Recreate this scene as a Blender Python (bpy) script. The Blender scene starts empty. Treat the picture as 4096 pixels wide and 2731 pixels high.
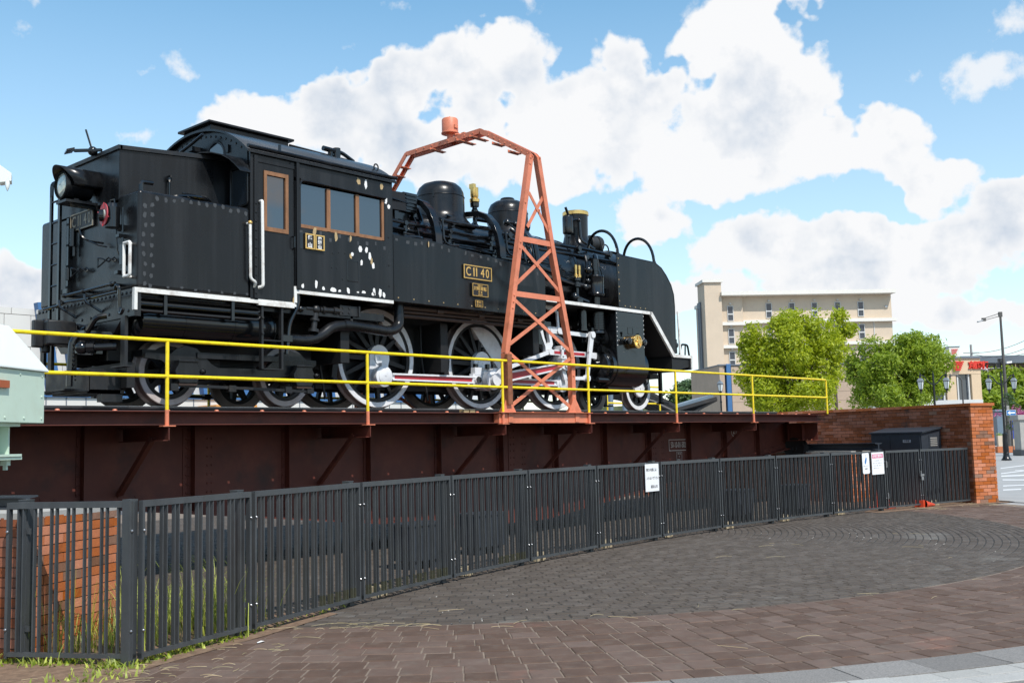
import bpy, bmesh, math, random
from mathutils import Vector, Matrix, noise
random.seed(7)
R = math.radians
scene = bpy.context.scene
COL = scene.collection

# ---------------------------------------------------------------- camera
CAM = Vector((0.0, 0.0, 1.5))
YAW, PITCH, ROLL, FPX = 0.83548886, 0.09566613, -0.02482171, 4170.03
def cam_basis():
    cy, sy = math.cos(YAW), math.sin(YAW); cp, sp = math.cos(PITCH), math.sin(PITCH)
    f = Vector((sy*cp, cy*cp, sp)); r = Vector((cy, -sy, 0)); u = r.cross(f)
    cr, sr = math.cos(ROLL), math.sin(ROLL)
    return r*cr + u*sr, u*cr - r*sr, f
CR, CU, CF = cam_basis()
camd = bpy.data.cameras.new('camera')
camd.sensor_fit = 'HORIZONTAL'; camd.sensor_width = 36.0; camd.lens = FPX*36/4096
camd.clip_start = 0.1; camd.clip_end = 5000
cam = bpy.data.objects.new('camera', camd); COL.objects.link(cam)
cam.matrix_world = Matrix(((CR.x, CU.x, -CF.x, CAM.x), (CR.y, CU.y, -CF.y, CAM.y), (CR.z, CU.z, -CF.z, CAM.z), (0, 0, 0, 1)))
scene.camera = cam

# survey helpers: a point of the photograph (4096 wide) at a known real distance
def ray(px, py):
    return CR*((px-2048)/FPX) - CU*((py-1365.5)/FPX) + CF
def hor(px):                       # pixel row of the horizon at this column
    return 1365.5 + FPX*math.tan(PITCH) - (px-2048)*0.0249
def at(px, depth, z=0.0):          # ground position of a column at a distance along the view axis
    d = ray(px, hor(px)); k = depth/(d.x*CF.x/math.cos(PITCH)+d.y*CF.y/math.cos(PITCH))
    return Vector((d.x*k, d.y*k, z))
def U(px, py):                     # column at the horizon of a vertical seen at (px, py): the camera looks slightly up
    return px+(0.0248+(px-2048)/41000)*(hor(px)-py)
def zat(py, px, depth):            # height of a pixel row at that distance
    return 1.5 + (hor(px)-py)/FPX*depth*1.0

# ---------------------------------------------------------------- light
SUN_EL, SUN_AZ = R(53), R(16)      # azimuth measured from -Y towards -X
sdir = Vector((-math.sin(SUN_AZ)*math.cos(SUN_EL), -math.cos(SUN_AZ)*math.cos(SUN_EL), math.sin(SUN_EL)))
sun = bpy.data.lights.new('sun', 'SUN'); sun.energy = 4.8; sun.angle = R(0.53); sun.color = (1.0, 0.955, 0.89)
so = bpy.data.objects.new('sun', sun); COL.objects.link(so); so.rotation_euler = sdir.to_track_quat('Z', 'Y').to_euler()
so.location = (0, 0, 60)
scene.view_settings.view_transform = 'Standard'; scene.view_settings.look = 'None'
scene.view_settings.exposure = 0.0; scene.view_settings.gamma = 1.0; scene.view_settings.use_curve_mapping = False
scene.cycles.max_bounces = 6; scene.cycles.diffuse_bounces = 3; scene.cycles.glossy_bounces = 3; scene.cycles.transmission_bounces = 4
scene.cycles.transparent_max_bounces = 8; scene.cycles.caustics_reflective = False; scene.cycles.caustics_refractive = False

# ---------------------------------------------------------------- sky with cumulus
world = bpy.data.worlds.new('World'); scene.world = world; world.use_nodes = True
def build_world():
    nt = world.node_tree; N = nt.nodes; L = nt.links; N.clear()
    def nd(t, **k):
        n = N.new(t)
        for a, b in k.items(): setattr(n, a, b)
        return n
    def mth(op, a, b=None, c=None, clamp=False):
        n = nd('ShaderNodeMath', operation=op); n.use_clamp = clamp
        for i, v in enumerate((a, b, c)):
            if v is None: continue
            if isinstance(v, (int, float)): n.inputs[i].default_value = v
            else: L.new(v, n.inputs[i])
        return n.outputs[0]
    def vm(op, a, b=None):
        n = nd('ShaderNodeVectorMath', operation=op)
        for i, v in enumerate((a, b)):
            if v is None: continue
            if isinstance(v, (tuple, Vector)): n.inputs[i].default_value = tuple(v)
            else: L.new(v, n.inputs[i])
        return n.outputs['Value'] if op in ('DOT_PRODUCT', 'LENGTH') else n.outputs[0]
    out = nd('ShaderNodeOutputWorld'); bg = nd('ShaderNodeBackground'); bg.inputs['Strength'].default_value = 0.15
    sky = nd('ShaderNodeTexSky', sky_type='NISHITA'); sky.sun_disc = False
    sky.sun_elevation = SUN_EL
    sky.sun_rotation = math.atan2(sdir.x, sdir.y)
    sky.altitude = 50; sky.air_density = 1.0; sky.dust_density = 0.2; sky.ozone_density = 1.6
    tc = nd('ShaderNodeTexCoord'); d = vm('NORMALIZE', tc.outputs['Generated'])
    # azimuth (degrees, 0 on the photograph's centre) and elevation: ordinary compass coordinates
    f0 = Vector((math.sin(YAW), math.cos(YAW), 0)); r0 = Vector((math.cos(YAW), -math.sin(YAW), 0))
    sx = nd('ShaderNodeSeparateXYZ'); L.new(d, sx.inputs[0])
    az = mth('MULTIPLY', mth('ARCTAN2', vm('DOT_PRODUCT', d, r0), vm('DOT_PRODUCT', d, f0)), 57.2958)
    el = mth('MULTIPLY', mth('ARCSINE', sx.outputs['Z']), 57.2958)
    cmb = nd('ShaderNodeCombineXYZ'); L.new(az, cmb.inputs[0]); L.new(el, cmb.inputs[1]); P = cmb.outputs[0]
    def nz(vec, scale, detail, rough, off=(0, 0, 0), dist=0.0):
        v = vm('ADD', vec, off)
        n = nd('ShaderNodeTexNoise'); n.inputs['Scale'].default_value = scale; n.inputs['Detail'].default_value = detail
        n.inputs['Roughness'].default_value = rough; n.inputs['Distortion'].default_value = dist
        L.new(v, n.inputs['Vector']); return n.outputs['Fac']
    # billowing displacement of the outlines, in directions so the sky is seamless all round
    def nzv(vec, scale, detail, off):
        n = nd('ShaderNodeTexNoise'); n.inputs['Scale'].default_value = scale; n.inputs['Detail'].default_value = detail; n.inputs['Roughness'].default_value = 0.6
        L.new(vm('ADD', vec, off), n.inputs['Vector']); return n.outputs['Color']
    def scl(v, k):
        n = nd('ShaderNodeVectorMath', operation='SCALE'); L.new(v, n.inputs[0]); n.inputs['Scale'].default_value = k; return n.outputs[0]
    warp = scl(vm('SUBTRACT', nzv(d, 9.0, 4.0, (2.2, 6.1, 0.4)), (.5, .5, .5)), 5.0)
    P = vm('ADD', P, warp)
    b1 = nz(d, 13.0, 6.0, 0.62); b3 = nz(d, 48.0, 4.0, 0.62, (7.7, 0.2, 1.1))
    billow = mth('ADD', mth('MULTIPLY', mth('SUBTRACT', b1, 0.5), 1.15), mth('MULTIPLY', mth('SUBTRACT', b3, 0.5), 0.62))
    def field(lst, k):
        acc = None
        for (a, e, ra, re, w) in lst:
            o = vm('DIVIDE', vm('SUBTRACT', P, (a, e, 0)), (ra, re, 1))
            q = mth('MULTIPLY_ADD', vm('LENGTH', o), -w, w)          # w in the middle, 0 at the rim
            acc = q if acc is None else mth('SMOOTH_MAX', acc, q, k)
        return acc
    acc = mth('MULTIPLY', field(CLOUDS, 0.30), 1.9)
    # cloud field over the unseen rest of the sky, thinned to cut fill light
    far = nz(d, 2.6, 3.0, 0.5, (1.7, 9.2, 3.3))
    away = mth('SUBTRACT', mth('ABSOLUTE', az), 31.0); away = mth('MULTIPLY', away, 0.12, clamp=True)
    up = mth('MULTIPLY', mth('SUBTRACT', el, 27.0), 0.12, clamp=True)
    gate = mth('MAXIMUM', away, up)
    fld = mth('SUBTRACT', mth('MULTIPLY', mth('SUBTRACT', far, 0.54), 5.0), mth('MULTIPLY', mth('SUBTRACT', 1.0, gate), 6.0))
    acc = mth('MAXIMUM', acc, fld)
    dens = mth('ADD', acc, billow)
    ss = nd('ShaderNodeMapRange', interpolation_type='SMOOTHSTEP'); L.new(dens, ss.inputs['Value'])
    ss.inputs['From Min'].default_value = 0.0; ss.inputs['From Max'].default_value = 0.36
    mask = ss.outputs[0]
    # thin shreds of cloud
    wd = mth('ADD', field(WISPS, 0.1), mth('MULTIPLY', mth('SUBTRACT', b1, 0.5), 2.6)); wd = mth('ADD', wd, mth('MULTIPLY', mth('SUBTRACT', b3, 0.5), 1.1))
    ws = nd('ShaderNodeMapRange', interpolation_type='SMOOTHSTEP'); L.new(wd, ws.inputs['Value']); ws.inputs['From Min'].default_value = 0.25; ws.inputs['From Max'].default_value = 1.0; ws.inputs['To Max'].default_value = 0.85
    mask = mth('MAXIMUM', mask, ws.outputs[0])
    low = nd('ShaderNodeMapRange'); L.new(el, low.inputs['Value']); low.inputs['From Min'].default_value = 26; low.inputs['From Max'].default_value = 0
    low.inputs['To Min'].default_value = 0.0; low.inputs['To Max'].default_value = 0.50
    mask = mth('MAXIMUM', mask, low.outputs[0])
    # cloud modelling: relief from noise sampled a little higher, soft grey-blue hollows
    s2 = nz(vm('ADD', d, (0.012, 0.012, 0.030)), 13.0, 5.0, 0.60)
    rel = mth('SUBTRACT', s2, b1)
    base = nz(d, 5.0, 4.0, 0.55, (5.5, 5.1, 0.6))
    shade = mth('ADD', mth('MULTIPLY', rel, 2.6), mth('MULTIPLY', mth('SUBTRACT', base, 0.45), 5.0))
    thick = nd('ShaderNodeMapRange'); L.new(dens, thick.inputs['Value']); thick.inputs['From Min'].default_value = 0.25; thick.inputs['From Max'].default_value = 0.9
    shade = mth('SUBTRACT', 1.0, mth('MULTIPLY', mth('MAXIMUM', shade, 0.0), thick.outputs[0]), clamp=True)
    cr = nd('ShaderNodeMix', data_type='RGBA'); L.new(shade, cr.inputs['Factor'])
    cr.inputs['A'].default_value = (3.9, 4.45, 5.2, 1); cr.inputs['B'].default_value = (6.35, 6.4, 6.5, 1)
    mx = nd('ShaderNodeMix', data_type='RGBA'); L.new(mask, mx.inputs['Factor'])
    # camera white balance / saturation of the clear sky
    hs = nd('ShaderNodeHueSaturation'); hs.inputs['Hue'].default_value = 0.482; hs.inputs['Saturation'].default_value = 1.15; hs.inputs['Value'].default_value = 1.38
    L.new(sky.outputs[0], hs.inputs['Color'])
    L.new(hs.outputs[0], mx.inputs['A']); L.new(cr.outputs['Result'], mx.inputs['B'])
    L.new(mx.outputs['Result'], bg.inputs['Color']); L.new(bg.outputs[0], out.inputs['Surface'])
# azimuth, elevation, half width, half height, weight
def sky_deg(px, py):
    d = ray(px, py).normalized()
    f0 = Vector((math.sin(YAW), math.cos(YAW), 0)); r0 = Vector((math.cos(YAW), -math.sin(YAW), 0))
    return math.degrees(math.atan2(d.dot(r0), d.dot(f0))), math.degrees(math.asin(d.z))
def cl(px, py, rx, ry, w=1.0):
    a, e = sky_deg(px, py); return (a, e, rx/4096*52, ry/4096*52, w)
CLOUDS = [cl(1000, 500, 280, 170), cl(1300, 430, 330, 190), cl(1600, 330, 230, 160), cl(1950, 300, 330, 190), cl(1700, 560, 560, 240), cl(2250, 560, 520, 250), cl(2560, 330, 300, 210), cl(2900, 200, 330, 230), cl(3050, 60, 300, 150),
          cl(3050, 420, 420, 250), cl(3400, 560, 380, 190), cl(2850, 640, 520, 180), cl(3700, 690, 240, 120), cl(2600, 890, 210, 130, .8), cl(2200, 720, 400, 120, .8), cl(2330, 430, 260, 170), cl(1950, 470, 300, 170),
          cl(3050, 960, 330, 170), cl(3480, 960, 360, 150), cl(3850, 950, 330, 170), cl(4030, 850, 200, 190), cl(3500, 1120, 620, 130), cl(60, 1120, 230, 150, .9), cl(2800, 1170, 190, 100, .8), cl(3800, 1260, 500, 70, .7)]
WISPS = [cl(1390, 190, 120, 130, .9), cl(2090, 60, 150, 110, 1.0), cl(740, 290, 130, 90, .9), cl(600, 280, 70, 60, .7), cl(140, 30, 220, 90, .9), cl(60, 140, 160, 90, .8), cl(3950, 310, 240, 120, 1.0), cl(2380, 90, 80, 70, .75), cl(2720, 40, 180, 110, .95), cl(4080, 60, 150, 150, .8), cl(900, 20, 90, 60, .7), cl(1600, 20, 110, 70, .7), cl(3680, 310, 130, 90, .9), cl(520, 560, 110, 60, .5)]
build_world()
world.cycles.sampling_method = 'MANUAL'; world.cycles.sample_map_resolution = 512

# ================================================================ library
def smoothnodes(nt): return nt.nodes, nt.links
MATS = {}
def mat(name, col, rough=0.5, metal=0.0, var=0.15, vscale=3.0, bump=0.0, bscale=40.0, spec=0.5, dirt=None, streak=0.0, rvar=0.0, coat=0.0, objvar=0.0, stretch=(1, 1, 1), splotch=None):
    """procedural painted/plain surface: colour noise, optional dirt colour, vertical streaks, relief, per-object variation"""
    m = bpy.data.materials.new(name); m.use_nodes = True; nt = m.node_tree; N = nt.nodes; L = nt.links
    b = N['Principled BSDF']; b.inputs['Metallic'].default_value = metal
    b.inputs['Roughness'].default_value = rough; b.inputs['Specular IOR Level'].default_value = spec
    if coat: b.inputs['Coat Weight'].default_value = coat; b.inputs['Coat Roughness'].default_value = 0.08
    geo = N.new('ShaderNodeNewGeometry'); pos = geo.outputs['Position']
    mp = N.new('ShaderNodeMapping'); mp.inputs['Scale'].default_value = stretch; L.new(pos, mp.inputs['Vector']); vec = mp.outputs[0]
    n1 = N.new('ShaderNodeTexNoise'); n1.inputs['Scale'].default_value = vscale; n1.inputs['Detail'].default_value = 6; n1.inputs['Roughness'].default_value = 0.62
    L.new(vec, n1.inputs['Vector'])
    mr = N.new('ShaderNodeMapRange'); L.new(n1.outputs['Fac'], mr.inputs['Value'])
    mr.inputs['From Min'].default_value = 0.25; mr.inputs['From Max'].default_value = 0.75; mr.inputs['To Min'].default_value = 1-var; mr.inputs['To Max'].default_value = 1+var
    hs = N.new('ShaderNodeHueSaturation'); hs.inputs['Color'].default_value = (*col, 1); L.new(mr.outputs[0], hs.inputs['Value'])
    c = hs.outputs[0]
    if objvar:
        oi = N.new('ShaderNodeObjectInfo'); at_ = N.new('ShaderNodeAttribute'); at_.attribute_name = 'tone'
        ad = N.new('ShaderNodeMath'); ad.operation = 'ADD'; L.new(oi.outputs['Random'], ad.inputs[0]); L.new(at_.outputs['Fac'], ad.inputs[1])
        fr = N.new('ShaderNodeMath'); fr.operation = 'FRACT'; L.new(ad.outputs[0], fr.inputs[0])
        r2 = N.new('ShaderNodeMapRange'); L.new(fr.outputs[0], r2.inputs['Value']); r2.inputs['To Min'].default_value = 1-objvar; r2.inputs['To Max'].default_value = 1+objvar
        h2 = N.new('ShaderNodeHueSaturation'); L.new(c, h2.inputs['Color']); L.new(r2.outputs[0], h2.inputs['Value'])
        r3 = N.new('ShaderNodeMapRange'); L.new(fr.outputs[0], r3.inputs['Value']); r3.inputs['To Min'].default_value = 1.1; r3.inputs['To Max'].default_value = 0.85
        L.new(r3.outputs[0], h2.inputs['Saturation']); c = h2.outputs[0]
    if splotch:       # (colour, scale, threshold, softness)
        sc, ss, th, sf = splotch
        n4 = N.new('ShaderNodeTexNoise'); n4.inputs['Scale'].default_value = ss; n4.inputs['Detail'].default_value = 5; n4.inputs['Roughness'].default_value = .65; L.new(pos, n4.inputs['Vector'])
        m4 = N.new('ShaderNodeMapRange'); L.new(n4.outputs['Fac'], m4.inputs['Value']); m4.inputs['From Min'].default_value = th; m4.inputs['From Max'].default_value = th+sf
        x4 = N.new('ShaderNodeMix'); x4.data_type = 'RGBA'; L.new(m4.outputs[0], x4.inputs['Factor']); L.new(c, x4.inputs['A']); x4.inputs['B'].default_value = (*sc, 1); c = x4.outputs['Result']
    if dirt:          # (colour, amount, scale)
        dc, da, dsc = dirt
        n2 = N.new('ShaderNodeTexNoise'); n2.inputs['Scale'].default_value = dsc; n2.inputs['Detail'].default_value = 8; n2.inputs['Roughness'].default_value = 0.7
        L.new(vec, n2.inputs['Vector'])
        m2 = N.new('ShaderNodeMapRange'); L.new(n2.outputs['Fac'], m2.inputs['Value']); m2.inputs['From Min'].default_value = 0.5; m2.inputs['From Max'].default_value = 0.78; m2.inputs['To Max'].default_value = da
        x2 = N.new('ShaderNodeMix'); x2.data_type = 'RGBA'; L.new(m2.outputs[0], x2.inputs['Factor']); L.new(c, x2.inputs['A']); x2.inputs['B'].default_value = (*dc, 1); c = x2.outputs['Result']
    rsrc = None
    if streak:        # rain streaks running down
        mp2 = N.new('ShaderNodeMapping'); mp2.inputs['Scale'].default_value = (5, 5, 0.22); L.new(pos, mp2.inputs['Vector'])
        n3 = N.new('ShaderNodeTexNoise'); n3.inputs['Scale'].default_value = 1.3; n3.inputs['Detail'].default_value = 5; n3.inputs['Roughness'].default_value = 0.6; L.new(mp2.outputs[0], n3.inputs['Vector'])
        m3 = N.new('ShaderNodeMapRange'); L.new(n3.outputs['Fac'], m3.inputs['Value']); m3.inputs['From Min'].default_value = 0.46; m3.inputs['From Max'].default_value = 0.8; m3.inputs['To Max'].default_value = streak
        x3 = N.new('ShaderNodeMix'); x3.data_type = 'RGBA'; L.new(m3.outputs[0], x3.inputs['Factor']); L.new(c, x3.inputs['A'])
        x3.inputs['B'].default_value = (0.30, 0.31, 0.33, 1) if max(col) < 0.1 else (col[0]*.45, col[1]*.42, col[2]*.4, 1); c = x3.outputs['Result']; rsrc = m3.outputs[0]
    L.new(c, b.inputs['Base Color'])
    if rvar:
        mr2 = N.new('ShaderNodeMapRange'); L.new(n1.outputs['Fac'], mr2.inputs['Value']); mr2.inputs['From Min'].default_value = 0.3; mr2.inputs['From Max'].default_value = 0.7
        mr2.inputs['To Min'].default_value = max(0.03, rough-rvar); mr2.inputs['To Max'].default_value = rough+rvar
        o = mr2.outputs[0]
        if rsrc is not None:
            ad = N.new('ShaderNodeMath'); ad.operation = 'MULTIPLY_ADD'; L.new(rsrc, ad.inputs[0]); ad.inputs[1].default_value = 0.5; L.new(o, ad.inputs[2]); o = ad.outputs[0]
        L.new(o, b.inputs['Roughness'])
    if bump:
        nb = N.new('ShaderNodeTexNoise'); nb.inputs['Scale'].default_value = bscale; nb.inputs['Detail'].default_value = 5; nb.inputs['Roughness'].default_value = 0.6; L.new(pos, nb.inputs['Vector'])
        bp = N.new('ShaderNodeBump'); bp.inputs['Strength'].default_value = 0.6; bp.inputs['Distance'].default_value = bump
        L.new(nb.outputs['Fac'], bp.inputs['Height']); L.new(bp.outputs[0], b.inputs['Normal'])
    MATS[name] = m
    return m

def loco(x, y, z): return (x, YC+y, ZR+z)
YC, ZR, XC = 12.42, 2.04, 12.45     # turntable axis and rail level

class MB:
    def __init__(s, xf=None): s.v = []; s.f = []; s.xf = xf; s.rg = []
    def P(s, p): return tuple(s.xf(*p)) if s.xf else tuple(p)
    def add(s, vs, fs):
        o = len(s.v); s.v += [s.P(p) for p in vs]; s.rg.append((o, len(s.v))); s.f += [tuple(i+o for i in f) for f in fs]; return s
    def box(s, x0, x1, y0, y1, z0, z1):
        vs = [(x, y, z) for z in (z0, z1) for y in (y0, y1) for x in (x0, x1)]
        return s.add(vs, [(0, 2, 3, 1), (4, 5, 7, 6), (0, 1, 5, 4), (2, 6, 7, 3), (0, 4, 6, 2), (1, 3, 7, 5)])
    def obox(s, c, a, b, d):           # centre and three half-axis vectors
        c = Vector(c); a = Vector(a); b = Vector(b); d = Vector(d)
        vs = [c+a*i+b*j+d*k for k in (-1, 1) for j in (-1, 1) for i in (-1, 1)]
        fs = [(0, 2, 3, 1), (4, 5, 7, 6), (0, 1, 5, 4), (2, 6, 7, 3), (0, 4, 6, 2), (1, 3, 7, 5)]
        if a.cross(b).dot(d) < 0: fs = [f[::-1] for f in fs]
        return s.add([tuple(v) for v in vs], fs)
    def bar(s, p, q, w, h, up=(0, 0, 1)):   # w across, h along up
        p = Vector(p); q = Vector(q); t = (q-p); l = t.length; t.normalize(); up = Vector(up)
        side = t.cross(up); 
        if side.length < 1e-4: side = t.cross(Vector((1, 0, 0)))
        side.normalize(); up2 = side.cross(t).normalized()
        return s.obox((p+q)/2, t*(l/2), side*(w/2), up2*(h/2))
    def cyl(s, p, q, r, r2=None, n=16, caps=True):
        r2 = r if r2 is None else r2
        p = Vector(p); q = Vector(q); t = (q-p).normalized()
        a = t.orthogonal().normalized(); b = t.cross(a)
        vs = []
        for c, rr in ((p, r), (q, r2)):
            for i in range(n):
                w = 2*math.pi*i/n; vs.append(tuple(c+(a*math.cos(w)+b*math.sin(w))*rr))
        fs = [(i, (i+1) % n, n+(i+1) % n, n+i) for i in range(n)]
        if caps: fs += [tuple(range(n))[::-1], tuple(range(n, 2*n))]
        return s.add(vs, fs)
    def tube(s, pts, r, n=8, closed=False):
        pts = [Vector(p) for p in pts]; m = len(pts); vs = []; fs = []
        prev = None
        for i, p in enumerate(pts):
            if closed: t = pts[(i+1) % m]-pts[i-1]
            else: t = pts[min(i+1, m-1)]-pts[max(i-1, 0)]
            t.normalize()
            if prev is None: a = t.orthogonal().normalized()
            else:
                a = prev-t*prev.dot(t)
                a = a.normalized() if a.length > 1e-5 else t.orthogonal().normalized()
            prev = a; b = t.cross(a); rr = r[i] if isinstance(r, (list, tuple)) else r
            for k in range(n):
                w = 2*math.pi*k/n; vs.append(tuple(p+(a*math.cos(w)+b*math.sin(w))*rr))
        for i in range(m-(0 if closed else 1)):
            j = (i+1) % m
            for k in range(n):
                fs.append((i*n+k, i*n+(k+1) % n, j*n+(k+1) % n, j*n+k))
        if not closed: fs += [tuple(range(n))[::-1], tuple(range((m-1)*n, m*n))]
        return s.add(vs, fs)
    def lathe(s, prof, o, axis=(0, 0, 1), n=24, a0=0.0, a1=2*math.pi):
        o = Vector(o); t = Vector(axis).normalized(); a = t.orthogonal().normalized(); b = t.cross(a)
        full = abs(a1-a0-2*math.pi) < 1e-6; m = n if full else n+1; k = len(prof); vs = []; fs = []
        for i in range(m):
            w = a0+(a1-a0)*i/n; u = a*math.cos(w)+b*math.sin(w)
            for (r, h) in prof: vs.append(tuple(o+u*r+t*h))
        for i in range(n):
            j = (i+1) % m
            for q in range(k-1): fs.append((i*k+q, j*k+q, j*k+q+1, i*k+q+1))
        return s.add(vs, fs)
    def prism(s, poly, h0, h1, plane='xz'):  # poly of 2d points extruded along the third axis
        n = len(poly)
        def mk(p, h):
            return {'xz': (p[0], h, p[1]), 'xy': (p[0], p[1], h), 'yz': (h, p[0], p[1])}[plane]
        vs = [mk(p, h0) for p in poly]+[mk(p, h1) for p in poly]
        ar = sum(poly[i][0]*poly[(i+1) % n][1]-poly[(i+1) % n][0]*poly[i][1] for i in range(n))
        fl = (ar > 0) == (plane != 'xz'); fl = fl == (h1 > h0)
        fs = [(i, (i+1) % n, n+(i+1) % n, n+i) for i in range(n)]+[tuple(range(n))[::-1], tuple(range(n, 2*n))]
        if not fl: fs = [f[::-1] for f in fs]
        return s.add(vs, fs)
    def sphere(s, c, r, n=12, m=8, sz=(1, 1, 1)):
        c = Vector(c); vs = [(c.x, c.y, c.z+r*sz[2])]; fs = []
        for i in range(1, m):
            th = math.pi*i/m
            for k in range(n):
                w = 2*math.pi*k/n; vs.append((c.x+r*sz[0]*math.sin(th)*math.cos(w), c.y+r*sz[1]*math.sin(th)*math.sin(w), c.z+r*sz[2]*math.cos(th)))
        vs.append((c.x, c.y, c.z-r*sz[2]))
        for k in range(n): fs.append((0, 1+k, 1+(k+1) % n))
        for i in range(m-2):
            for k in range(n):
                a = 1+i*n; b = a+n; fs.append((a+k, b+k, b+(k+1) % n, a+(k+1) % n))
        l = len(vs)-1; a = 1+(m-2)*n
        for k in range(n): fs.append((l, a+(k+1) % n, a+k))
        return s.add(vs, fs)
    def rivets(s, pts, r=0.012, nrm=(0, -1, 0), n=6):
        nv = Vector(nrm)
        for p in pts:
            s.lathe([(r, 0), (r*.8, r*.45), (r*.01, r*.65)], p, nv, n)
        return s
    def mesh(s, name, smooth=32):
        me = bpy.data.meshes.new(name); me.from_pydata(s.v, [], s.f); me.update()
        bm = bmesh.new(); bm.from_mesh(me); bmesh.ops.recalc_face_normals(bm, faces=bm.faces); bm.to_mesh(me); bm.free()
        if smooth:
            me.shade_smooth(); me.set_sharp_from_angle(angle=R(smooth))
        return me
    def groups(s, tol=.012):
        rg = s.rg; n = len(rg); bb = []
        for (v0, v1) in rg:
            vs = s.v[v0:v1]; bb.append([min(v[i] for v in vs)-tol for i in range(3)]+[max(v[i] for v in vs)+tol for i in range(3)])
        par = list(range(n))
        def find(i):
            while par[i] != i: par[i] = par[par[i]]; i = par[i]
            return i
        for i in range(n):
            for j in range(i):
                a, b = bb[i], bb[j]
                if all(a[k] <= b[k+3] and b[k] <= a[k+3] for k in range(3)): par[find(i)] = find(j)
        g = {}
        for i in range(n): g.setdefault(find(i), []).append(i)
        return list(g.values())
    def build(s, name, m, parent=None, smooth=32, bevel=0.0, seg=2, one=False):
        stuff = any(w in name for w in ('rivets', 'bolts', 'patches', 'screws', 'details'))
        if not one and not stuff and 1 < len(s.rg) < 90:
            gs = s.groups()
            if len(gs) > 1:
                last = None; own = [v0 for v0, _ in s.rg]; fo = {}
                import bisect
                for f in s.f: fo.setdefault(bisect.bisect_right(own, f[0])-1, []).append(f)
                for g in gs:
                    b = MB(); mp = {}
                    for i in sorted(g):
                        v0, v1 = s.rg[i]; o = len(b.v); b.v += s.v[v0:v1]; b.f += [tuple(k-v0+o for k in f) for f in fo.get(i, [])]
                    q = b.build(name, m, parent, smooth, bevel, seg, True); last = last or q
                return last
        me = s.mesh(name, smooth); me.materials.append(MATS[m] if isinstance(m, str) else m)
        o = bpy.data.objects.new(name, me); COL.objects.link(o); put(o, parent)
        if stuff: o['kind'] = 'stuff'
        if bevel:
            b = o.modifiers.new('bevel', 'BEVEL'); b.width = bevel; b.segments = seg; b.limit_method = 'ANGLE'; b.angle_limit = R(40); b.harden_normals = True
        return o
def put(o, parent):
    if parent is not None:
        o.parent = parent; o.matrix_parent_inverse = WM[parent.name].inverted()
        WM[o.name] = WM[parent.name] if False else Matrix.Identity(4)
    else: WM[o.name] = Matrix.Identity(4)
WM = {}
def empty(name, loc):
    o = bpy.data.objects.new(name, None); o.location = loc; o.empty_display_size = 0.3; COL.objects.link(o)
    WM[o.name] = Matrix.Translation(Vector(loc)); return o
def tag(o, label=None, cat=None, group=None, kind=None):
    if label: o['label'] = label
    if cat: o['category'] = cat
    if group: o['group'] = group
    if kind: o['kind'] = kind
    return o
def inst(me, name, parent, M):       # another object that shares a mesh; M in the parent's own space
    o = bpy.data.objects.new(name, me); COL.objects.link(o)
    if parent is not None: o.parent = parent
    o.matrix_local = M; WM[o.name] = Matrix.Identity(4); return o
def text(name, s, size, m, parent, M, depth=0.004, xs=1.0, align='CENTER', bold=0.0, sp=1.0):
    """flat lettering as a mesh; M maps text plane (x right, y up, z out) to the world"""
    cu = bpy.data.curves.new(name, 'FONT'); cu.body = s; cu.size = size; cu.align_x = align; cu.align_y = 'CENTER'; cu.extrude = depth; cu.offset = bold; cu.resolution_u = 4
    cu.space_line = 1.1; cu.space_character = sp
    t = bpy.data.objects.new(name+'_c', cu); COL.objects.link(t)
    dg = bpy.context.evaluated_depsgraph_get(); me = bpy.data.meshes.new_from_object(t.evaluated_get(dg))
    bpy.data.objects.remove(t); bpy.data.curves.remove(cu)
    me.transform(M @ Matrix.Diagonal((xs, 1, 1, 1))); me.materials.clear(); me.materials.append(MATS[m])
    o = bpy.data.objects.new(name, me); COL.objects.link(o); put(o, parent); return o
def frame(o, x, y, z=None):          # matrix from origin and x,y axes
    x = Vector(x).normalized(); y = Vector(y).normalized(); z = x.cross(y)
    return Matrix(((x.x, y.x, z.x, o[0]), (x.y, y.y, z.y, o[1]), (x.z, y.z, z.z, o[2]), (0, 0, 0, 1)))
def arc(c, r, a0, a1, n, f):         # list of points: f(cos,sin)
    return [f(c, r, a0+(a1-a0)*i/n) for i in range(n+1)]
def bez(p0, p1, p2, p3, n=8):
    p0, p1, p2, p3 = map(Vector, (p0, p1, p2, p3)); return [tuple(p0*(1-t)**3+p1*3*t*(1-t)**2+p2*3*t*t*(1-t)+p3*t**3) for t in [i/n for i in range(n+1)]]
def rounded(pts, r, n=4):            # polyline with rounded corners
    pts = [Vector(p) for p in pts]; out = [pts[0]]
    for i in range(1, len(pts)-1):
        a, b, c = pts[i-1], pts[i], pts[i+1]; d1 = (a-b); d2 = (c-b)
        k = min(r, d1.length*.45, d2.length*.45); p = b+d1.normalized()*k; q = b+d2.normalized()*k
        for j in range(n+1):
            t = j/n; out.append(p*(1-t)**2+b*2*t*(1-t)+q*t*t)
    out.append(pts[-1]); return [tuple(p) for p in out]

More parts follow.
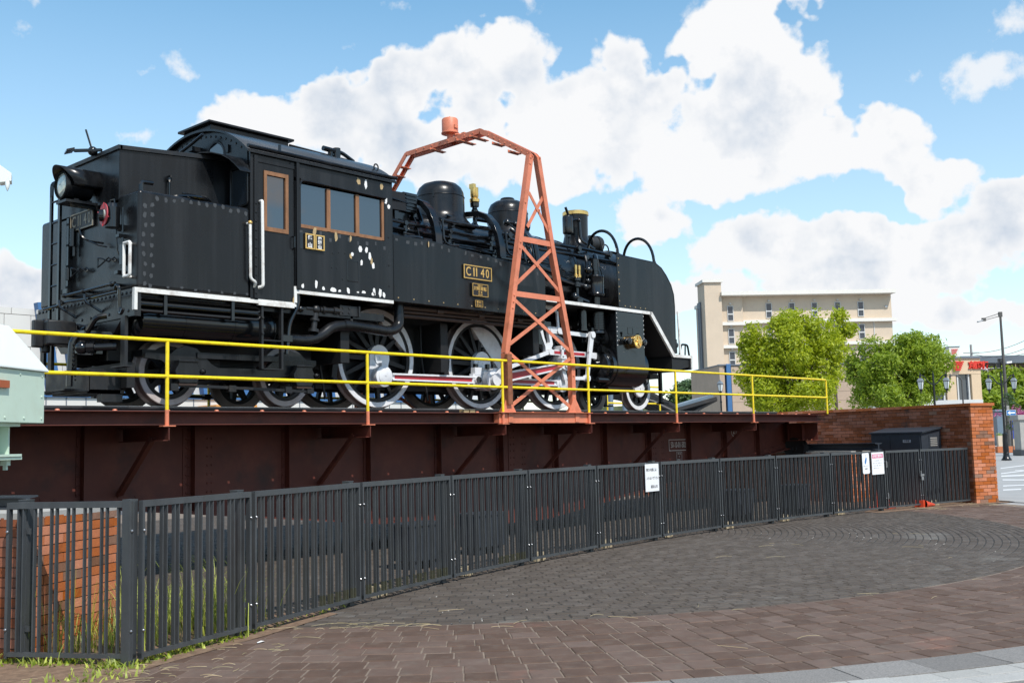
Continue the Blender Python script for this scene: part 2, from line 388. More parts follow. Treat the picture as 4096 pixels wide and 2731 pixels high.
# ---- materials
mat('loco_black', (0.0065, 0.007, 0.0082), 0.27, var=0.35, vscale=1.4, rvar=0.10, streak=0.05, bump=0.014, bscale=1.5, spec=0.34)
mat('loco_gloss', (0.0055, 0.006, 0.007), 0.16, var=0.3, vscale=3, rvar=0.08, bump=0.0012, bscale=9, spec=0.6)
mat('loco_dull', (0.010, 0.0105, 0.012), 0.48, var=0.4, vscale=5, rvar=0.12, dirt=((0.07, 0.055, 0.04), 0.35, 6), bump=0.001, bscale=60)
mat('loco_dark', (0.006, 0.006, 0.0065), 0.6, var=0.3)
mat('white_paint', (0.74, 0.73, 0.70), 0.45, var=0.06, vscale=8, dirt=((0.22, 0.13, 0.08), 0.75, 5), streak=0.12)
mat('rod_white', (0.70, 0.71, 0.73), 0.35, var=0.06, vscale=6, dirt=((0.2, 0.16, 0.13), 0.3, 9))
mat('tyre_white', (0.70, 0.70, 0.71), 0.45, var=0.08, vscale=6, dirt=((0.22, 0.17, 0.14), 0.5, 7))
mat('tyre_grey', (0.48, 0.43, 0.42), 0.5, var=0.12, vscale=6, dirt=((0.2, 0.13, 0.1), 0.5, 7))
mat('tread', (0.25, 0.205, 0.19), 0.5, metal=0.1, var=0.25, vscale=4, dirt=((0.12, 0.06, 0.035), 0.6, 6))
mat('rod_red', (0.40, 0.022, 0.035), 0.4, var=0.15, vscale=8)
mat('brass', (0.78, 0.50, 0.17), 0.28, metal=0.9, var=0.1, vscale=9)
mat('gold_paint', (0.66, 0.42, 0.13), 0.4, metal=0.35, var=0.1, vscale=9)
mat('plate_black', (0.014, 0.014, 0.016), 0.45, var=0.2)
mat('wood', (0.25, 0.115, 0.05), 0.5, var=0.3, vscale=12, stretch=(1, 1, .3), dirt=((0.07, 0.035, 0.02), 0.5, 9))
mat('chip_white', (0.78, 0.77, 0.75), 0.6, var=0.05)
mat('chip_grey', (0.045, 0.048, 0.052), 0.55, var=0.2, vscale=20)
mat('chip_buff', (0.42, 0.30, 0.15), 0.6, var=0.2, vscale=20)
mat('rust', (0.20, 0.085, 0.035), 0.8, var=0.35, vscale=25)
mat('red_disc', (0.46, 0.055, 0.07), 0.45, var=0.2, vscale=9, streak=0.15)
mat('lens', (0.55, 0.58, 0.52), 0.06, metal=0.35, var=0.4, vscale=14)
mat('steel', (0.36, 0.36, 0.37), 0.28, metal=0.9, var=0.15)
mat('yellow', (0.86, 0.64, 0.010), 0.38, var=0.12, vscale=10, splotch=((0.22, 0.09, 0.03), 16, 0.70, 0.04), dirt=((0.30, 0.19, 0.02), 0.6, 12), bump=0.001, bscale=50)
mat('oxide', (0.100, 0.0195, 0.0105), 0.65, var=0.3, vscale=2.5, dirt=((0.15, 0.05, 0.022), 0.3, 5), splotch=((0.036, 0.011, 0.008), 1.3, 0.52, 0.2), streak=0.0, bump=0.001, bscale=70)
mat('salmon', (0.66, 0.205, 0.11), 0.5, var=0.14, vscale=3.5, dirt=((0.24, 0.08, 0.035), 0.65, 6), streak=0.2, bump=0.001, bscale=60)
mat('rust_oxide', (0.24, 0.085, 0.04), 0.75, var=0.4, vscale=14, bump=0.002, bscale=60)
mat('rail', (0.07, 0.065, 0.07), 0.38, metal=0.7, var=0.2, vscale=6)
mat('rail_top', (0.42, 0.42, 0.44), 0.3, metal=0.9, var=0.15)
mat('deck', (0.075, 0.045, 0.04), 0.7, var=0.3)
mat('shaded_brass', (0.30, 0.27, 0.21), 0.5, metal=0.2, var=0.12, vscale=20)  # rear plate brass, its lack of sun painted in as a greyer colour
mat('stencil', (0.55, 0.47, 0.43), 0.6, var=0.12, vscale=30)
mat('fence', (0.050, 0.054, 0.058), 0.42, var=0.22, vscale=7, dirt=((0.11, 0.12, 0.10), 0.22, 11), rvar=0.1, stretch=(1, 1, .35))
mat('fence_moss', (0.050, 0.050, 0.032), 0.6, var=0.3, vscale=14, dirt=((0.10, 0.085, 0.035), 0.8, 10))
mat('sign_white', (0.80, 0.80, 0.81), 0.4, var=0.02)
mat('ink', (0.03, 0.03, 0.035), 0.6, var=0.1)
mat('ink_grey', (0.30, 0.31, 0.34), 0.6, var=0.1)
mat('pink', (0.66, 0.12, 0.25), 0.5, var=0.03)
mat('sign_blue', (0.02, 0.16, 0.42), 0.4, var=0.03)
mat('green_paint', (0.56, 0.68, 0.56), 0.42, var=0.05, vscale=3, dirt=((0.40, 0.36, 0.24), 0.25, 4), streak=0.06)
mat('green_top', (0.80, 0.84, 0.80), 0.4, var=0.03, vscale=3)
mat('grey_white', (0.62, 0.64, 0.68), 0.45, var=0.06)
mat('orange_red', (0.40, 0.10, 0.035), 0.5, var=0.1)
mat('cabinet', (0.030, 0.036, 0.046), 0.42, var=0.15, vscale=5)
mat('cone_orange', (0.60, 0.06, 0.02), 0.45, var=0.1)
mat('stump', (0.40, 0.33, 0.22), 0.85, var=0.3, vscale=22, stretch=(1, 1, .2), bump=0.003)
mat('brick', (0.25, 0.073, 0.028), 0.82, var=0.22, vscale=14, objvar=0.28, bump=0.003, bscale=90, splotch=((0.045, 0.036, 0.032), 1.7, 0.60, 0.14))  # dark stains, plus the shade of the concave faces painted into the base colour
mat('brick_lit', (0.46, 0.135, 0.042), 0.82, var=0.16, vscale=14, objvar=0.22, bump=0.003, bscale=90, dirt=((0.14, 0.07, 0.05), 0.35, 5))  # brighter copy of the brick, sunlight on ends and caps painted into the colour
mat('brick_brown', (0.22, 0.105, 0.060), 0.85, var=0.2, vscale=14, objvar=0.2, bump=0.003, bscale=90)
mat('mortar', (0.20, 0.15, 0.12), 0.95, var=0.25, vscale=20)
mat('mortar_dark', (0.065, 0.05, 0.042), 0.95, var=0.3, vscale=20)
mat('concrete', (0.36, 0.345, 0.32), 0.85, var=0.15, vscale=4, bump=0.002, bscale=80)
mat('lamp_black', (0.008, 0.008, 0.010), 0.3, var=0.2)
mat('pole_brown', (0.085, 0.078, 0.072), 0.5, var=0.12)
mat('lamp_glass', (0.72, 0.75, 0.74), 0.25, var=0.05)
mat('lamp_cap', (0.30, 0.32, 0.34), 0.35, metal=0.5, var=0.1)
mat('dark_steel', (0.022, 0.021, 0.021), 0.5, var=0.3, dirt=((0.09, 0.05, 0.03), 0.4, 5))
mat('slate_blue', (0.14, 0.19, 0.24), 0.4, var=0.08)

# ================================================================ ground, pavers, brick walls
mat('paver_red', (0.104, 0.062, 0.043), 0.85, var=0.22, vscale=5, objvar=0.22, bump=0.003, bscale=120, splotch=((0.17, 0.085, 0.06), 1.1, 0.62, 0.12), dirt=((0.17, 0.15, 0.12), 0.45, 9))
mat('paver_dark', (0.071, 0.055, 0.043), 0.85, var=0.25, vscale=5, objvar=0.20, bump=0.004, bscale=90, splotch=((0.15, 0.14, 0.125), 0.55, 0.60, 0.16), dirt=((0.13, 0.115, 0.08), 0.35, 9))
mat('joint_sand', (0.19, 0.145, 0.11), 0.95, var=0.4, vscale=9)
mat('joint_dark', (0.030, 0.027, 0.024), 0.95, var=0.4, vscale=6, splotch=((0.40, 0.37, 0.33), 2.4, 0.60, 0.05))
mat('granite', (0.20, 0.185, 0.17), 0.7, var=0.45, vscale=90, objvar=0.22, bump=0.001, bscale=200)
mat('granite_white', (0.36, 0.35, 0.325), 0.7, var=0.22, vscale=90, objvar=0.07)
mat('pale_paving', (0.33, 0.325, 0.315), 0.8, var=0.12, vscale=1.2)
mat('line_white', (0.66, 0.66, 0.65), 0.7, var=0.1, vscale=3)
mat('asphalt', (0.085, 0.085, 0.088), 0.9, var=0.2, vscale=3)
mat('soil', (0.17, 0.105, 0.065), 0.95, var=0.45, vscale=14, bump=0.006, bscale=40, dirt=((0.26, 0.20, 0.13), 0.5, 7))
def leafmat(name, col, trans, var=0.35, cutoff=0.6):
    m = bpy.data.materials.new(name); m.use_nodes = True; N = m.node_tree.nodes; L = m.node_tree.links; b = N['Principled BSDF']
    a = N.new('ShaderNodeAttribute'); a.attribute_name = 'tone'
    mr = N.new('ShaderNodeMapRange'); L.new(a.outputs['Fac'], mr.inputs['Value']); mr.inputs['To Min'].default_value = 1-var; mr.inputs['To Max'].default_value = 1+var
    hs = N.new('ShaderNodeHueSaturation'); hs.inputs['Color'].default_value = (*col, 1); L.new(mr.outputs[0], hs.inputs['Value'])
    m2 = N.new('ShaderNodeMapRange'); L.new(a.outputs['Fac'], m2.inputs['Value']); m2.inputs['To Min'].default_value = 0.515; m2.inputs['To Max'].default_value = 0.485; L.new(m2.outputs[0], hs.inputs['Hue'])
    L.new(hs.outputs[0], b.inputs['Base Color']); b.inputs['Roughness'].default_value = 0.5
    t = N.new('ShaderNodeBsdfTranslucent'); h2 = N.new('ShaderNodeHueSaturation'); h2.inputs['Value'].default_value = 1.25; L.new(hs.outputs[0], h2.inputs['Color']); L.new(h2.outputs[0], t.inputs['Color'])
    mx = N.new('ShaderNodeMixShader'); mx.inputs[0].default_value = trans; L.new(b.outputs[0], mx.inputs[1]); L.new(t.outputs[0], mx.inputs[2]); L.new(mx.outputs[0], N['Material Output'].inputs['Surface'])
    MATS[name] = m
leafmat('leaf_bright', (0.36, 0.42, 0.016), 0.45)
leafmat('leaf_mid', (0.27, 0.36, 0.028), 0.45)
leafmat('leaf_dark', (0.065, 0.12, 0.04), 0.25)
leafmat('grass_blade', (0.34, 0.40, 0.07), 0.35, var=0.5)
leafmat('straw', (0.30, 0.24, 0.13), 0.2, var=0.3)
leafmat('pink_petal', (0.5, 0.12, 0.28), 0.3)
mat('bark', (0.075, 0.055, 0.04), 0.9, var=0.3, vscale=8, bump=0.01, bscale=12)

def polar(r, a, z=0.0): return (XC+r*math.cos(a), YC+r*math.sin(a), z)
def sector(r0, r1, a0, a1, n, z):
    vs = []; fs = []
    for i in range(n+1):
        a = a0+(a1-a0)*i/n; vs += [polar(r0, a, z), polar(r1, a, z)]
    for i in range(n): fs.append((2*i, 2*i+1, 2*i+3, 2*i+2))
    return vs, fs

g = MB(); g.add([(-1500, -1500, -.06), (2500, -1500, -.06), (2500, 2500, -.06), (-1500, 2500, -.06)], [(0, 1, 2, 3)])
ground = tag(g.build('ground', 'asphalt', smooth=0), kind='structure')
g = MB(); g.add(*sector(11.02, 120, R(-42), R(40), 40, -.012)); tag(g.build('plaza_pavement', 'pale_paving', smooth=0), kind='structure')
g = MB(); g.add(*sector(8.70, 11.42, 0, 2*math.pi, 96, -.005)); ring_base = tag(g.build('paver_ring_pavement', 'joint_sand', smooth=0), kind='structure')
g = MB(); g.add(*sector(.2, 8.72, 0, 2*math.pi, 96, -.0065)); disc_base = tag(g.build('paver_circle_pavement', 'joint_dark', smooth=0), kind='structure')

def screen(p):
    d = Vector(p)-CAM; w = d.dot(CF)
    if w < .3: return None
    return 512+d.dot(CR)/w*FPX/4, 341-d.dot(CU)/w*FPX/4, w
def block(r0, r1, a0, a1, g, z, ch, rnd):
    """one chamfered paver between two radii and two angles; returns vertices and faces"""
    da = g/((r0+r1)/2); dz = rnd.uniform(-.0025, .0025); t = rnd.uniform(-.0016, .0016); ja = rnd.uniform(-.1, .1)*g/r0
    a0 += ja; a1 += ja
    b = [polar(r0+g, a0+da, -.03), polar(r1-g, a0+da, -.03), polar(r1-g, a1-da, -.03), polar(r0+g, a1-da, -.03)]
    c = ch; dc = ch/((r0+r1)/2)
    m = [(x, y, z+dz-ch*.8) for x, y, _ in b]
    tp = [polar(r0+g+c, a0+da+dc, z+dz+t), polar(r1-g-c, a0+da+dc, z+dz-t), polar(r1-g-c, a1-da-dc, z+dz-t), polar(r0+g+c, a1-da-dc, z+dz+t)]
    vs = b+m+tp; fs = []
    for k in (0, 4):
        for i in range(4): fs.append((k+i, k+(i+1) % 4, k+4+(i+1) % 4, k+4+i))
    fs.append((8, 9, 10, 11)); return vs, [f[::-1] for f in fs]
def tone_attr(me, tones, per):
    at_ = me.attributes.new('tone', 'FLOAT', 'POINT'); vals = [t for t in tones for _ in range(per)]
    at_.data.foreach_set('value', vals)
def pavers(r_in, r_out, pitch, length, gap, m, base, name, rest, label_n, angr, cut=None, z=0.0, seed=1, ch=.006):
    rnd = random.Random(seed); L = []; n = round((r_out-r_in)/pitch); pitch = (r_out-r_in)/n
    for i in range(n):
        r0 = r_in+pitch*i; r1 = r0+pitch; k = max(6, round(2*math.pi*(r0+r1)/2/length)); off = (i % 2)*.5+rnd.uniform(-.08, .08)
        for j in range(k):
            a0 = 2*math.pi*(j+off)/k; a1 = 2*math.pi*(j+1+off)/k; am = ((a0+a1)/2+math.pi) % (2*math.pi)-math.pi
            if not (angr[0] < am < angr[1]): continue
            p = polar((r0+r1)/2, am); s = screen(p)
            if s is None or not (-60 < s[0] < 1084 and s[1] < 745): continue
            L.append((s[2] if (0 < s[0] < 1024 and s[1] < 682 and not (cut and cut(p))) else 1e3+s[2], r0, r1, a0, a1))
    L.sort(); near = L[:label_n]
    for (_, r0, r1, a0, a1) in near:
        vs, fs = block(r0, r1, a0, a1, gap, z, ch, rnd); b = MB(); b.add(vs, fs); me = bpy.data.meshes.new(name); me.from_pydata(b.v, [], b.f); me.materials.append(MATS[m])
        o = bpy.data.objects.new(name, me); COL.objects.link(o); put(o, base)
    V = []; F = []; T = []
    for (_, r0, r1, a0, a1) in L[label_n:]:
        vs, fs = block(r0, r1, a0, a1, gap, z, ch, rnd); o = len(V); V += vs; F += [tuple(i+o for i in f) for f in fs]; T.append(rnd.random())
    me = bpy.data.meshes.new(rest); me.from_pydata(V, [], F); tone_attr(me, T, 12); me.materials.append(MATS[m])
    o = bpy.data.objects.new(rest, me); COL.objects.link(o); put(o, base); o['kind'] = 'stuff'
FENCE = [(3.21, 7.94), (3.76, 7.03), (4.94, 7.39), (6.48, 7.88), (8.08, 8.28), (9.71, 8.59), (11.36, 8.80), (13.06, 8.92), (14.77, 8.93), (16.44, 8.83), (18.16, 8.64), (19.88, 8.34), (20.98, 8.09), (22.73, 7.62)]
def behind_fence(p):
    for (a, b) in zip(FENCE[1:], FENCE[2:]):
        if a[0] <= p[0] <= b[0]: return p[1] > a[1]+(b[1]-a[1])*(p[0]-a[0])/(b[0]-a[0])-.05
    return p[0] < FENCE[1][0]
pavers(8.72, 11.03, .225, .212, .0050, 'paver_red', ring_base, 'paver', 'pavers_far', 250, (R(-175), R(20)), behind_fence, 0.0, 1)
pavers(1.2, 8.70, .100, .190, .0042, 'paver_dark', disc_base, 'paver', 'pavers_far', 300, (R(-180), R(180)), behind_fence, 0.0, 2, .009)
for (r0, r1, ln, m, z) in ((11.05, 11.41, .55, 'granite', .004), (11.42, 11.60, .30, 'granite_white', .0045), (11.605, 11.79, .30, 'granite_white', .0045), (11.80, 12.25, .62, 'granite', .004), (12.26, 12.8, .62, 'granite', .004)):
    rnd = random.Random(int(r0*100)); k = round(2*math.pi*r0/ln); V = []
    for j in range(k):
        a0 = 2*math.pi*j/k; a1 = 2*math.pi*(j+1)/k; am = ((a0+a1)/2+math.pi) % (2*math.pi)-math.pi; s = screen(polar((r0+r1)/2, am))
        if s is None or s[2] > 16 or not (-250 < s[0] < 1300 and s[1] < 900): continue
        vs, fs = block(r0, r1, a0, a1, .0025, z, .003, rnd); b = MB(); b.add(vs, fs); me = b.mesh('granite_slab', 0); me.materials.append(MATS[m])
        o = bpy.data.objects.new('granite_slab', me); COL.objects.link(o); put(o, ring_base)

# ---- brick walls: real bricks laid in courses, proud of the mortar core
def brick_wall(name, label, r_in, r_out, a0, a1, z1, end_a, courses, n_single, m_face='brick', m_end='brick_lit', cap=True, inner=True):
    W = empty(name, polar((r_in+r_out)/2, end_a)); tag(W, label, 'wall')
    core = MB(); g_ = .012; n = max(4, int(abs(a1-a0)*20))
    vs = []; fs = []
    for i in range(n+1):
        a = a0+(a1-a0)*i/n
        if i == 0: a += math.copysign(g_/r_in, a1-a0)
        vs += [polar(r_in+g_, a, -.05), polar(r_out-g_, a, -.05), polar(r_out-g_, a, z1-.015), polar(r_in+g_, a, z1-.015)]
    for i in range(n):
        for k in range(4): fs.append((4*i+k, 4*i+(k+1) % 4, 4*i+4+(k+1) % 4, 4*i+4+k))
    fs += [(0, 1, 2, 3), tuple(4*n+k for k in range(4))]
    core.add(vs, fs); core.build('mortar_core', 'mortar_dark', W, smooth=0)
    h = z1/courses; rnd = random.Random(len(name)); bl = .215; jt = .008; singles = []; sgn = math.copysign(1, a1-a0)
    # end face: bricks along the radius
    for c in range(courses):
        zz0 = c*h+jt/2; zz1 = (c+1)*h-jt/2; r = r_in-(0 if c % 2 else bl*.5)
        while r < r_out-.02:
            ra = max(r, r_in); rb = min(r+bl-jt, r_out); r += bl
            if rb-ra < .03: continue
            d = rnd.uniform(-.002, .003)
            th = (-sgn*d)/r_in; dep = sgn*.05/r_in
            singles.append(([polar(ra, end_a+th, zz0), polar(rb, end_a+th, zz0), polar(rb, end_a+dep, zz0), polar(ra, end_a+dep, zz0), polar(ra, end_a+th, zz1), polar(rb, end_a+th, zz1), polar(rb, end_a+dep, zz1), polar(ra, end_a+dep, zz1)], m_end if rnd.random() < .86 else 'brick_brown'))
    faces = []
    for (rr, out) in (((r_in, -1),) if inner else ())+((r_out, 1),):
        for c in range(courses):
            zz0 = c*h+jt/2; zz1 = (c+1)*h-jt/2; a = a0+sgn*(.052/rr if True else 0) - sgn*(0 if c % 2 else bl*.5/rr)
            while (a1-a)*sgn > 0:
                b0 = a if (a-a0)*sgn > .052/rr else a0+sgn*.052/rr; b1 = a+sgn*(bl-jt)/rr; a += sgn*bl/rr
                if (b1-b0)*sgn < .02/rr: continue
                d = rnd.uniform(-.003, .003); ro = rr+out*d; ri = rr-out*.05
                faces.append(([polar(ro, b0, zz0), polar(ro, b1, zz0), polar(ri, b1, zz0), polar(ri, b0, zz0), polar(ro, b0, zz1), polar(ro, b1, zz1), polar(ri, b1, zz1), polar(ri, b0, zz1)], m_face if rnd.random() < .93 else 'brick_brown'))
    F6 = [(0, 1, 5, 4), (1, 2, 6, 5), (2, 3, 7, 6), (3, 0, 4, 7), (4, 5, 6, 7), (3, 2, 1, 0)]
    cam_d = lambda q: (Vector(q[0][0])-CAM).length
    faces.sort(key=cam_d); singles = singles[:n_single]; k = max(0, n_single-len(singles))
    for vs, m in singles+faces[:k]:
        b = MB(); b.add(vs, F6); me = b.mesh('brick', 0); me.materials.append(MATS[m]); o = bpy.data.objects.new('brick', me); COL.objects.link(o); put(o, W)
    V = []; F = []; T = []
    for vs, m in faces[k:]:
        o = len(V); V += vs; F += [tuple(i+o for i in f) for f in F6]; T.append(rnd.random())
    if V:
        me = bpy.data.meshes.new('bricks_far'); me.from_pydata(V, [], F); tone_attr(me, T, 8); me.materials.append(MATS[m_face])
        o = bpy.data.objects.new('bricks_far', me); COL.objects.link(o); put(o, W); o['kind'] = 'stuff'
    if cap:
        ov = .03; a = a0-sgn*ov/r_in
        while (a1-a)*sgn > 0:
            b1 = a+sgn*.208/r_out; b = MB(); z0 = z1+.002; zt = z1+.062
            q = [polar(r, t, z) for z in (z0, zt) for (r, t) in ((r_in-ov, a), (r_out+ov, a), (r_out+ov, b1), (r_in-ov, b1))]
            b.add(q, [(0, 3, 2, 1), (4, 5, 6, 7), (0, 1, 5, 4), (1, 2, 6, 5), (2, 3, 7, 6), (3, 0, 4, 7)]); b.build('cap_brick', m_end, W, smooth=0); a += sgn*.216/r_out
    else:
        b = MB(); V, F = sector(r_in-.0, r_out, a0, a1, n, z1+.03); V2, F2 = sector(r_in, r_out, a0, a1, n, z1-.015); o = len(V)
        fs = list(F)+[tuple(i+o for i in f[::-1]) for f in F2]+[(0, o, o+1, 1)]+[(2*i, 2*i+2, o+2*i+2, o+2*i) for i in range(n)]+[(2*i+1, o+2*i+1, o+2*i+3, 2*i+3) for i in range(n)]
        b.add(V+V2, fs); b.build('coping', 'concrete', W, smooth=0)
    return W
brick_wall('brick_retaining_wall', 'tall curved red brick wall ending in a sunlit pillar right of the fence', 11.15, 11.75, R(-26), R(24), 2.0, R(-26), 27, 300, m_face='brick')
brick_wall('brick_pedestal_wall', 'low sunlit brick wall behind the leftmost fence panel, overgrown with grass', 9.12, 10.14, R(180+26.4), R(180-20), 1.03, R(180+26.4), 14, 220, cap=False)
brick_wall('brick_pedestal_wall', 'low brick wall end glimpsed through the fence behind the two notices', 9.85, 10.6, R(-14.5), R(14), 1.08, R(-14.5), 14, 60, cap=False)
# race rails carried on the low walls
def race(name, label, a0, a1, rr=10.12, zb=1.115, hs=1.0):
    n = 24; vs = []; fs = []
    prof = [(-.11, 0), (.11, 0), (.11, .02), (.02, .035), (.02, .13), (.11, .145), (.11, .165), (-.11, .165), (-.11, .145), (-.02, .13), (-.02, .035), (-.11, .02)]
    for i in range(n+1):
        a = a0+(a1-a0)*i/n
        for (dr, z) in prof: vs.append(polar(rr+dr, a, zb+z*hs))
    k = len(prof)
    for i in range(n):
        for j in range(k): fs.append((i*k+j, i*k+(j+1) % k, (i+1)*k+(j+1) % k, (i+1)*k+j))
    fs += [tuple(range(k)), tuple(range(n*k, n*k+k))]
    b = MB(); b.add(vs, fs); return tag(b.build(name, 'cabinet', smooth=0), label, 'beam', 'race beams')
race('race_beam', 'black steel race beam lying on the low left brick wall', R(180+23.6), R(180-18), 9.62, 1.062, .62)
race('race_beam', 'black steel race beam beneath the right end of the turntable', R(-17.5), R(14))

# ---- electrical cabinet by the wall
def cabinet():
    E = tag(empty('electrical_cabinet', polar(10.8, R(-18))), 'dark grey steel electrical cabinet with sloping roof behind the fence', 'cabinet')
    a0, a1, r0, r1 = R(-21.9), R(-14.6), 10.53, 11.10
    p = [Vector(polar(r0, a0)), Vector(polar(r0, a1)), Vector(polar(r1, a1)), Vector(polar(r1, a0))]
    def hexa(q, z0, z1s): b = MB(); b.add([(v.x, v.y, z0) for v in q]+[(v.x, v.y, z) for v, z in zip(q, z1s)], [(3, 2, 1, 0), (4, 5, 6, 7), (0, 1, 5, 4), (1, 2, 6, 5), (2, 3, 7, 6), (3, 0, 4, 7)]); return b
    hexa(p, 0, (1.46, 1.46, 1.55, 1.55)).build('body', 'cabinet', E, smooth=0)
    c = sum(p, Vector())/4; q = [v+(v-c)*.07 for v in p]
    b = MB(); b.add([(v.x, v.y, z) for v, z in zip(q, (1.465, 1.465, 1.565, 1.565))]+[(v.x, v.y, z+.03) for v, z in zip(q, (1.465, 1.465, 1.565, 1.565))], [(3, 2, 1, 0), (4, 5, 6, 7), (0, 1, 5, 4), (1, 2, 6, 5), (2, 3, 7, 6), (3, 0, 4, 7)]); b.build('roof', 'cabinet', E, smooth=0)
    t = (p[1]-p[0]).normalized(); nrm = Vector((t.y, -t.x, 0)); nrm = -nrm if nrm.dot(Vector((XC, YC, 0))-p[0]) < 0 else nrm
    w = (p[1]-p[0]).length
    for (f0, f1) in ((.02, .60), (.61, .98)):
        b = MB(); a = p[0]+t*w*f0; c2 = p[0]+t*w*f1; b.obox((a+c2)/2+Vector((0, 0, .75))+nrm*.008, (c2-a)/2, nrm*.008, (0, 0, .66)); b.build('door', 'cabinet', E, smooth=0)
    lp = p[0]+t*w*.27+Vector((0, 0, 1.30))+nrm*.02; b = MB(); b.obox(lp, t*.10, nrm*.004, (0, 0, .03)); lb = b.build('name_label', 'ink_grey', E, smooth=0)
    text('label_lettering', '分電盤', .05, 'ink', lb, frame(lp+nrm*.0045, -t, (0, 0, 1)), .001)
    u = (p[3]-p[0]).normalized(); sn = -t
    b = MB()
    for k in range(5): b.obox(p[0]+u*.34+sn*.01+Vector((0, 0, 1.36-.04*k)), u*.10, sn*.01, (0, 0, .008))
    b.build('louvre', 'concrete', E, smooth=0); b = MB(); b.obox(p[0]+u*.34+sn*.004+Vector((0, 0, 1.28)), u*.13, sn*.004, (0, 0, .13)); b.build('louvre_frame', 'cabinet', E, smooth=0)
cabinet()

# ================================================================ steam locomotive
mat('glass', (0.006, 0.010, 0.016), 0.03, var=0.0, spec=1.0)
MATS['glass'].node_tree.nodes['Principled BSDF'].inputs['IOR'].default_value = 1.75
mat('loco_brown', (0.05, 0.026, 0.017), 0.5, var=0.3, vscale=5, rvar=0.1)

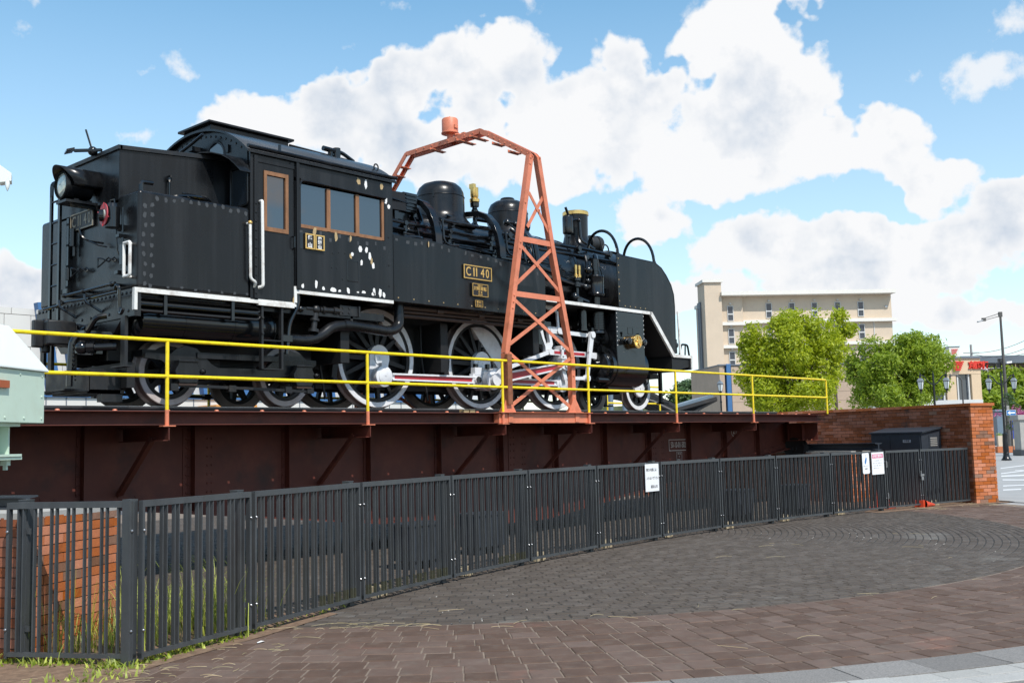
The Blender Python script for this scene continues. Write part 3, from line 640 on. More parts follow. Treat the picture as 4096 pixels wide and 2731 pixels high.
def build_loco():
    E = tag(empty('steam_locomotive', loco(11.6, 0, 0)), 'black tank steam locomotive with white trimmed running boards standing on the turntable', 'locomotive')
    B = lambda: MB(loco)
    def mk(b, name, m, par=E, **k): return b.build(name, m, par, **k)
    S = 1.29
    # ---- frame
    b = B()
    for s in (-1, 1): b.box(6.0, 17.3, s*.42-.02, s*.42+.02, .55, 1.25)
    b.box(9.2, 11.5, -.40, .40, .38, 1.6); b.box(6.2, 9.3, -.38, .38, .72, 1.3); b.box(11.5, 16.6, -.40, .40, .72, 1.55); b.box(15.0, 16.3, -.6, .6, .7, 1.9)
    b.box(9.0, 9.15, -1.1, 1.1, .6, 1.2); b.box(13.15, 13.3, -1.0, 1.0, .9, 1.6); b.box(11.1, 11.25, -.9, .9, .55, 1.3)
    mk(b, 'main_frame', 'loco_dark', smooth=0)
    b = B(); b.box(9.85, 13.1, -.75, .75, 1.5, 2.1); mk(b, 'firebox', 'loco_dark', smooth=0)
    # ---- boiler
    zc = 2.40
    b = B(); b.lathe([(.01, 9.6), (.79, 9.6), (.79, 14.75)], (0, 0, zc), (1, 0, 0), 56)
    boiler = mk(b, 'boiler', 'loco_gloss')
    for x in (10.55, 11.35, 12.05, 12.85, 13.55, 14.2, 14.7):
        b = B(); b.lathe([(.785, x-.03), (.798, x-.03), (.798, x+.03), (.785, x+.03)], (0, 0, zc), (1, 0, 0), 56); mk(b, 'boiler_band', 'loco_gloss', boiler)
    b = B(); b.lathe([(.765, 14.75), (.765, 16.5), (.80, 16.5), (.80, 16.58), (.70, 16.62), (.45, 16.72), (.01, 16.76)], (0, 0, zc), (1, 0, 0), 56)
    smk = mk(b, 'smokebox', 'loco_black')
    b = B(); b.rivets([(15.05+.0*k, -.765*math.cos(a), zc+.765*math.sin(a)) for k in range(1) for a in [R(-20+12*i) for i in range(11)]], .018, (0, -.7, .7)); mk(b, 'smokebox_rivets', 'loco_gloss', smk)
    # domes
    b = B(); b.lathe([(.60, 3.00), (.50, 3.12), (.43, 3.20), (.41, 3.28), (.405, 3.55), (.395, 3.64), (.36, 3.72), (.29, 3.785), (.17, 3.825), (.01, 3.84)], (12.02, 0, 0), (0, 0, 1), 44)
    d = mk(b, 'steam_dome', 'loco_black')
    b = B(); b.tube([(12.02+.407*math.cos(a), .407*math.sin(a), 3.56) for a in [2*math.pi*i/36 for i in range(36)]], .007, 6, True)
    b.box(11.66, 11.70, -.22, -.18, 3.5, 3.62); mk(b, 'dome_seam', 'loco_black', d)
    b = B(); b.lathe([(.55, 3.02), (.45, 3.10), (.385, 3.18), (.37, 3.28), (.365, 3.52), (.35, 3.62), (.31, 3.70), (.23, 3.755), (.13, 3.78), (.13, 3.81), (.115, 3.825), (.01, 3.825)], (13.70, 0, 0), (0, 0, 1), 44)
    d = mk(b, 'sand_dome', 'loco_black')
    b = B(); b.tube([(13.70+.367*math.cos(a), .367*math.sin(a), 3.53) for a in [2*math.pi*i/36 for i in range(36)]], .006, 6, True); mk(b, 'dome_seam', 'loco_black', d)
    # chimney
    cx = 15.66
    b = B(); b.lathe([(.46, 3.02), (.36, 3.10), (.275, 3.22), (.245, 3.32), (.240, 3.36), (.230, 3.36), (.234, 3.60), (.240, 3.80)], (cx, 0, 0), (0, 0, 1), 40)
    ch = mk(b, 'chimney', 'loco_black')
    b = B(); b.lathe([(.240, 3.78), (.254, 3.785), (.256, 3.845), (.245, 3.86), (.205, 3.86), (.20, 3.80)], (cx, 0, 0), (0, 0, 1), 40); mk(b, 'chimney_cap', 'brass', ch)
    b = B(); b.lathe([(.206, 3.85), (.20, 3.4), (.01, 3.4)], (cx, 0, 0), (0, 0, 1), 28); mk(b, 'chimney_flue', 'loco_dark', ch)
    # separator vessel and pipe beside the chimney
    b = B(); vx, vy = 15.22, -.16
    b.lathe([(.01, 3.28), (.05, 3.29), (.05, 3.33), (.10, 3.36), (.105, 3.38), (.105, 3.66), (.095, 3.69), (.01, 3.70)], (vx, vy, 0), (0, 0, 1), 24)
    b.cyl((vx+.03, vy, 3.7), (vx-.06, vy, 3.86), .026, n=10); b.cyl((vx-.05, vy, 3.1), (vx-.05, vy, 3.36), .02, n=8); b.cyl((vx+.05, vy, 3.1), (vx+.05, vy, 3.36), .016, n=8)
    b.tube(rounded([(vx+.08, vy, 3.62), (vx+.22, vy-.10, 3.66), (vx+.22, vy-.12, 3.25), (vx+.42, vy-.3, 3.06)], .08), .026, 10)
    b.sphere((vx+.21, vy-.10, 3.63), .042); mk(b, 'separator_vessel', 'loco_gloss')
    # turbo generator in front of the chimney
    b = B(); b.lathe([(.01, -.15), (.165, -.15), (.18, -.13), (.18, -.02), (.165, -.02), (.165, .02), (.18, .02), (.18, .08), (.16, .13), (.01, .14)], (16.26, .02, 3.30), (1, -.28, 0), 30)
    b.cyl((16.1, .05, 3.32), (16.04, .06, 3.32), .07, n=14); b.box(16.15, 16.4, -.12, .12, 3.05, 3.16)
    b.tube([(16.22, -.25, 3.07+.09*math.sin(a)+.09) if 0 else (16.22+.10*math.cos(a), -.28, 3.15+.10*math.sin(a)) for a in [2*math.pi*i/20 for i in range(20)]], .015, 6, True)
    mk(b, 'turbo_generator', 'loco_dull')
    # safety valve / whistle behind the steam dome
    b = B(); wx, wy = 12.62, -.22
    b.lathe([(.055, 3.10), (.055, 3.16), (.04, 3.18), (.04, 3.34), (.06, 3.36), (.062, 3.41), (.045, 3.43), (.045, 3.46), (.075, 3.47), (.08, 3.53), (.045, 3.56)], (wx, wy, 0), (0, 0, 1), 16)
    b.cyl((wx, wy, 3.26), (wx+.22, wy-.10, 3.24), .04, n=10); b.cyl((wx+.22, wy-.10, 3.24), (wx+.25, wy-.115, 3.24), .075, n=8)
    b.tube(rounded([(wx, wy, 3.24), (wx-.2, wy-.12, 3.10), (wx-.9, wy-.22, 3.16)], .1), .02, 8)
    w = mk(b, 'whistle_valve', 'loco_gloss')
    b = B(); b.lathe([(.03, 3.53), (.085, 3.55), (.088, 3.60), (.06, 3.62), (.072, 3.66), (.072, 3.80), (.01, 3.80)], (wx, wy, 0), (0, 0, 1), 18); b.box(wx-.075, wx-.01, wy-.05, wy+.05, 3.78, 3.86); mk(b, 'whistle', 'brass', w)
    # turbo pump cluster on the boiler in front of the cab
    b = B(); b.cyl((10.36, -.50, 3.12), (10.62, -.50, 3.12), .15, n=20); b.cyl((10.30, -.50, 3.12), (10.36, -.50, 3.12), .10, n=16); b.box(10.58, 10.86, -.68, -.36, 3.02, 3.32)
    for k in range(5): b.box(10.84, 10.875, -.66, -.38, 3.04+.055*k, 3.07+.055*k)
    for k in range(5): b.box(10.62+.0*k, 10.84, -.70, -.675, 3.05+.055*k, 3.075+.055*k)
    b.box(10.45, 10.75, -.62, -.42, 2.75, 3.02); b.tube(rounded([(10.86, -.5, 3.14), (11.02, -.5, 3.16), (11.04, -.6, 2.9), (10.8, -.72, 2.78)], .1), .035, 8)
    b.cyl((10.9, -.55, 3.2), (10.9, -.55, 2.98), .05, n=10); b.tube(rounded([(10.32, -.55, 3.1), (10.1, -.6, 3.05), (9.95, -.62, 3.0), (9.8, -.66, 3.02)], .1), .06, 10)
    b.tube(rounded([(10.76, -.70, 2.95), (10.76, -.78, 2.8), (10.76, -.86, 2.46)], .05), .012, 6)
    mk(b, 'feed_pump', 'loco_gloss')
    b = B(); b.tube([(9.8, -.55, 3.28), (10.15, -.52, 3.33), (10.5, -.5, 3.26), (10.7, -.5, 3.28)], .03, 8)
    b.lathe([(.01, 0), (.07, .02), (.07, .03), (.01, .05)], (10.0, -.62, 2.62), (0, -.7, .7), 14)
    mk(b, 'steam_pipe', 'loco_gloss')
    # handrails and pipes along the boiler
    for (y, z, x0, x1, r) in ((-.72, 2.98, 11.3, 12.75, .034), (-.80, 2.80, 10.2, 13.3, .026), (-.79, 2.70, 10.2, 12.7, .020), (-.62, 2.975, 12.75, 15.9, .034), (-.68, 2.82, 12.9, 16.5, .028), (-.80, 2.56, 10.3, 14.2, .016), (-.805, 2.60, 11.2, 14.0, .012)):
        b = B(); n = 10; b.tube([(x0+(x1-x0)*i/n, y+.006*math.sin(i*2.1), z+.006*math.cos(i*1.7)) for i in range(n+1)], r, 8)
        x = x0+.3
        while x < x1:
            b.box(x-.03, x+.03, y-.0, y+.10, z-.09, z-.01); b.cyl((x, y-.03, z), (x, y+.03, z), r*1.5, n=8); x += .95
        mk(b, 'boiler_pipe', 'loco_gloss')
    # ducts arching over the boiler to the tanks
    for x0 in (10.96, 12.40):
        half = [(-1.02, 2.44), (-1.01, 2.62), (-.97, 2.82), (-.88, 3.02), (-.74, 3.17), (-.56, 3.255), (-.30, 3.285), (0, 3.29)]
        pts = half+[(-y, z) for y, z in half[-2::-1]]
        b = B()
        for (w, dx) in ((.075, .0),):
            for i in range(len(pts)-1):
                p = Vector((0, *pts[i])); q = Vector((0, *pts[i+1]))
            vs = []; 
            for i, (y, z) in enumerate(pts):
                a = Vector(pts[max(i-1, 0)]); c = Vector(pts[min(i+1, len(pts)-1)]); t = (c-a).normalized(); nrm = Vector((-t.y, t.x))
                for (dx2, k) in ((-.07, -.045), (.07, -.045), (.07, .045), (-.07, .045)): vs.append((x0+dx2, y+nrm.x*k, z+nrm.y*k))
            fs = []
            for i in range(len(pts)-1):
                for k in range(4): fs.append((i*4+k, i*4+(k+1) % 4, i*4+4+(k+1) % 4, i*4+4+k))
            b.add(vs, fs)
        b.tube(rounded([(x0+.10, -1.03, 2.9), (x0+.10, -1.06, 2.55), (x0+.22, -1.06, 2.5), (x0+.42, -1.06, 2.52)], .08), .02, 8)
        b.box(x0-.09, x0+.40, -1.10, -.94, 2.42, 2.455)
        mk(b, 'tank_breather_duct', 'loco_gloss', bevel=.012)
    # thin loose pipes by the tower
    b = B()
    b.tube(rounded([(13.30, -.95, 2.9), (13.32, -1.0, 2.6), (13.3, -1.02, 2.42), (13.75, -.98, 2.36), (13.95, -.95, 2.26), (14.4, -.92, 2.22)], .14), .045, 10)
    b.tube(rounded([(12.75, -.9, 3.0), (12.95, -1.0, 2.85), (12.98, -1.03, 2.45)], .1), .025, 8)
    b.cyl((13.25, -.45, 3.25), (13.55, -.62, 3.18), .028, n=8); b.sphere((13.18, -.45, 3.24), .065); b.sphere((13.32, -.52, 3.22), .055); b.cyl((13.53, -.6, 3.18), (13.57, -.63, 3.17), .06, n=10)
    for x in (13.2, 13.34): b.tube(rounded([(x, -.5, 3.2), (x+.05, -.78, 2.95), (x+.08, -.86, 2.5)], .1), .02, 8)
    for k in range(6): b.tube(rounded([(13.05+.0*k, -.82, 2.50-.035*k), (13.9, -.83, 2.52-.03*k), (14.2+.1*k, -.83, 2.50-.05*k)], .1), .008, 5)
    b.tube([(13.8, -.80, 2.64), (14.0, -.86, 2.55), (14.2, -.9, 2.42), (14.4, -.92, 2.38)], .010, 6)
    mk(b, 'oil_pipes', 'loco_gloss')
    # ---- side tanks
    for s in (-1, 1):
        b = B(); b.prism([(9.82, 1.49), (13.17, 1.49), (13.17, 2.29), (10.56, 2.465), (9.82, 2.465)], s*S, s*.72)
        t = mk(b, 'side_tank', 'loco_black', bevel=.012)
        if s < 0:
            b = B(); b.rivets([(9.9+.30*i, -S, 1.55) for i in range(11)], .012); mk(b, 'tank_rivets', 'chip_buff', t)
            b = B(); b.lathe([(.26, 0), (.27, .02), (.25, .05), (.01, .06)], (10.35, -1.0, 2.465), (0, 0, 1), 24); b.tube([(10.25, -1.05, 2.52), (10.25, -1.05, 2.57), (10.45, -1.05, 2.57), (10.45, -1.05, 2.52)], .012, 6); mk(b, 'filler_lid', 'loco_gloss', t)
    rnd = random.Random(3)
    def patch(b, x, y, z, w, h):
        n = rnd.choice((5, 6, 7)); pts = []; a0 = rnd.uniform(0, 6.28)
        for k in range(n):
            a = a0+6.2832*k/n; q = rnd.uniform(.75, 1.25); c_, s_ = math.cos(a), math.sin(a); m_ = max(abs(c_), abs(s_))**.75; pts.append((x+w*c_/m_*q, z+h*s_/m_*q))
        b.prism(pts, y-.0012, y+.0012)
    b = B()
    for i in range(19):
        x = 9.9+.17*i+rnd.uniform(-.04, .04); z = (2.40 if x < 10.56 else 2.40-(x-10.56)*.065)+rnd.uniform(-.03, .01)
        if rnd.random() < .75: b.obox((x, -S-.0015, z), (.026*rnd.uniform(.6, 1.2), 0, rnd.uniform(-.004, .004)), (0, .0012, 0), (rnd.uniform(-.006, .006), 0, .026*rnd.uniform(.7, 1.2)))
    for i in range(9): patch(b, 5.99+rnd.uniform(-.02, .03), -S-.0015, 1.38+.115*i, .022, .030)
    for i in range(9): patch(b, 6.09+rnd.uniform(-.02, .02), -S-.0015, 1.36+.12*i, .024, .028)
    for i in range(13): patch(b, 6.15+.11*i, -S-.0015, 2.42+rnd.uniform(-.03, .02), .022, .028)
    for i in range(7): patch(b, 6.3+.18*i, -S-.0015, 1.36+rnd.uniform(0, .02), .02, .015)
    for i in range(10): b.obox((8.2+.16*i, -S-.0125, 2.28+rnd.uniform(-.06, .03)), (.022*rnd.uniform(.5, 1.3), 0, 0), (0, .0012, 0), (0, 0, .025))
    mk(b, 'grey_paint_patches', 'chip_grey', smooth=0)
    b = B()
    for (x, z, w, h) in ((8.22, 1.56, .022, .03), (8.44, 1.61, .02, .055), (8.56, 1.56, .022, .025), (8.72, 1.56, .05, .03), (8.83, 1.55, .022, .016), (8.98, 1.57, .022, .04), (9.15, 1.56, .022, .012), (9.25, 1.57, .035, .02), (9.42, 1.56, .03, .03), (9.44, 1.60, .022, .05), (9.55, 1.58, .025, .055), (9.62, 1.56, .022, .04),
                         (9.20, 2.17, .032, .045), (9.31, 2.17, .024, .04), (9.37, 2.09, .022, .06), (9.06, 2.08, .028, .035), (9.22, 1.99, .022, .045), (9.43, 1.96, .022, .05), (9.31, 3.11, .022, .075), (9.68, 2.93, .022, .04), (9.73, 2.84, .028, .035)):
        patch(b, x, -S-.0135, z, w, h)
    mk(b, 'white_paint_patches', 'chip_white', smooth=0)
    b = B()
    for (x, z, w, h) in ((9.18, 3.12, .035, .05), (9.6, 3.12, .03, .045), (9.4, 2.02, .02, .05), (9.03, 2.05, .02, .03), (8.08, 1.36, .018, .04), (8.42, 2.31, .03, .05), (8.78, 2.29, .022, .06), (9.03, 2.29, .018, .04), (10.5, 2.4, .012, .05)):
        patch(b, x, -S-.013, z, w, h)
    mk(b, 'rust_patches', 'chip_buff', smooth=0)
    # ---- cab
    for s in (-1, 1):
        b = B(); y0, y1 = s*(S+.012), s*(S-.02)
        b.box(8.13, 9.80, y0, y1, 1.50, 2.335); b.box(8.10, 8.20, y0, y1, 2.335, 3.0); b.box(9.645, 9.80, y0, y1, 2.335, 2.95); b.box(8.10, 9.80, y0, y1, 2.95, 3.27)
        b.box(7.42, 7.535, y0, y1, 1.32, 3.27); b.box(7.535, 8.10, y0, y1, 3.10, 3.27); b.box(8.10, 8.13, y0, y1, 1.31, 2.335)
        side = mk(b, 'cab_side', 'loco_black')
        b = B(); b.box(8.115, 8.16, s*(S+.012), s*(S+.04), 1.52, 3.2); b.box(7.47, 7.52, s*(S+.012), s*(S+.03), 1.34, 3.18)
        b.rivets([(7.495, s*(S+.03), 1.4+.115*i) for i in range(11)], .016, (0, s, 0)); b.rivets([(8.03, s*(S+.012), 3.17), (9.72, s*(S+.012), 2.4), (9.72, s*(S+.012), 2.0), (9.72, s*(S+.012), 1.7)], .014, (0, s, 0))
        mk(b, 'cab_strip', 'loco_black', side)
        # door
        b = B(); y0, y1 = s*(S+.002), s*(S-.022)
        b.box(7.54, 8.095, y0, y1, 1.305, 2.235); b.box(7.54, 7.645, y0, y1, 2.235, 3.0); b.box(7.985, 8.095, y0, y1, 2.235, 3.0); b.box(7.54, 8.095, y0, y1, 3.0, 3.095)
        dr = mk(b, 'cab_door', 'loco_black')
        b = B(); y0, y1 = s*(S+.016), s*(S-.01)
        b.box(7.625, 7.668, y0, y1, 2.22, 3.005); b.box(7.955, 8.0, y0, y1, 2.22, 3.005); b.box(7.668, 7.955, y0, y1, 2.22, 2.275); b.box(7.668, 7.955, y0, y1, 2.955, 3.005); mk(b, 'window_frame', 'wood', dr)
        b = B(); b.box(7.66, 7.96, s*(S-.012), s*(S-.018), 2.26, 2.97); mk(b, 'window_pane', 'glass', dr)
        b = B(); b.tube([(8.07, s*(S+.005), 2.20), (8.07, s*(S+.05), 2.19), (8.07, s*(S+.05), 2.05), (8.07, s*(S+.006), 2.03)], .011, 6); mk(b, 'door_handle', 'loco_gloss', dr)
        # three sash windows
        for (a, c) in ((8.20, 8.63), (8.69, 9.13), (9.19, 9.60)):
            b = B(); b.box(a, c, s*(S-.014), s*(S-.02), 2.38, 2.93); mk(b, 'window_pane', 'glass', side)
        b = B(); y0, y1 = s*(S+.010), s*(S-.012)
        for (a, c) in ((8.63, 8.69), (9.13, 9.19), (9.60, 9.64)): b.box(a, c, y0, y1, 2.345, 2.93)
        for (a, c) in ((8.20, 8.63), (8.69, 9.13), (9.19, 9.60)): b.box(a, c, y0, s*(S-.010), 2.34, 2.385)
        mk(b, 'window_frame', 'wood', side)
        b = B(); b.tube(rounded([(8.165, s*(S+.025), 2.86), (8.19, s*(S+.03), 2.97), (8.3, s*(S+.03), 2.975), (9.66, s*(S+.03), 2.955)], .05), .018, 6); mk(b, 'window_drip_rail', 'loco_black', side)
        # grab rails (white)
        if s < 0:
            b = B(); y = -S-.06; b.tube(rounded([(7.565, -S-.01, 2.585), (7.565, y, 2.59), (7.575, y, 1.49), (7.54, -S-.01, 1.475)], .04), .021, 8); mk(b, 'grab_rail', 'white_paint')
            b = B(); b.tube(rounded([(7.385, -S, 2.275), (7.385, y, 2.27), (7.39, y, 1.57), (7.47, y, 1.53), (7.475, -S-.01, 1.475)], .04), .019, 8); mk(b, 'grab_rail', 'white_paint')
            b = B(); b.sphere((7.385, y, 2.28), .028); mk(b, 'rail_knob', 'gold_paint')
    # roof
    arcp = []
    for i in range(25):
        y = -1.34+2.68*i/24; rr = 2.02; arcp.append((y, 3.735-rr+math.sqrt(rr*rr-y*y)))
    b = B(); vs = []; fs = []
    for x in (7.36, 9.86):
        for y, z in arcp: vs.append((x, y, z))
        for y, z in arcp: vs.append((x, y, z-.03))
    n = 25
    for i in range(n-1):
        fs += [(i, i+1, 2*n+i+1, 2*n+i), (n+i, 3*n+i, 3*n+i+1, n+i+1), (i, n+i, n+i+1, i+1), (2*n+i, 2*n+i+1, 3*n+i+1, 3*n+i)]
    fs += [(0, 2*n, 3*n, n), (n-1, 2*n-1, 4*n-1, 3*n-1)]
    b.add(vs, fs); roof = mk(b, 'cab_roof', 'loco_black')
    for s in (-1, 1):
        b = B(); b.tube([(7.36, s*1.335, 3.275), (9.86, s*1.335, 3.275)], .026, 8); mk(b, 'gutter', 'loco_black', roof)
    b = B(); b.box(7.44, 8.70, -.34, .34, 3.70, 3.80); b.box(7.38, 8.76, -.40, .40, 3.80, 3.835); mk(b, 'roof_vent', 'loco_black', roof, bevel=.01)
    b = B(); b.tube([(8.7, -.36, 3.745), (9.75, -.36, 3.72)], .018, 6); b.tube([(9.25, -.42, 3.80), (9.55, -.42, 3.79)], .04, 8); b.tube(rounded([(9.38, -.40, 3.70), (9.38, -.42, 3.80), (9.62, -.40, 3.80), (9.82, -.42, 3.70)], .06), .03, 8); b.cyl((9.5, -.42, 3.68), (9.5, -.42, 3.84), .06, n=10); b.cyl((9.40, -.42, 3.68), (9.40, -.42, 3.8), .03, n=8)
    b.tube([(9.72+.04*math.cos(a), -1.05, 3.47+.05*math.sin(a)) for a in [2*math.pi*i/12 for i in range(12)]], .012, 6, True); b.cyl((7.94, -1.2, 3.30), (7.94, -1.2, 3.42), .02, n=8)
    mk(b, 'roof_fittings', 'loco_gloss', roof)
    # front and rear cab walls
    for x0, x1, zb in ((9.77, 9.80, 1.5), (7.42, 7.45, 2.0)):
        poly = [(-S, zb), (S, zb)]+[(-y, z-.04) for y, z in arcp if abs(y) <= S]
        b = B(); b.prism(poly, x0, x1, 'yz'); w = mk(b, 'cab_end_wall', 'loco_black')
        if x0 < 8:
            b = B()
            for y in (-.5, .5): b.lathe([(.19, 0), (.20, .012), (.22, .012), (.23, 0)], (x0, y, 3.29), (-1, 0, 0), 24)
            b.rivets([(x0, -1.1+.12*i, 3.74-2.02+math.sqrt(2.02**2-(-1.1+.12*i)**2)-.10) for i in range(19)], .018, (-1, 0, 0)); b.box(x0-.025, x0, -.83, -.78, 3.3, 3.4); mk(b, 'spectacle_frame', 'loco_black', w)
            b = B()
            for y in (-.5, .5): b.cyl((x0-.004, y, 3.29), (x0, y, 3.29), .19, n=24)
            mk(b, 'window_pane', 'glass', w)
            b = B(); b.box(x0-.01, x0, -1.25, -.9, 2.55, 3.02); mk(b, 'window_pane', 'glass', w)
            b = B(); b.tube(rounded([(x0-.015, -1.26, 3.03), (x0-.015, -.88, 3.05), (x0-.015, -.88, 2.53), (x0-.015, -1.26, 2.53), (x0-.015, -1.26, 3.03)], .05), .014, 6); mk(b, 'window_rim', 'loco_black', w)
            b = B(); b.tube([(x0-.14, .3, 3.44), (x0-.14, -.1, 3.52), (x0-.14, -.42, 3.60)], .022, 8); b.box(x0-.14, x0, -.15, -.05, 3.44, 3.5); b.cyl((x0-.14, .3, 3.44), (x0-.14, .36, 3.42), .035, n=8); mk(b, 'roof_rail', 'loco_black', w)
    b = B(); b.prism([(7.95, 2.3), (9.8, 2.3), (9.8, 2.34), (7.95, 2.34)], -1.2, 1.2); mk(b, 'cab_floor', 'loco_dark')
    b = B(); b.obox((10.05, -.95, 3.05), (.22, 0, -.02), (0, .20, .02), (0, .002, .01)); b.obox((10.0, -1.12, 3.02), (.20, -.02, 0), (0, .015, .14), (0, .003, 0)); mk(b, 'front_wind_shield', 'loco_black')
    # ---- bunker
    b = B(); b.box(5.92, 7.43, -S, S, 1.33, 2.485); bk = mk(b, 'rear_water_tank', 'loco_black', bevel=.045, seg=3)
    b = B(); b.prism([(5.92, 2.40), (7.42, 2.40), (7.42, 3.19), (5.92, 3.07)], -.82, .82); cb = mk(b, 'coal_bunker', 'loco_black', bevel=.01)
    b = B(); z0, z1 = 3.07, 3.19
    b.bar((5.92, -.82, 3.075), (7.42, -.82, 3.195), .05, .05); b.bar((5.92, -.845, 3.075), (5.92, .845, 3.075), .05, .05); b.bar((5.92, .82, 3.075), (7.42, .82, 3.195), .05, .05); mk(b, 'bunker_rim', 'loco_dull', cb)
    b = B(); b.bar((5.93, -.35, 3.14), (5.70, -.10, 3.14), .05, .03); b.obox((5.68, -.02, 3.15), (.03, .1, 0), (.05, 0, .02), (0, 0, .01)); b.bar((5.86, -.25, 3.14), (5.80, -.20, 3.40), .035, .02); b.sphere((5.86, -.26, 3.13), .06); mk(b, 'bunker_lever', 'loco_gloss', cb)
    for s in (-1, 1):
        pts = [(-.78, 3.19), (-.86, 3.215), (-.98, 3.205), (-1.10, 3.165), (-1.20, 3.10), (-1.27, 3.02), (-1.305, 2.95)]
        vs = []; fs = []
        for i, (y, z) in enumerate(pts):
            xr = 6.93+.30*math.sin(math.pi*min(1, i/6*1.0))*.35+.34*(i/6)**2
            vs += [(xr, -s*y, z), (7.43, -s*y, z), (7.43, -s*y, z-.012), (xr, -s*y, z-.012)]
        for i in range(len(pts)-1):
            for k in range(4): fs.append((i*4+k, i*4+(k+1) % 4, i*4+4+(k+1) % 4, i*4+4+k))
        fs += [(0, 1, 2, 3), tuple(len(vs)-4+k for k in range(4))]
        b = B(); b.add(vs, fs); mk(b, 'window_hood', 'loco_black')
    b = B(); b.lathe([(.25, 0), (.27, .02), (.25, .045), (.01, .055)], (6.72, -1.03, 2.485), (0, 0, 1), 24); b.tube([(6.62, -1.05, 2.54), (6.62, -1.05, 2.585), (6.80, -1.05, 2.585), (6.80, -1.05, 2.54)], .012, 6); b.box(6.78, 6.86, -1.2, -1.1, 2.5, 2.56); mk(b, 'filler_lid', 'loco_gloss', bk)
    b = B(); b.tube(rounded([(6.02, -1.15, 2.47), (6.02, -1.15, 2.61), (6.17, -1.15, 2.615)], .05), .026, 8); mk(b, 'breather_pipe', 'loco_gloss', bk)
    b = B(); b.box(6.54, 6.56, -.90, -.82, 2.80, 2.83); b.lathe([(.03, 0), (.03, .03), (.015, .05), (.01, .3)], (6.55, -.86, 2.80), (0, 0, -1), 8); mk(b, 'bunker_cock', 'loco_gloss', cb)
    # ---- rear end plate, white trim
    b = B(); b.box(5.88, 5.96, -S, S, 1.00, 1.325); b.box(5.96, 9.7, -1.2, 1.2, 1.2, 1.30); b.prism([(-.95, 1.0), (.95, 1.0), (.6, .70), (-.6, .70)], 5.90, 5.95, 'yz')
    ep = mk(b, 'rear_end_beam', 'loco_black')
    b = B(); pr = [(5.88, -1.2+.1*i, 1.28) for i in range(25)]+[(5.88, -1.15+.23*i, 1.07) for i in range(11)]+[(5.90, -.8+.2*i, .80) for i in range(9) if abs(-.8+.2*i) < .68]
    b.rivets(pr, .02, (-1, 0, 0)); mk(b, 'beam_rivets', 'loco_gloss', ep)
    b = B(); y = -S-.012
    b.box(5.875, 8.12, y, -S+.04, 1.275, 1.33); b.box(5.872, 5.91, y-.002, -S+.04, 1.07, 1.275); b.box(8.085, 8.128, y-.004, -S+.03, 1.33, 1.545); b.box(8.128, 9.80, y, -S+.04, 1.455, 1.505); b.box(7.54, 8.085, y-.006, -S+.03, 1.255, 1.308)
    mk(b, 'white_edge_strip', 'white_paint', smooth=0)
    b = B(); y = S+.012; b.box(5.875, 8.12, S-.04, y, 1.275, 1.33); b.box(8.12, 9.8, S-.04, y, 1.455, 1.505); mk(b, 'white_edge_strip', 'white_paint', smooth=0)
    # ---- front running board and sloping apron
    for s in (-1, 1):
        b = B(); b.box(13.17, 16.24, s*S, s*.62, 1.765, 1.80); b.prism([(16.22, 1.80), (16.95, 1.03), (16.95, .99), (16.20, 1.765)], s*S, s*.5); b.box(16.93, 17.56, s*S, s*.0, .985, 1.02)
        mk(b, 'running_board', 'loco_dark', smooth=0)
        b = B(); y0, y1 = s*(S+.012), s*(S-.03)
        b.box(13.17, 16.22, y0, y1, 1.77, 1.825)
        b.prism([(16.19, 1.825), (16.25, 1.825), (16.97, 1.06), (16.97, 1.0), (16.92, 1.0), (16.19, 1.77)], y0, y1)
        b.box(16.95, 17.585, y0+s*.001, y1, 1.0, 1.055); b.box(17.535, 17.585, y0+s*.002, y1, .79, 1.0)
        mk(b, 'white_edge_strip', 'white_paint', smooth=0)
        b = B(); b.prism([(15.21, 1.826), (15.19, 2.79), (15.25, 2.845), (15.33, 2.80), (16.36, 2.785), (16.42, 2.83), (16.47, 2.765), (16.62, 2.70), (16.78, 2.57), (16.93, 2.40), (17.01, 2.22), (17.03, 2.0), (17.01, 1.08), (16.95, 1.06), (16.25, 1.827)], s*(S+.006), s*(S-.008))
        df = mk(b, 'smoke_deflector', 'loco_black', smooth=0)
        if s < 0:
            b = B(); b.rivets([(15.235, -S-.006, 1.95+.13*i) for i in range(7)]+[(15.4+.16*i, -S-.006, 1.87) for i in range(5)], .012); mk(b, 'deflector_bolts', 'chip_buff', df)
            b = B(); b.tube([(15.22, -S-.004, 1.84), (15.195, -S-.004, 2.78), (15.33, -S-.004, 2.80), (16.40, -S-.004, 2.785), (16.62, -S-.004, 2.70), (16.78, -S-.004, 2.57), (16.93, -S-.004, 2.40), (17.01, -S-.004, 2.22), (17.03, -S-.004, 2.0), (17.01, -S-.004, 1.1)], .010, 5); mk(b, 'deflector_edge', 'loco_gloss', df)
        for x in (15.27, 16.42):
            b = B(); b.tube(bez((x+.06, s*.52, 2.98), (x+.05, s*.58, 3.48), (x+.02, s*1.22, 3.42), (x, s*1.27, 2.80), 16), .028, 8); mk(b, 'deflector_stay', 'loco_gloss', df)
    # front buffer beam, lamp, flag holder, handrail
    b = B(); b.box(17.50, 17.56, -S, S, .78, .99); b.prism([(16.9, .99), (17.5, .99), (17.5, .83), (17.3, .80), (17.05, .72), (16.9, .72)], -S+.02, S-.02); bb = mk(b, 'front_buffer_beam', 'loco_dark', smooth=0)
    b = B(); b.box(17.12, 17.30, -1.14, -.98, 1.10, 1.38); b.cyl((17.30, -1.06, 1.27), (17.37, -1.06, 1.27), .065, n=14); b.cyl((17.21, -1.06, 1.38), (17.21, -1.06, 1.42), .04, n=10); mk(b, 'front_marker_lamp', 'loco_black')
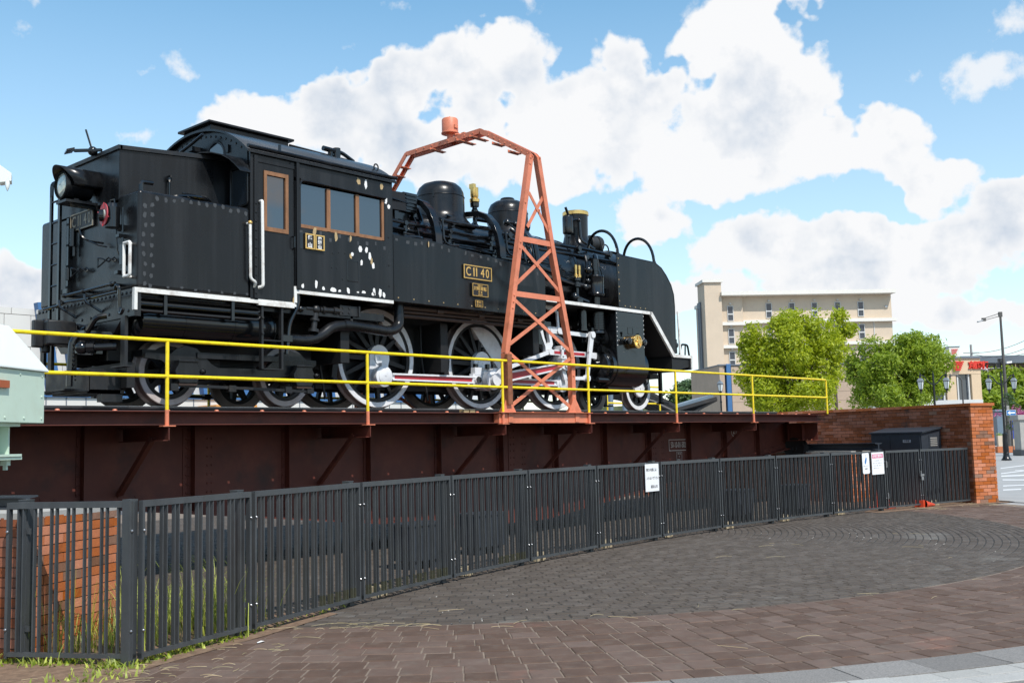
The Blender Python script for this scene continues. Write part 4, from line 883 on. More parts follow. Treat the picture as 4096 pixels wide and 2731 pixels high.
    b = B(); b.tube(rounded([(17.2, -1.25, 1.05), (17.28, -1.25, 1.27), (17.5, -1.25, 1.27), (17.55, -1.25, 1.05)], .06), .02, 8); b.cyl((17.4, -1.25, 1.05), (17.42, -1.25, 1.27), .016, n=6); mk(b, 'front_handrail', 'loco_black')
    b = B(); b.cyl((17.22, -1.26, 1.05), (17.18, -1.26, 1.90), .024, .018, n=8); mk(b, 'white_flag_staff', 'white_paint')
    b = B(); b.box(17.55, 17.92, -.12, .12, .70, 1.02); b.box(17.80, 17.98, -.20, .06, .68, 1.04); b.tube(rounded([(17.5, .4, .85), (17.65, .4, .7), (17.62, .4, .35)], .08), .03, 8); mk(b, 'front_coupler', 'loco_dull', bevel=.02)
    for s in (-1, 1):
        b = B(); b.box(17.30, 17.36, s*.66, s*.72, .13, .80); b.box(17.30, 17.48, s*.60, s*.78, .13, .16); mk(b, 'rail_guard', 'loco_dark', smooth=0)
    b = B(); b.tube([(16.95, -.70, .68), (16.88, -.72, .56), (16.76, -.72, .42)], .012, 6); b.box(16.9, 17.2, -.75, -.4, .62, .70); mk(b, 'safety_chain', 'loco_dark')
    # ---- cylinders
    for s in (-1, 1):
        poly = [(-S, 1.765), (-S, 1.06)]
        for i in range(13):
            a = R(180-8+ i*13.5); poly.append((-.92+.385*math.cos(a), .775+.385*math.sin(a)))
        poly += [(-.5, .75), (-.5, 1.765)]
        poly = [(-s*p[0], p[1]) for p in poly]
        b = B(); b.prism(poly, 15.12, 15.98, 'yz'); cy = mk(b, 'cylinder_block', 'loco_gloss', bevel=.015)
        b = B()
        for x, r in ((15.06, .37), (16.04, .37)): b.cyl((x-.05, s*.92, .775), (x+.05, s*.92, .775), r, n=28)
        b.lathe([(.30, 0), (.27, .06), (.14, .10), (.13, .22), (.01, .22)], (15.02, s*.92, .775), (-1, 0, 0), 24)
        for x in (15.05, 16.05): b.cyl((x-.05, s*.90, 1.27), (x+.05, s*.90, 1.27), .22, n=24)
        b.cyl((14.86, s*.90, 1.27), (15.05, s*.90, 1.27), .13, n=18)
        b.rivets([(15.0, s*.92+.33*math.cos(a), .775+.33*math.sin(a)) for a in [R(20*i) for i in range(18)]], .022, (-1, 0, 0)); b.rivets([(14.99, s*.90+.19*math.cos(a), 1.27+.19*math.sin(a)) for a in [R(45*i) for i in range(8)]], .022, (-1, 0, 0))
        b.cyl((14.7, s*1.14, .52), (15.0, s*1.14, .52), .045, n=10); b.box(14.92, 15.02, s*1.02, s*1.10, 1.02, 1.13)
        mk(b, 'cylinder_cover', 'loco_gloss', cy)
        if s < 0:
            pts = [(x, -S-.0, z) for x in (15.135, 15.965) for z in [1.72-.083*i for i in range(8)]]
            b = B(); b.rivets(pts, .010); mk(b, 'cover_bolts', 'chip_white', cy)
            b = B(); b.box(15.14, 15.96, -S-.003, -S, 1.50, 1.506); b.tube(rounded([(15.46, -S-.003, 1.48), (15.62, -S-.003, 1.48), (15.62, -S-.003, 1.36), (15.46, -S-.003, 1.36), (15.46, -S-.003, 1.48)], .02), .004, 4)
            for x in (15.27, 15.78): b.cyl((x, -S, 1.37), (x, -S-.03, 1.37), .02, n=8); b.box(x-.01, x+.01, -S-.02, -S, 1.30, 1.36)
            b.tube([(15.32+.18*(1-math.cos(a))/1.0, -S-.002, 1.02-.0+.05*math.sin(a)) for a in [math.pi*i/10 for i in range(11)]], .004, 4); b.box(15.54, 15.60, -S-.015, -S+.02, .72, .80)
            mk(b, 'cover_fittings', 'loco_gloss', cy)
            b = B()
            for x in (15.36, 15.83): b.lathe([(.055, 0), (.06, .05), (.045, .06), (.06, .08), (.06, .12), (.01, .13)], (x, -S, 1.22), (0, -1, 0), 12)
            mk(b, 'relief_valve', 'loco_gloss', cy)
            b = B(); b.lathe([(.115, 0), (.118, .10), (.125, .10), (.125, .125), (.10, .13), (.095, .118), (.03, .118), (.03, .135), (.01, .135)], (15.60, -S, 1.22), (0, -1, 0), 30)
            for k in range(5): a = R(72*k+15); b.obox((15.60+.055*math.cos(a), -S-.125, 1.22+.055*math.sin(a)), (.045*math.cos(a), 0, .045*math.sin(a)), (-.012*math.sin(a), 0, .012*math.cos(a)), (0, .006, 0))
            mk(b, 'brass_valve_cover', 'brass', cy)
        b = B(); b.prism([(15.13, .44), (15.97, .44), (15.90, .36), (15.2, .36)], s*1.02, s*.82); mk(b, 'drain_cocks', 'loco_brown', cy)
    # ---- wheels
    def wheel(x, s, dia, nsp, name, ctr=None, face='tyre_white', spoke_r=.03):
        r = dia/2; y0 = s*.50; y1 = s*.63; rim = r-.085
        b = B(); b.lathe([(rim-.05, .0), (rim, .0), (rim, .11), (rim-.05, .11), (rim-.05, 0)], (x, y0, r), (0, s, 0), 56)
        hub = .17 if dia > 1 else .12
        b.lathe([(.01, -.02), (hub, -.02), (hub, .14), (hub-.03, .16), (.09, .16), (.08, .175), (.01, .175)], (x, y0, r), (0, s, 0), 28)
        for k in range(nsp):
            a = 2*math.pi*(k+.5)/nsp; u = Vector((math.cos(a), 0, math.sin(a)))
            p = Vector((x, y0+s*.075, r))+u*(hub-.02); q = Vector((x, y0+s*.06, r))+u*(rim-.02); tt = Vector((-math.sin(a), 0, math.cos(a)))
            b.add([tuple(p+tt*spoke_r*1.3+Vector((0, .035, 0))), tuple(p-tt*spoke_r*1.3+Vector((0, .035, 0))), tuple(p-tt*spoke_r*1.3-Vector((0, .035, 0))), tuple(p+tt*spoke_r*1.3-Vector((0, .035, 0))),
                   tuple(q+tt*spoke_r*.8+Vector((0, .03, 0))), tuple(q-tt*spoke_r*.8+Vector((0, .03, 0))), tuple(q-tt*spoke_r*.8-Vector((0, .03, 0))), tuple(q+tt*spoke_r*.8-Vector((0, .03, 0)))],
                  [(0, 1, 2, 3), (4, 7, 6, 5), (0, 4, 5, 1), (1, 5, 6, 2), (2, 6, 7, 3), (3, 7, 4, 0)])
        w = mk(b, name, 'loco_dark')
        b = B(); b.lathe([(rim, -.01), (r+.028, -.01), (r+.03, .015), (r+.012, .03), (r, .045), (r-.006, .128), (r-.012, .13)], (x, y0, r), (0, s, 0), 64); mk(b, 'tyre', 'tread', w)
        b = B(); b.lathe([(rim+.001, .118), (rim+.004, .128), (r-.014, .131), (r-.008, .124)], (x, y0, r), (0, s, 0), 64); mk(b, 'tyre_face', face, w)
        return w
    CR_ = .29                                   # crank radius
    pin_a = R(262)                              # crank angle on the near side
    DX = (10.05, 12.24, 14.14)
    for i, x in enumerate(DX):
        for s in (-1, 1):
            w = wheel(x, s, 1.48, 15, 'driving_wheel')
            a = pin_a if s < 0 else pin_a+R(90); r = .74
            # counterweight opposite the crank pin
            wc = a+math.pi-R(34) if i != 1 else a+math.pi-R(38); hw = R(38) if i != 1 else R(62)
            poly = [(x+.60*math.cos(wc-hw+2*hw*k/16), r+.60*math.sin(wc-hw+2*hw*k/16)) for k in range(17)]
            b = B(); b.prism(poly, s*.52, s*.618); mk(b, 'counterweight', 'tyre_white', w)
            # crank boss around axle and pin
            b = B(); px_, pz_ = x+CR_*math.cos(a), r+CR_*math.sin(a)
            u = Vector((math.cos(a), 0, math.sin(a))); t = Vector((-u.z, 0, u.x)); out = []
            for k in range(15): q = R(90+12.86*k); out.append((x+.19*(u.x*math.cos(q)+t.x*math.sin(q)), r+.19*(u.z*math.cos(q)+t.z*math.sin(q))))
            for k in range(13): q = R(-90+15*k); out.append((px_+.155*(u.x*math.cos(q)+t.x*math.sin(q)), pz_+.155*(u.z*math.cos(q)+t.z*math.sin(q))))
            b.prism(out, s*.60, s*.69); b.lathe([(.11, 0), (.105, .012), (.01, .014)], (x, s*.69, r), (0, s, 0), 24); b.cyl((x, s*.70, r), (x, s*.712, r), .018, n=10)
            mk(b, 'crank_boss', 'rod_white', w)
            b = B(); b.cyl((px_, s*.6, pz_), (px_, s*.97 if i == 1 else s*.86, pz_), .07, n=16); mk(b, 'crank_pin', 'rod_white', w)
        b = B(); b.cyl((x, -.55, .74), (x, .55, .74), .10, n=16); mk(b, 'axle', 'loco_dark')
    for x in (6.70, 8.42, 16.66):
        for s in (-1, 1):
            w = wheel(x, s, .83, 9, 'lead_wheel' if x > 10 else 'trailing_wheel', spoke_r=.035, face='tyre_white' if x > 10 else 'tyre_grey')
            if x > 10:
                b = B(); b.lathe([(.165, .12), (.165, .165), (.15, .175), (.01, .178)], (x, s*.50, .415), (0, s, 0), 28); mk(b, 'hub_cap', 'tyre_white', w)
        b = B(); b.cyl((x, -.55, .415), (x, .55, .415), .08, n=14); mk(b, 'axle', 'loco_dark')
    # ---- coupling rods, connecting rod, valve gear
    for s in (-1, 1):
        a = pin_a if s < 0 else pin_a+R(90)
        P = [(x+CR_*math.cos(a), .74+CR_*math.sin(a)) for x in DX]
        y = s*.80
        def rod(p, q, w0, w1, y, name, fl=True, gap0=.16, gap1=.16, mats=('rod_white', 'rod_red')):
            p = Vector((p[0], 0, p[1])); q = Vector((q[0], 0, q[1])); t = (q-p).normalized(); u = Vector((-t.z, 0, t.x))
            b = B(); Y = Vector((0, y, 0)); p2 = p+t*gap0; q2 = q-t*gap1
            b.add([tuple(p2+u*w0+Y-Vector((0, s*.028, 0))), tuple(p2-u*w0+Y-Vector((0, s*.028, 0))), tuple(q2-u*w1+Y-Vector((0, s*.028, 0))), tuple(q2+u*w1+Y-Vector((0, s*.028, 0))),
                   tuple(p2+u*w0+Y+Vector((0, s*.022, 0))), tuple(p2-u*w0+Y+Vector((0, s*.022, 0))), tuple(q2-u*w1+Y+Vector((0, s*.022, 0))), tuple(q2+u*w1+Y+Vector((0, s*.022, 0)))],
                  [(0, 1, 2, 3), (4, 7, 6, 5), (0, 4, 5, 1), (1, 5, 6, 2), (2, 6, 7, 3), (3, 7, 4, 0)])
            for sg in (1, -1):
                e0 = p2+u*sg*(w0-.014)+Y+Vector((0, s*.034, 0)); e1 = q2+u*sg*(w1-.014)+Y+Vector((0, s*.034, 0)); b.bar(e0, e1, .028, .026, tuple(u))
            o = mk(b, name, mats[0])
            if fl:
                b = B(); k = .62; m0 = p2+t*.05; m1 = q2-t*.05
                b.add([tuple(m0+u*w0*k+Y+Vector((0, s*.0235, 0))), tuple(m0-u*w0*k+Y+Vector((0, s*.0235, 0))), tuple(m1-u*w1*k+Y+Vector((0, s*.0235, 0))), tuple(m1+u*w1*k+Y+Vector((0, s*.0235, 0)))], [(0, 1, 2, 3)])
                mk(b, 'red_flute', mats[1], o, smooth=0)
            return o
        cr1 = rod(P[0], P[1], .055, .06, y, 'coupling_rod', gap1=.30); cr2 = rod(P[1], P[2], .055, .055, y, 'coupling_rod')
        for i, (px_, pz_) in enumerate(P):
            b = B(); R0 = .155 if i != 1 else .17
            b.lathe([(R0, -.045), (R0, .04), (R0-.02, .05), (.115, .05), (.115, .06), (.10, .068), (.01, .07)], (px_, y, pz_), (0, s, 0), 26)
            b.box(px_-.05, px_+.05, y-.035, y+.035, pz_+.12, pz_+.20)
            if i == 1:
                b.box(px_-.34, px_-.02, y-.04, y+.04, pz_-.13, pz_+.10); b.box(px_-.30, px_-.14, y-.045, y+.045, pz_+.08, pz_+.20); b.cyl((px_-.26, y-.05, pz_), (px_-.26, y+s*.08, pz_), .06, n=8)
            mk(b, 'rod_bearing', 'rod_white', cr1 if i < 2 else cr2)
        if s < 0:
            b = B(); b.cyl((P[1][0]-.26, y-.05, P[1][1]), (P[1][0]-.26, y-.10, P[1][1]), .055, n=6)
            for dx in (-.24, -.02, .12): b.cyl((P[1][0]+dx, y-.05*(dx > -.2), P[1][1]+.18), (P[1][0]+dx, y-.05*(dx > -.2), P[1][1]+.26), .04, n=8)
            mk(b, 'rod_nut', 'loco_gloss', cr1)
        # crosshead, piston rod, connecting rod
        chx = 14.04; yc = s*.92
        con = rod(P[1], (chx, .76), .085, .06, s*.92, 'connecting_rod', gap0=.13, gap1=.10)
        b = B(); b.lathe([(.16, -.05), (.16, .05), (.14, .06), (.01, .06)], (P[1][0], s*.92, P[1][1]), (0, s, 0), 26)
        b.box(P[1][0]-.13, P[1][0]+.12, s*.88, s*.96, P[1][1]-.13, P[1][1]+.13); b.box(P[1][0]+.02, P[1][0]+.13, s*.87, s*.97, P[1][1]+.12, P[1][1]+.19)
        mk(b, 'big_end', 'rod_white', con)
        b = B(); b.box(13.60, 14.95, yc-.045, yc+.045, .925, 1.015); b.prism([(14.58, 1.015), (14.95, .985), (14.95, .90), (14.58, .925)], yc-.05, yc+.05); gb = mk(b, 'slide_bar', 'rod_white')
        b = B(); b.box(13.74, 14.60, yc+s*.046, yc+s*.049, .945, .995); mk(b, 'red_flute', 'rod_red', gb)
        b = B(); b.box(13.88, 14.12, yc-.09, yc+.09, .86, .915); b.box(13.88, 14.12, yc-.09, yc+.09, 1.02, 1.09); b.box(13.90, 13.95, yc+s*.055, yc+s*.09, .88, 1.06); b.box(14.05, 14.10, yc+s*.055, yc+s*.09, .88, 1.06)
        b.prism([(13.92, .88), (14.16, .88), (14.20, .80), (14.20, .70), (14.05, .66), (13.92, .70)], yc-.07, yc+.07); b.cyl((chx, yc-.09, .76), (chx, yc+s*.1, .76), .06, n=16); b.prism([(13.96, .70), (14.06, .70), (14.12, .52), (14.03, .50)], yc-.02, yc+.03)
        xh = mk(b, 'crosshead', 'rod_white', bevel=.008)
        b = B(); b.cyl((14.18, yc, .755), (14.32, yc, .755), .085, .06, n=18); b.cyl((14.32, yc, .755), (15.0, yc, .755), .05, n=16); mk(b, 'piston_rod', 'steel', xh)
        b = B(); yv = s*1.02
        # eccentric (return) crank and rod
        e = (P[1][0]+.20, P[1][1]+.19)
        b.bar((P[1][0], s*1.02, P[1][1]), (e[0], s*1.02, e[1]), .05, .13, (0, 0, 1)); b.cyl((P[1][0], s*.97, P[1][1]), (P[1][0], s*1.05, P[1][1]), .10, n=18); b.cyl((e[0], s*.99, e[1]), (e[0], s*1.10, e[1]), .07, n=16); mk(b, 'return_crank', 'rod_white')
        b = B(); lk = (13.50, .96); b.bar((e[0], s*1.07, e[1]), (lk[0], s*1.07, lk[1]), .035, .065, (0, 0, 1)); b.cyl((lk[0], s*1.04, lk[1]), (lk[0], s*1.10, lk[1]), .055, n=14); mk(b, 'eccentric_rod', 'rod_white')
        b = B(); yl = s*.98
        b.prism([(13.46, .94), (13.56, .94), (13.66, 1.10), (13.63, 1.22), (13.60, 1.40), (13.53, 1.40), (13.56, 1.24), (13.58, 1.13), (13.50, 1.08), (13.44, 1.20), (13.40, 1.33), (13.34, 1.30), (13.40, 1.16), (13.46, 1.05)], yl-.03, yl+.03); mk(b, 'expansion_link', 'rod_white')
        b = B(); b.box(13.28, 13.42, s*.75, s*1.0, 1.08, 1.50); b.box(13.30, 13.7, s*.5, s*.95, 1.28, 1.5); b.cyl((13.45, s*.85, 1.45), (13.45, s*1.02, 1.45), .05, n=10); mk(b, 'link_bracket', 'loco_gloss', bevel=.01)
        b = B(); b.bar((13.62, yl, 1.34), (14.72, yl, 1.31), .04, .07); b.box(13.60, 13.98, yl-.03, yl+.03, 1.29, 1.40); b.cyl((13.82, yl-.06, 1.34), (13.82, yl+s*.05, 1.34), .055, n=12); mk(b, 'radius_rod', 'rod_white')
        b = B(); b.bar((13.82, yl+s*.02, 1.36), (13.80, yl+s*.02, 1.68), .03, .05, (1, 0, 0)); b.bar((13.80, yl, 1.70), (13.45, yl, 1.76), .05, .08); mk(b, 'lifting_link', 'rod_white')
        b = B(); b.bar((14.70, s*1.05, 1.36), (14.62, s*1.05, 1.0), .04, .10, (1, 0, 0)); b.bar((14.62, s*1.05, 1.0), (14.52, s*1.05, .52), .04, .07, (1, 0, 0)); b.cyl((14.70, s*1.0, 1.32), (14.70, s*1.09, 1.32), .06, n=12); b.cyl((14.52, s*1.0, .54), (14.52, s*1.09, .54), .06, n=12); mk(b, 'combination_lever', 'rod_white')
        b = B(); b.bar((14.52, s*1.03, .54), (14.05, s*1.03, .53), .035, .06); mk(b, 'union_link', 'rod_white')
        b = B(); b.box(14.66, 14.98, s*.84, s*1.02, 1.18, 1.36); b.cyl((14.6, s*.95, 1.26), (15.0, s*.95, 1.26), .06, n=12); b.box(14.72, 14.80, s*.90, s*1.04, 1.36, 1.46); mk(b, 'valve_crosshead', 'loco_gloss', bevel=.015)
    # ---- air pump, lubricators
    b = B(); b.lathe([(.01, 2.56), (.06, 2.55), (.06, 2.44), (.12, 2.43), (.155, 2.42), (.165, 2.39), (.155, 2.37), (.155, 2.10), (.165, 2.08), (.155, 2.04), (.075, 2.02), (.07, 1.80)], (14.94, -.98, 0), (0, 0, 1), 28)
    prof = []
    for k in range(11): prof += [(.145, 1.74-.03*k), (.165, 1.735-.03*k), (.165, 1.725-.03*k), (.145, 1.72-.03*k)]
    b.lathe(prof+[(.16, 1.39), (.16, 1.36), (.01, 1.35)], (14.94, -.98, 0), (0, 0, 1), 28)
    b.cyl((14.94, -.98, 2.5), (14.94, -.98, 2.72), .07, n=12); b.tube(rounded([(15.02, -.95, 2.72), (15.12, -.85, 2.85), (15.16, -.92, 2.50), (15.2, -.98, 2.1)], .08), .045, 10); b.box(15.14, 15.24, -1.06, -.96, 2.05, 2.20); b.sphere((14.72, -1.0, 2.50), .075); b.tube(rounded([(14.72, -.95, 2.5), (14.85, -.88, 2.62), (14.9, -.8, 2.8)], .08), .03, 8)
    mk(b, 'air_pump', 'loco_gloss')
    b = B(); b.cyl((14.50, -1.0, 1.40), (14.50, -1.0, 1.78), .085, n=18); b.cyl((14.50, -1.0, 1.38), (14.50, -1.0, 1.41), .10, n=18); b.cyl((14.25, -1.05, 1.96), (14.6, -1.05, 1.90), .05, n=10); b.sphere((14.25, -1.05, 1.96), .085); b.box(14.2, 14.35, -1.15, -.95, 1.80, 1.92); mk(b, 'lubricator', 'loco_gloss')
    b = B()
    b.lathe([(.035, 1.98), (.035, 2.15), (.07, 2.17), (.07, 2.20), (.05, 2.21), (.05, 2.26), (.075, 2.28), (.075, 2.33), (.045, 2.35)], (14.44, -.95, 0), (0, 0, 1), 14); b.cyl((14.44, -.95, 2.22), (14.75, -.98, 2.20), .05, n=10); b.sphere((14.62, -1.0, 2.18), .065); b.sphere((14.70, -1.0, 2.30), .05)
    o = mk(b, 'snifting_valve', 'loco_gloss')
    b = B()
    for dx in (-.05, .05): b.lathe([(.02, 2.33), (.036, 2.35), (.036, 2.39), (.024, 2.40), (.024, 2.48), (.028, 2.485), (.028, 2.56), (.01, 2.575)], (14.47+dx, -.95, 0), (0, 0, 1), 12)
    mk(b, 'brass_valve', 'brass', o)
    # ---- underside pipes, reservoir, steps (near side and far side)
    for s in (-1, 1):
        b = B(); b.lathe([(.01, 6.02), (.12, 6.03), (.205, 6.08), (.225, 6.14), (.225, 7.86), (.205, 7.92), (.12, 7.98), (.01, 8.0)], (0, s*.93, 1.0), (1, 0, 0), 28); b.lathe([(.229, 6.62), (.229, 6.66)], (0, s*.93, 1.0), (1, 0, 0), 28); b.lathe([(.229, 7.3), (.229, 7.34)], (0, s*.93, 1.0), (1, 0, 0), 28); mk(b, 'air_reservoir', 'loco_gloss')
        b = B()
        for z0, z1 in ((1.225, 1.165), (1.145, 1.075)):
            b.tube(rounded([(5.98, s*1.24, z0), (7.56, s*1.24, z0), (7.62, s*1.24, (z0+z1)/2), (7.56, s*1.24, z1), (5.98, s*1.24, z1), (5.95, s*1.24, (z0+z1)/2), (5.98, s*1.24, z0)], .03), .021, 8)
        for x in (6.28, 7.19): b.box(x-.02, x+.02, s*1.22, s*1.275, 1.04, 1.27)
        mk(b, 'cooling_pipes', 'loco_gloss')
        b = B(); b.box(7.60, 7.63, s*1.22, s*1.28, .45, 1.27); b.box(7.90, 7.93, s*1.22, s*1.28, .45, 1.27); b.box(7.63, 7.90, s*1.14, s*1.28, .445, .46); b.box(7.63, 7.90, s*1.14, s*1.28, .81, .825); b.rivets([(7.615, s*1.285, 1.1), (7.615, s*1.285, .9)], .02, (0, s, 0)); mk(b, 'cab_step', 'loco_dull')
        b = B(); b.tube(rounded([(7.95, s*1.15, .86), (8.40, s*1.15, .86), (8.62, s*1.15, .93), (8.80, s*1.15, 1.07), (9.08, s*1.15, 1.115), (9.85, s*1.15, 1.07), (10.06, s*1.12, 1.16), (10.07, s*1.10, 1.5)], .16, 6), .075, 16); b.lathe([(.082, 0), (.082, .12)], (9.0, s*1.15, 1.11), (1, 0, 0), 18); mk(b, 'feed_water_pipe', 'loco_black')
        b = B(); b.box(8.90, 9.22, s*1.16, s*1.22, 1.235, 1.37); b.box(9.215, 9.24, s*1.1, s*1.24, 1.23, 1.375); b.sphere((8.52, s*1.18, 1.285), .065); b.cyl((8.58, s*1.18, 1.285), (8.92, s*1.18, 1.29), .045, n=12); b.cyl((8.52, s*1.18, 1.25), (8.48, s*1.18, 1.0), .042, n=12); b.cyl((8.505, s*1.18, 1.16), (8.50, s*1.18, 1.13), .065, n=12); b.cyl((8.485, s*1.18, 1.02), (8.48, s*1.18, .98), .072, n=12); b.cyl((8.36, s*1.18, 1.285), (8.46, s*1.18, 1.285), .03, n=8); b.cyl((8.80, s*1.18, 1.288), (8.86, s*1.18, 1.29), .06, n=10); b.cyl((8.62, s*1.18, 1.285), (8.66, s*1.18, 1.285), .06, n=10); b.rivets([(x, s*1.22, z) for x in (8.95, 9.06) for z in (1.27, 1.335)], .018, (0, s, 0)); b.box(9.1, 9.14, s*1.15, s*1.2, 1.14, 1.24)
        mk(b, 'injector', 'loco_dull')
        b = B(); b.tube(rounded([(8.19, s*1.24, 1.52), (8.19, s*1.24, 1.30), (8.06, s*1.22, 1.06), (8.02, s*1.22, .66)], .1), .028, 8); b.cyl((8.0, s*1.2, 1.28), (8.26, s*1.2, 1.27), .03, n=8); b.sphere((8.26, s*1.2, 1.27), .045); b.box(7.92, 8.08, s*1.16, s*1.27, .82, .90); mk(b, 'drain_pipe', 'loco_gloss')
        b = B()
        for z, r in ((1.44, .03), (1.38, .022), (1.32, .026)): b.tube(rounded([(10.1, s*1.1, z-.02), (10.16, s*1.12, z), (13.3, s*1.12, z+.02)], .05), r, 8)
        for x in (10.8, 11.7, 12.6): b.cyl((x, s*1.12, 1.43), (x+.12, s*1.12, 1.43), .045, n=10)
        mk(b, 'tank_under_pipes', 'loco_brown')
        # brake hangers and sand pipes
        b = B()
        for x in (9.22, 11.42, 13.32): b.prism([(x-.06, 1.1), (x+.06, 1.1), (x+.12, .75), (x+.06, .35), (x-.03, .35), (x+.02, .7)], s*.56, s*.64); b.cyl((x, s*.5, .38), (x, s*.7, .38), .05, n=10)
        b.box(9.1, 14.9, s*.35, s*.40, .28, .36)
        for x in (9.02, 11.0, 13.0): b.tube(rounded([(x, s*.55, 1.3), (x, s*.56, .8), (x+.12, s*.57, .12)], .15), .02, 6)
        mk(b, 'brake_gear', 'loco_dark')
    # trailing bogie
    for s in (-1, 1):
        y0, y1 = s*.86, s*.92
        b = B(); b.prism([(6.22, .62), (6.22, .56), (6.42, .54), (6.55, .47), (6.50, .34), (6.50, .27), (6.62, .27), (6.66, .40), (6.95, .36), (8.02, .36), (8.30, .40), (8.34, .27), (8.62, .27), (8.66, .52), (8.72, .56), (8.72, .62), (8.55, .63), (8.46, .70), (8.30, .74), (8.12, .68), (8.02, .58), (7.9, .48), (7.2, .47), (7.1, .52), (7.0, .62), (6.90, .70), (6.75, .73), (6.62, .68), (6.55, .62)], y0, y1); b.box(6.9, 8.1, y0, y1+s*.02, .58, .65)
        bf = mk(b, 'bogie_frame', 'loco_black', smooth=0)
        for x in (6.72, 8.44):
            b = B(); poly = [(x-.13, .54), (x+.13, .54), (x+.13, .49), (x+.17, .42), (x+.17, .38), (x+.12, .26), (x-.12, .26), (x-.17, .38), (x-.17, .42), (x-.13, .49)]
            b.prism(poly, s*.92, s*1.04); b.box(x-.135, x+.135, s*1.035, s*1.055, .515, .55); b.lathe([(.035, 0), (.04, .03), (.02, .05), (.01, .06)], (x+.19, s*1.03, .405), (0, s, 0), 10); b.cyl((x, s*.55, .415), (x, s*.95, .415), .09, n=14); mk(b, 'axle_box', 'loco_black', bf, bevel=.012)
            b = B(); b.box(x-.12, x+.12, s*.93, s*1.03, .235, .262); mk(b, 'axle_box_cellar', 'loco_brown', bf)
        b = B(); b.bar((6.5, s*.98, .24), (8.62, s*.98, .195), .05, .035)
        for x in (6.55, 7.35, 8.2, 8.55): b.box(x-.05, x+.05, s*.94, s*1.02, .17, .25)
        mk(b, 'pedestal_tie', 'loco_dull', bf)
        b = B()
        for k in range(9): b.box(7.02+.06*k*.4, 7.98-.06*k*.4, s*.70, s*.80, .60-.018*k, .612-.018*k)
        mk(b, 'leaf_spring', 'loco_dark', bf)
    b = B(); b.box(6.3, 8.8, -.7, .7, .60, .68); b.box(7.3, 7.8, -.8, .8, .35, .6); b.box(6.0, 6.1, -.9, .9, .2, .5); mk(b, 'bogie_bolster', 'loco_dark', smooth=0)
    # ---- rear face fittings
    X0 = 5.92
    b = B(); hx = 5.55; hy = -.20; hz = 2.66
    b.lathe([(.01, .30), (.14, .30), (.158, .26), (.158, .0), (.172, -.01), (.172, -.05), (.158, -.06), (.155, .0)], (hx, hy, hz), (1, 0, 0), 32); b.box(5.50, 5.90, -.34, -.08, 2.44, 2.47); b.prism([(5.58, 2.44), (5.92, 2.44), (5.92, 2.385)], -.30, -.26); b.box(5.62, 5.68, -.3, -.1, 2.45, 2.50); b.box(5.78, 5.84, -.3, -.1, 2.45, 2.50); hl = mk(b, 'rear_headlight', 'loco_black')
    b = B(); b.lathe([(.157, -.02), (.135, -.04), (.08, -.055), (.01, -.06)], (hx, hy, hz), (1, 0, 0), 32); mk(b, 'headlight_lens', 'lens', hl)
    b = B(); prf = []
    vs = []; fs = []; n = 22
    for i in range(n+1):
        a = R(-12)+R(204)*i/n; rr = .212; xx = 5.40 if True else 0; sag = .16*abs(math.cos((a-R(90))))**0 * (1-math.sin(max(0, min(math.pi, a))))
        vs += [(5.42+sag*.9, hy+rr*math.cos(a), hz+.02+rr*math.sin(a)), (5.92, hy+rr*math.cos(a), hz+.02+rr*math.sin(a))]
    for i in range(n): fs.append((2*i, 2*i+1, 2*i+3, 2*i+2))
    b.add(vs, fs); hood = mk(b, 'headlight_hood', 'loco_black', hl); sm = hood.modifiers.new('sheet', 'SOLIDIFY'); sm.thickness = .008
    # rear number plate
    def plate(M, w, h, name, par=E, rimw=.014, txt=None, size=.1, xs=1.0, m='gold_paint', bold=0.004, rim='gold_paint', dz=0.0, bg='plate_black', sp=1.0, fx=lambda q: q):
        bb_ = MB(lambda x, y, z: (M @ Vector((x, y, z))))
        bb_.box(-w/2, w/2, -h/2, h/2, -.012, .006); o = bb_.build(name, bg, par, smooth=0, bevel=.004)
        r_ = MB(lambda x, y, z: (M @ Vector((x, y, z))))
        r_.box(-w/2, w/2, h/2-rimw, h/2, .004, .015); r_.box(-w/2, w/2, -h/2, -h/2+rimw, .004, .015); r_.box(-w/2, -w/2+rimw, -h/2+rimw, h/2-rimw, .004, .0149); r_.box(w/2-rimw, w/2, -h/2+rimw, h/2-rimw, .004, .0149); r_.build('plate_rim', rim, o, smooth=0)
        for (t, sz, tx, ty, xs_) in (txt or []):
            text('plate_lettering', t, sz, m, o, M @ Matrix.Translation((tx, ty, .0062)), .004, xs_, bold=bold, sp=sp)
        return o
    Mr = frame(loco(5.895, .07, 2.325), (0, -1, 0), (0, 0, 1))
    num = lambda w, h: [('C', h*.74, -w*.335, 0, .85), ('I', h*.74, -w*.14, 0, 1.0), ('I', h*.74, -w*.045, 0, 1.0), ('4', h*.74, w*.17, 0, .85), ('0', h*.74, w*.345, 0, .80)]
    plate(Mr, .60, .215, 'rear_number_plate', txt=num(.60, .26), rimw=.015, bold=.002, m='shaded_brass', rim='shaded_brass')
    Ms = frame(loco(11.53, -S-.014, 2.075), (1, 0, 0), (0, 0, 1))
    plate(Ms, .62, .215, 'side_number_plate', txt=num(.62, .26), rimw=.014, bold=.002)
    plate(frame(loco(11.56, -S-.03, 1.805), (1, 0, 0), (0, 0, 1)), .345, .195, 'builder_plate', rimw=.008, txt=[('昭和 8 年', .028, 0, .068, 1), ('川崎車輌', .072, 0, .018, 1.0), ('製  造', .034, 0, -.036, 1), ('N9 1439', .026, 0, -.07, 1)], bold=.0006, rim='gold_paint')
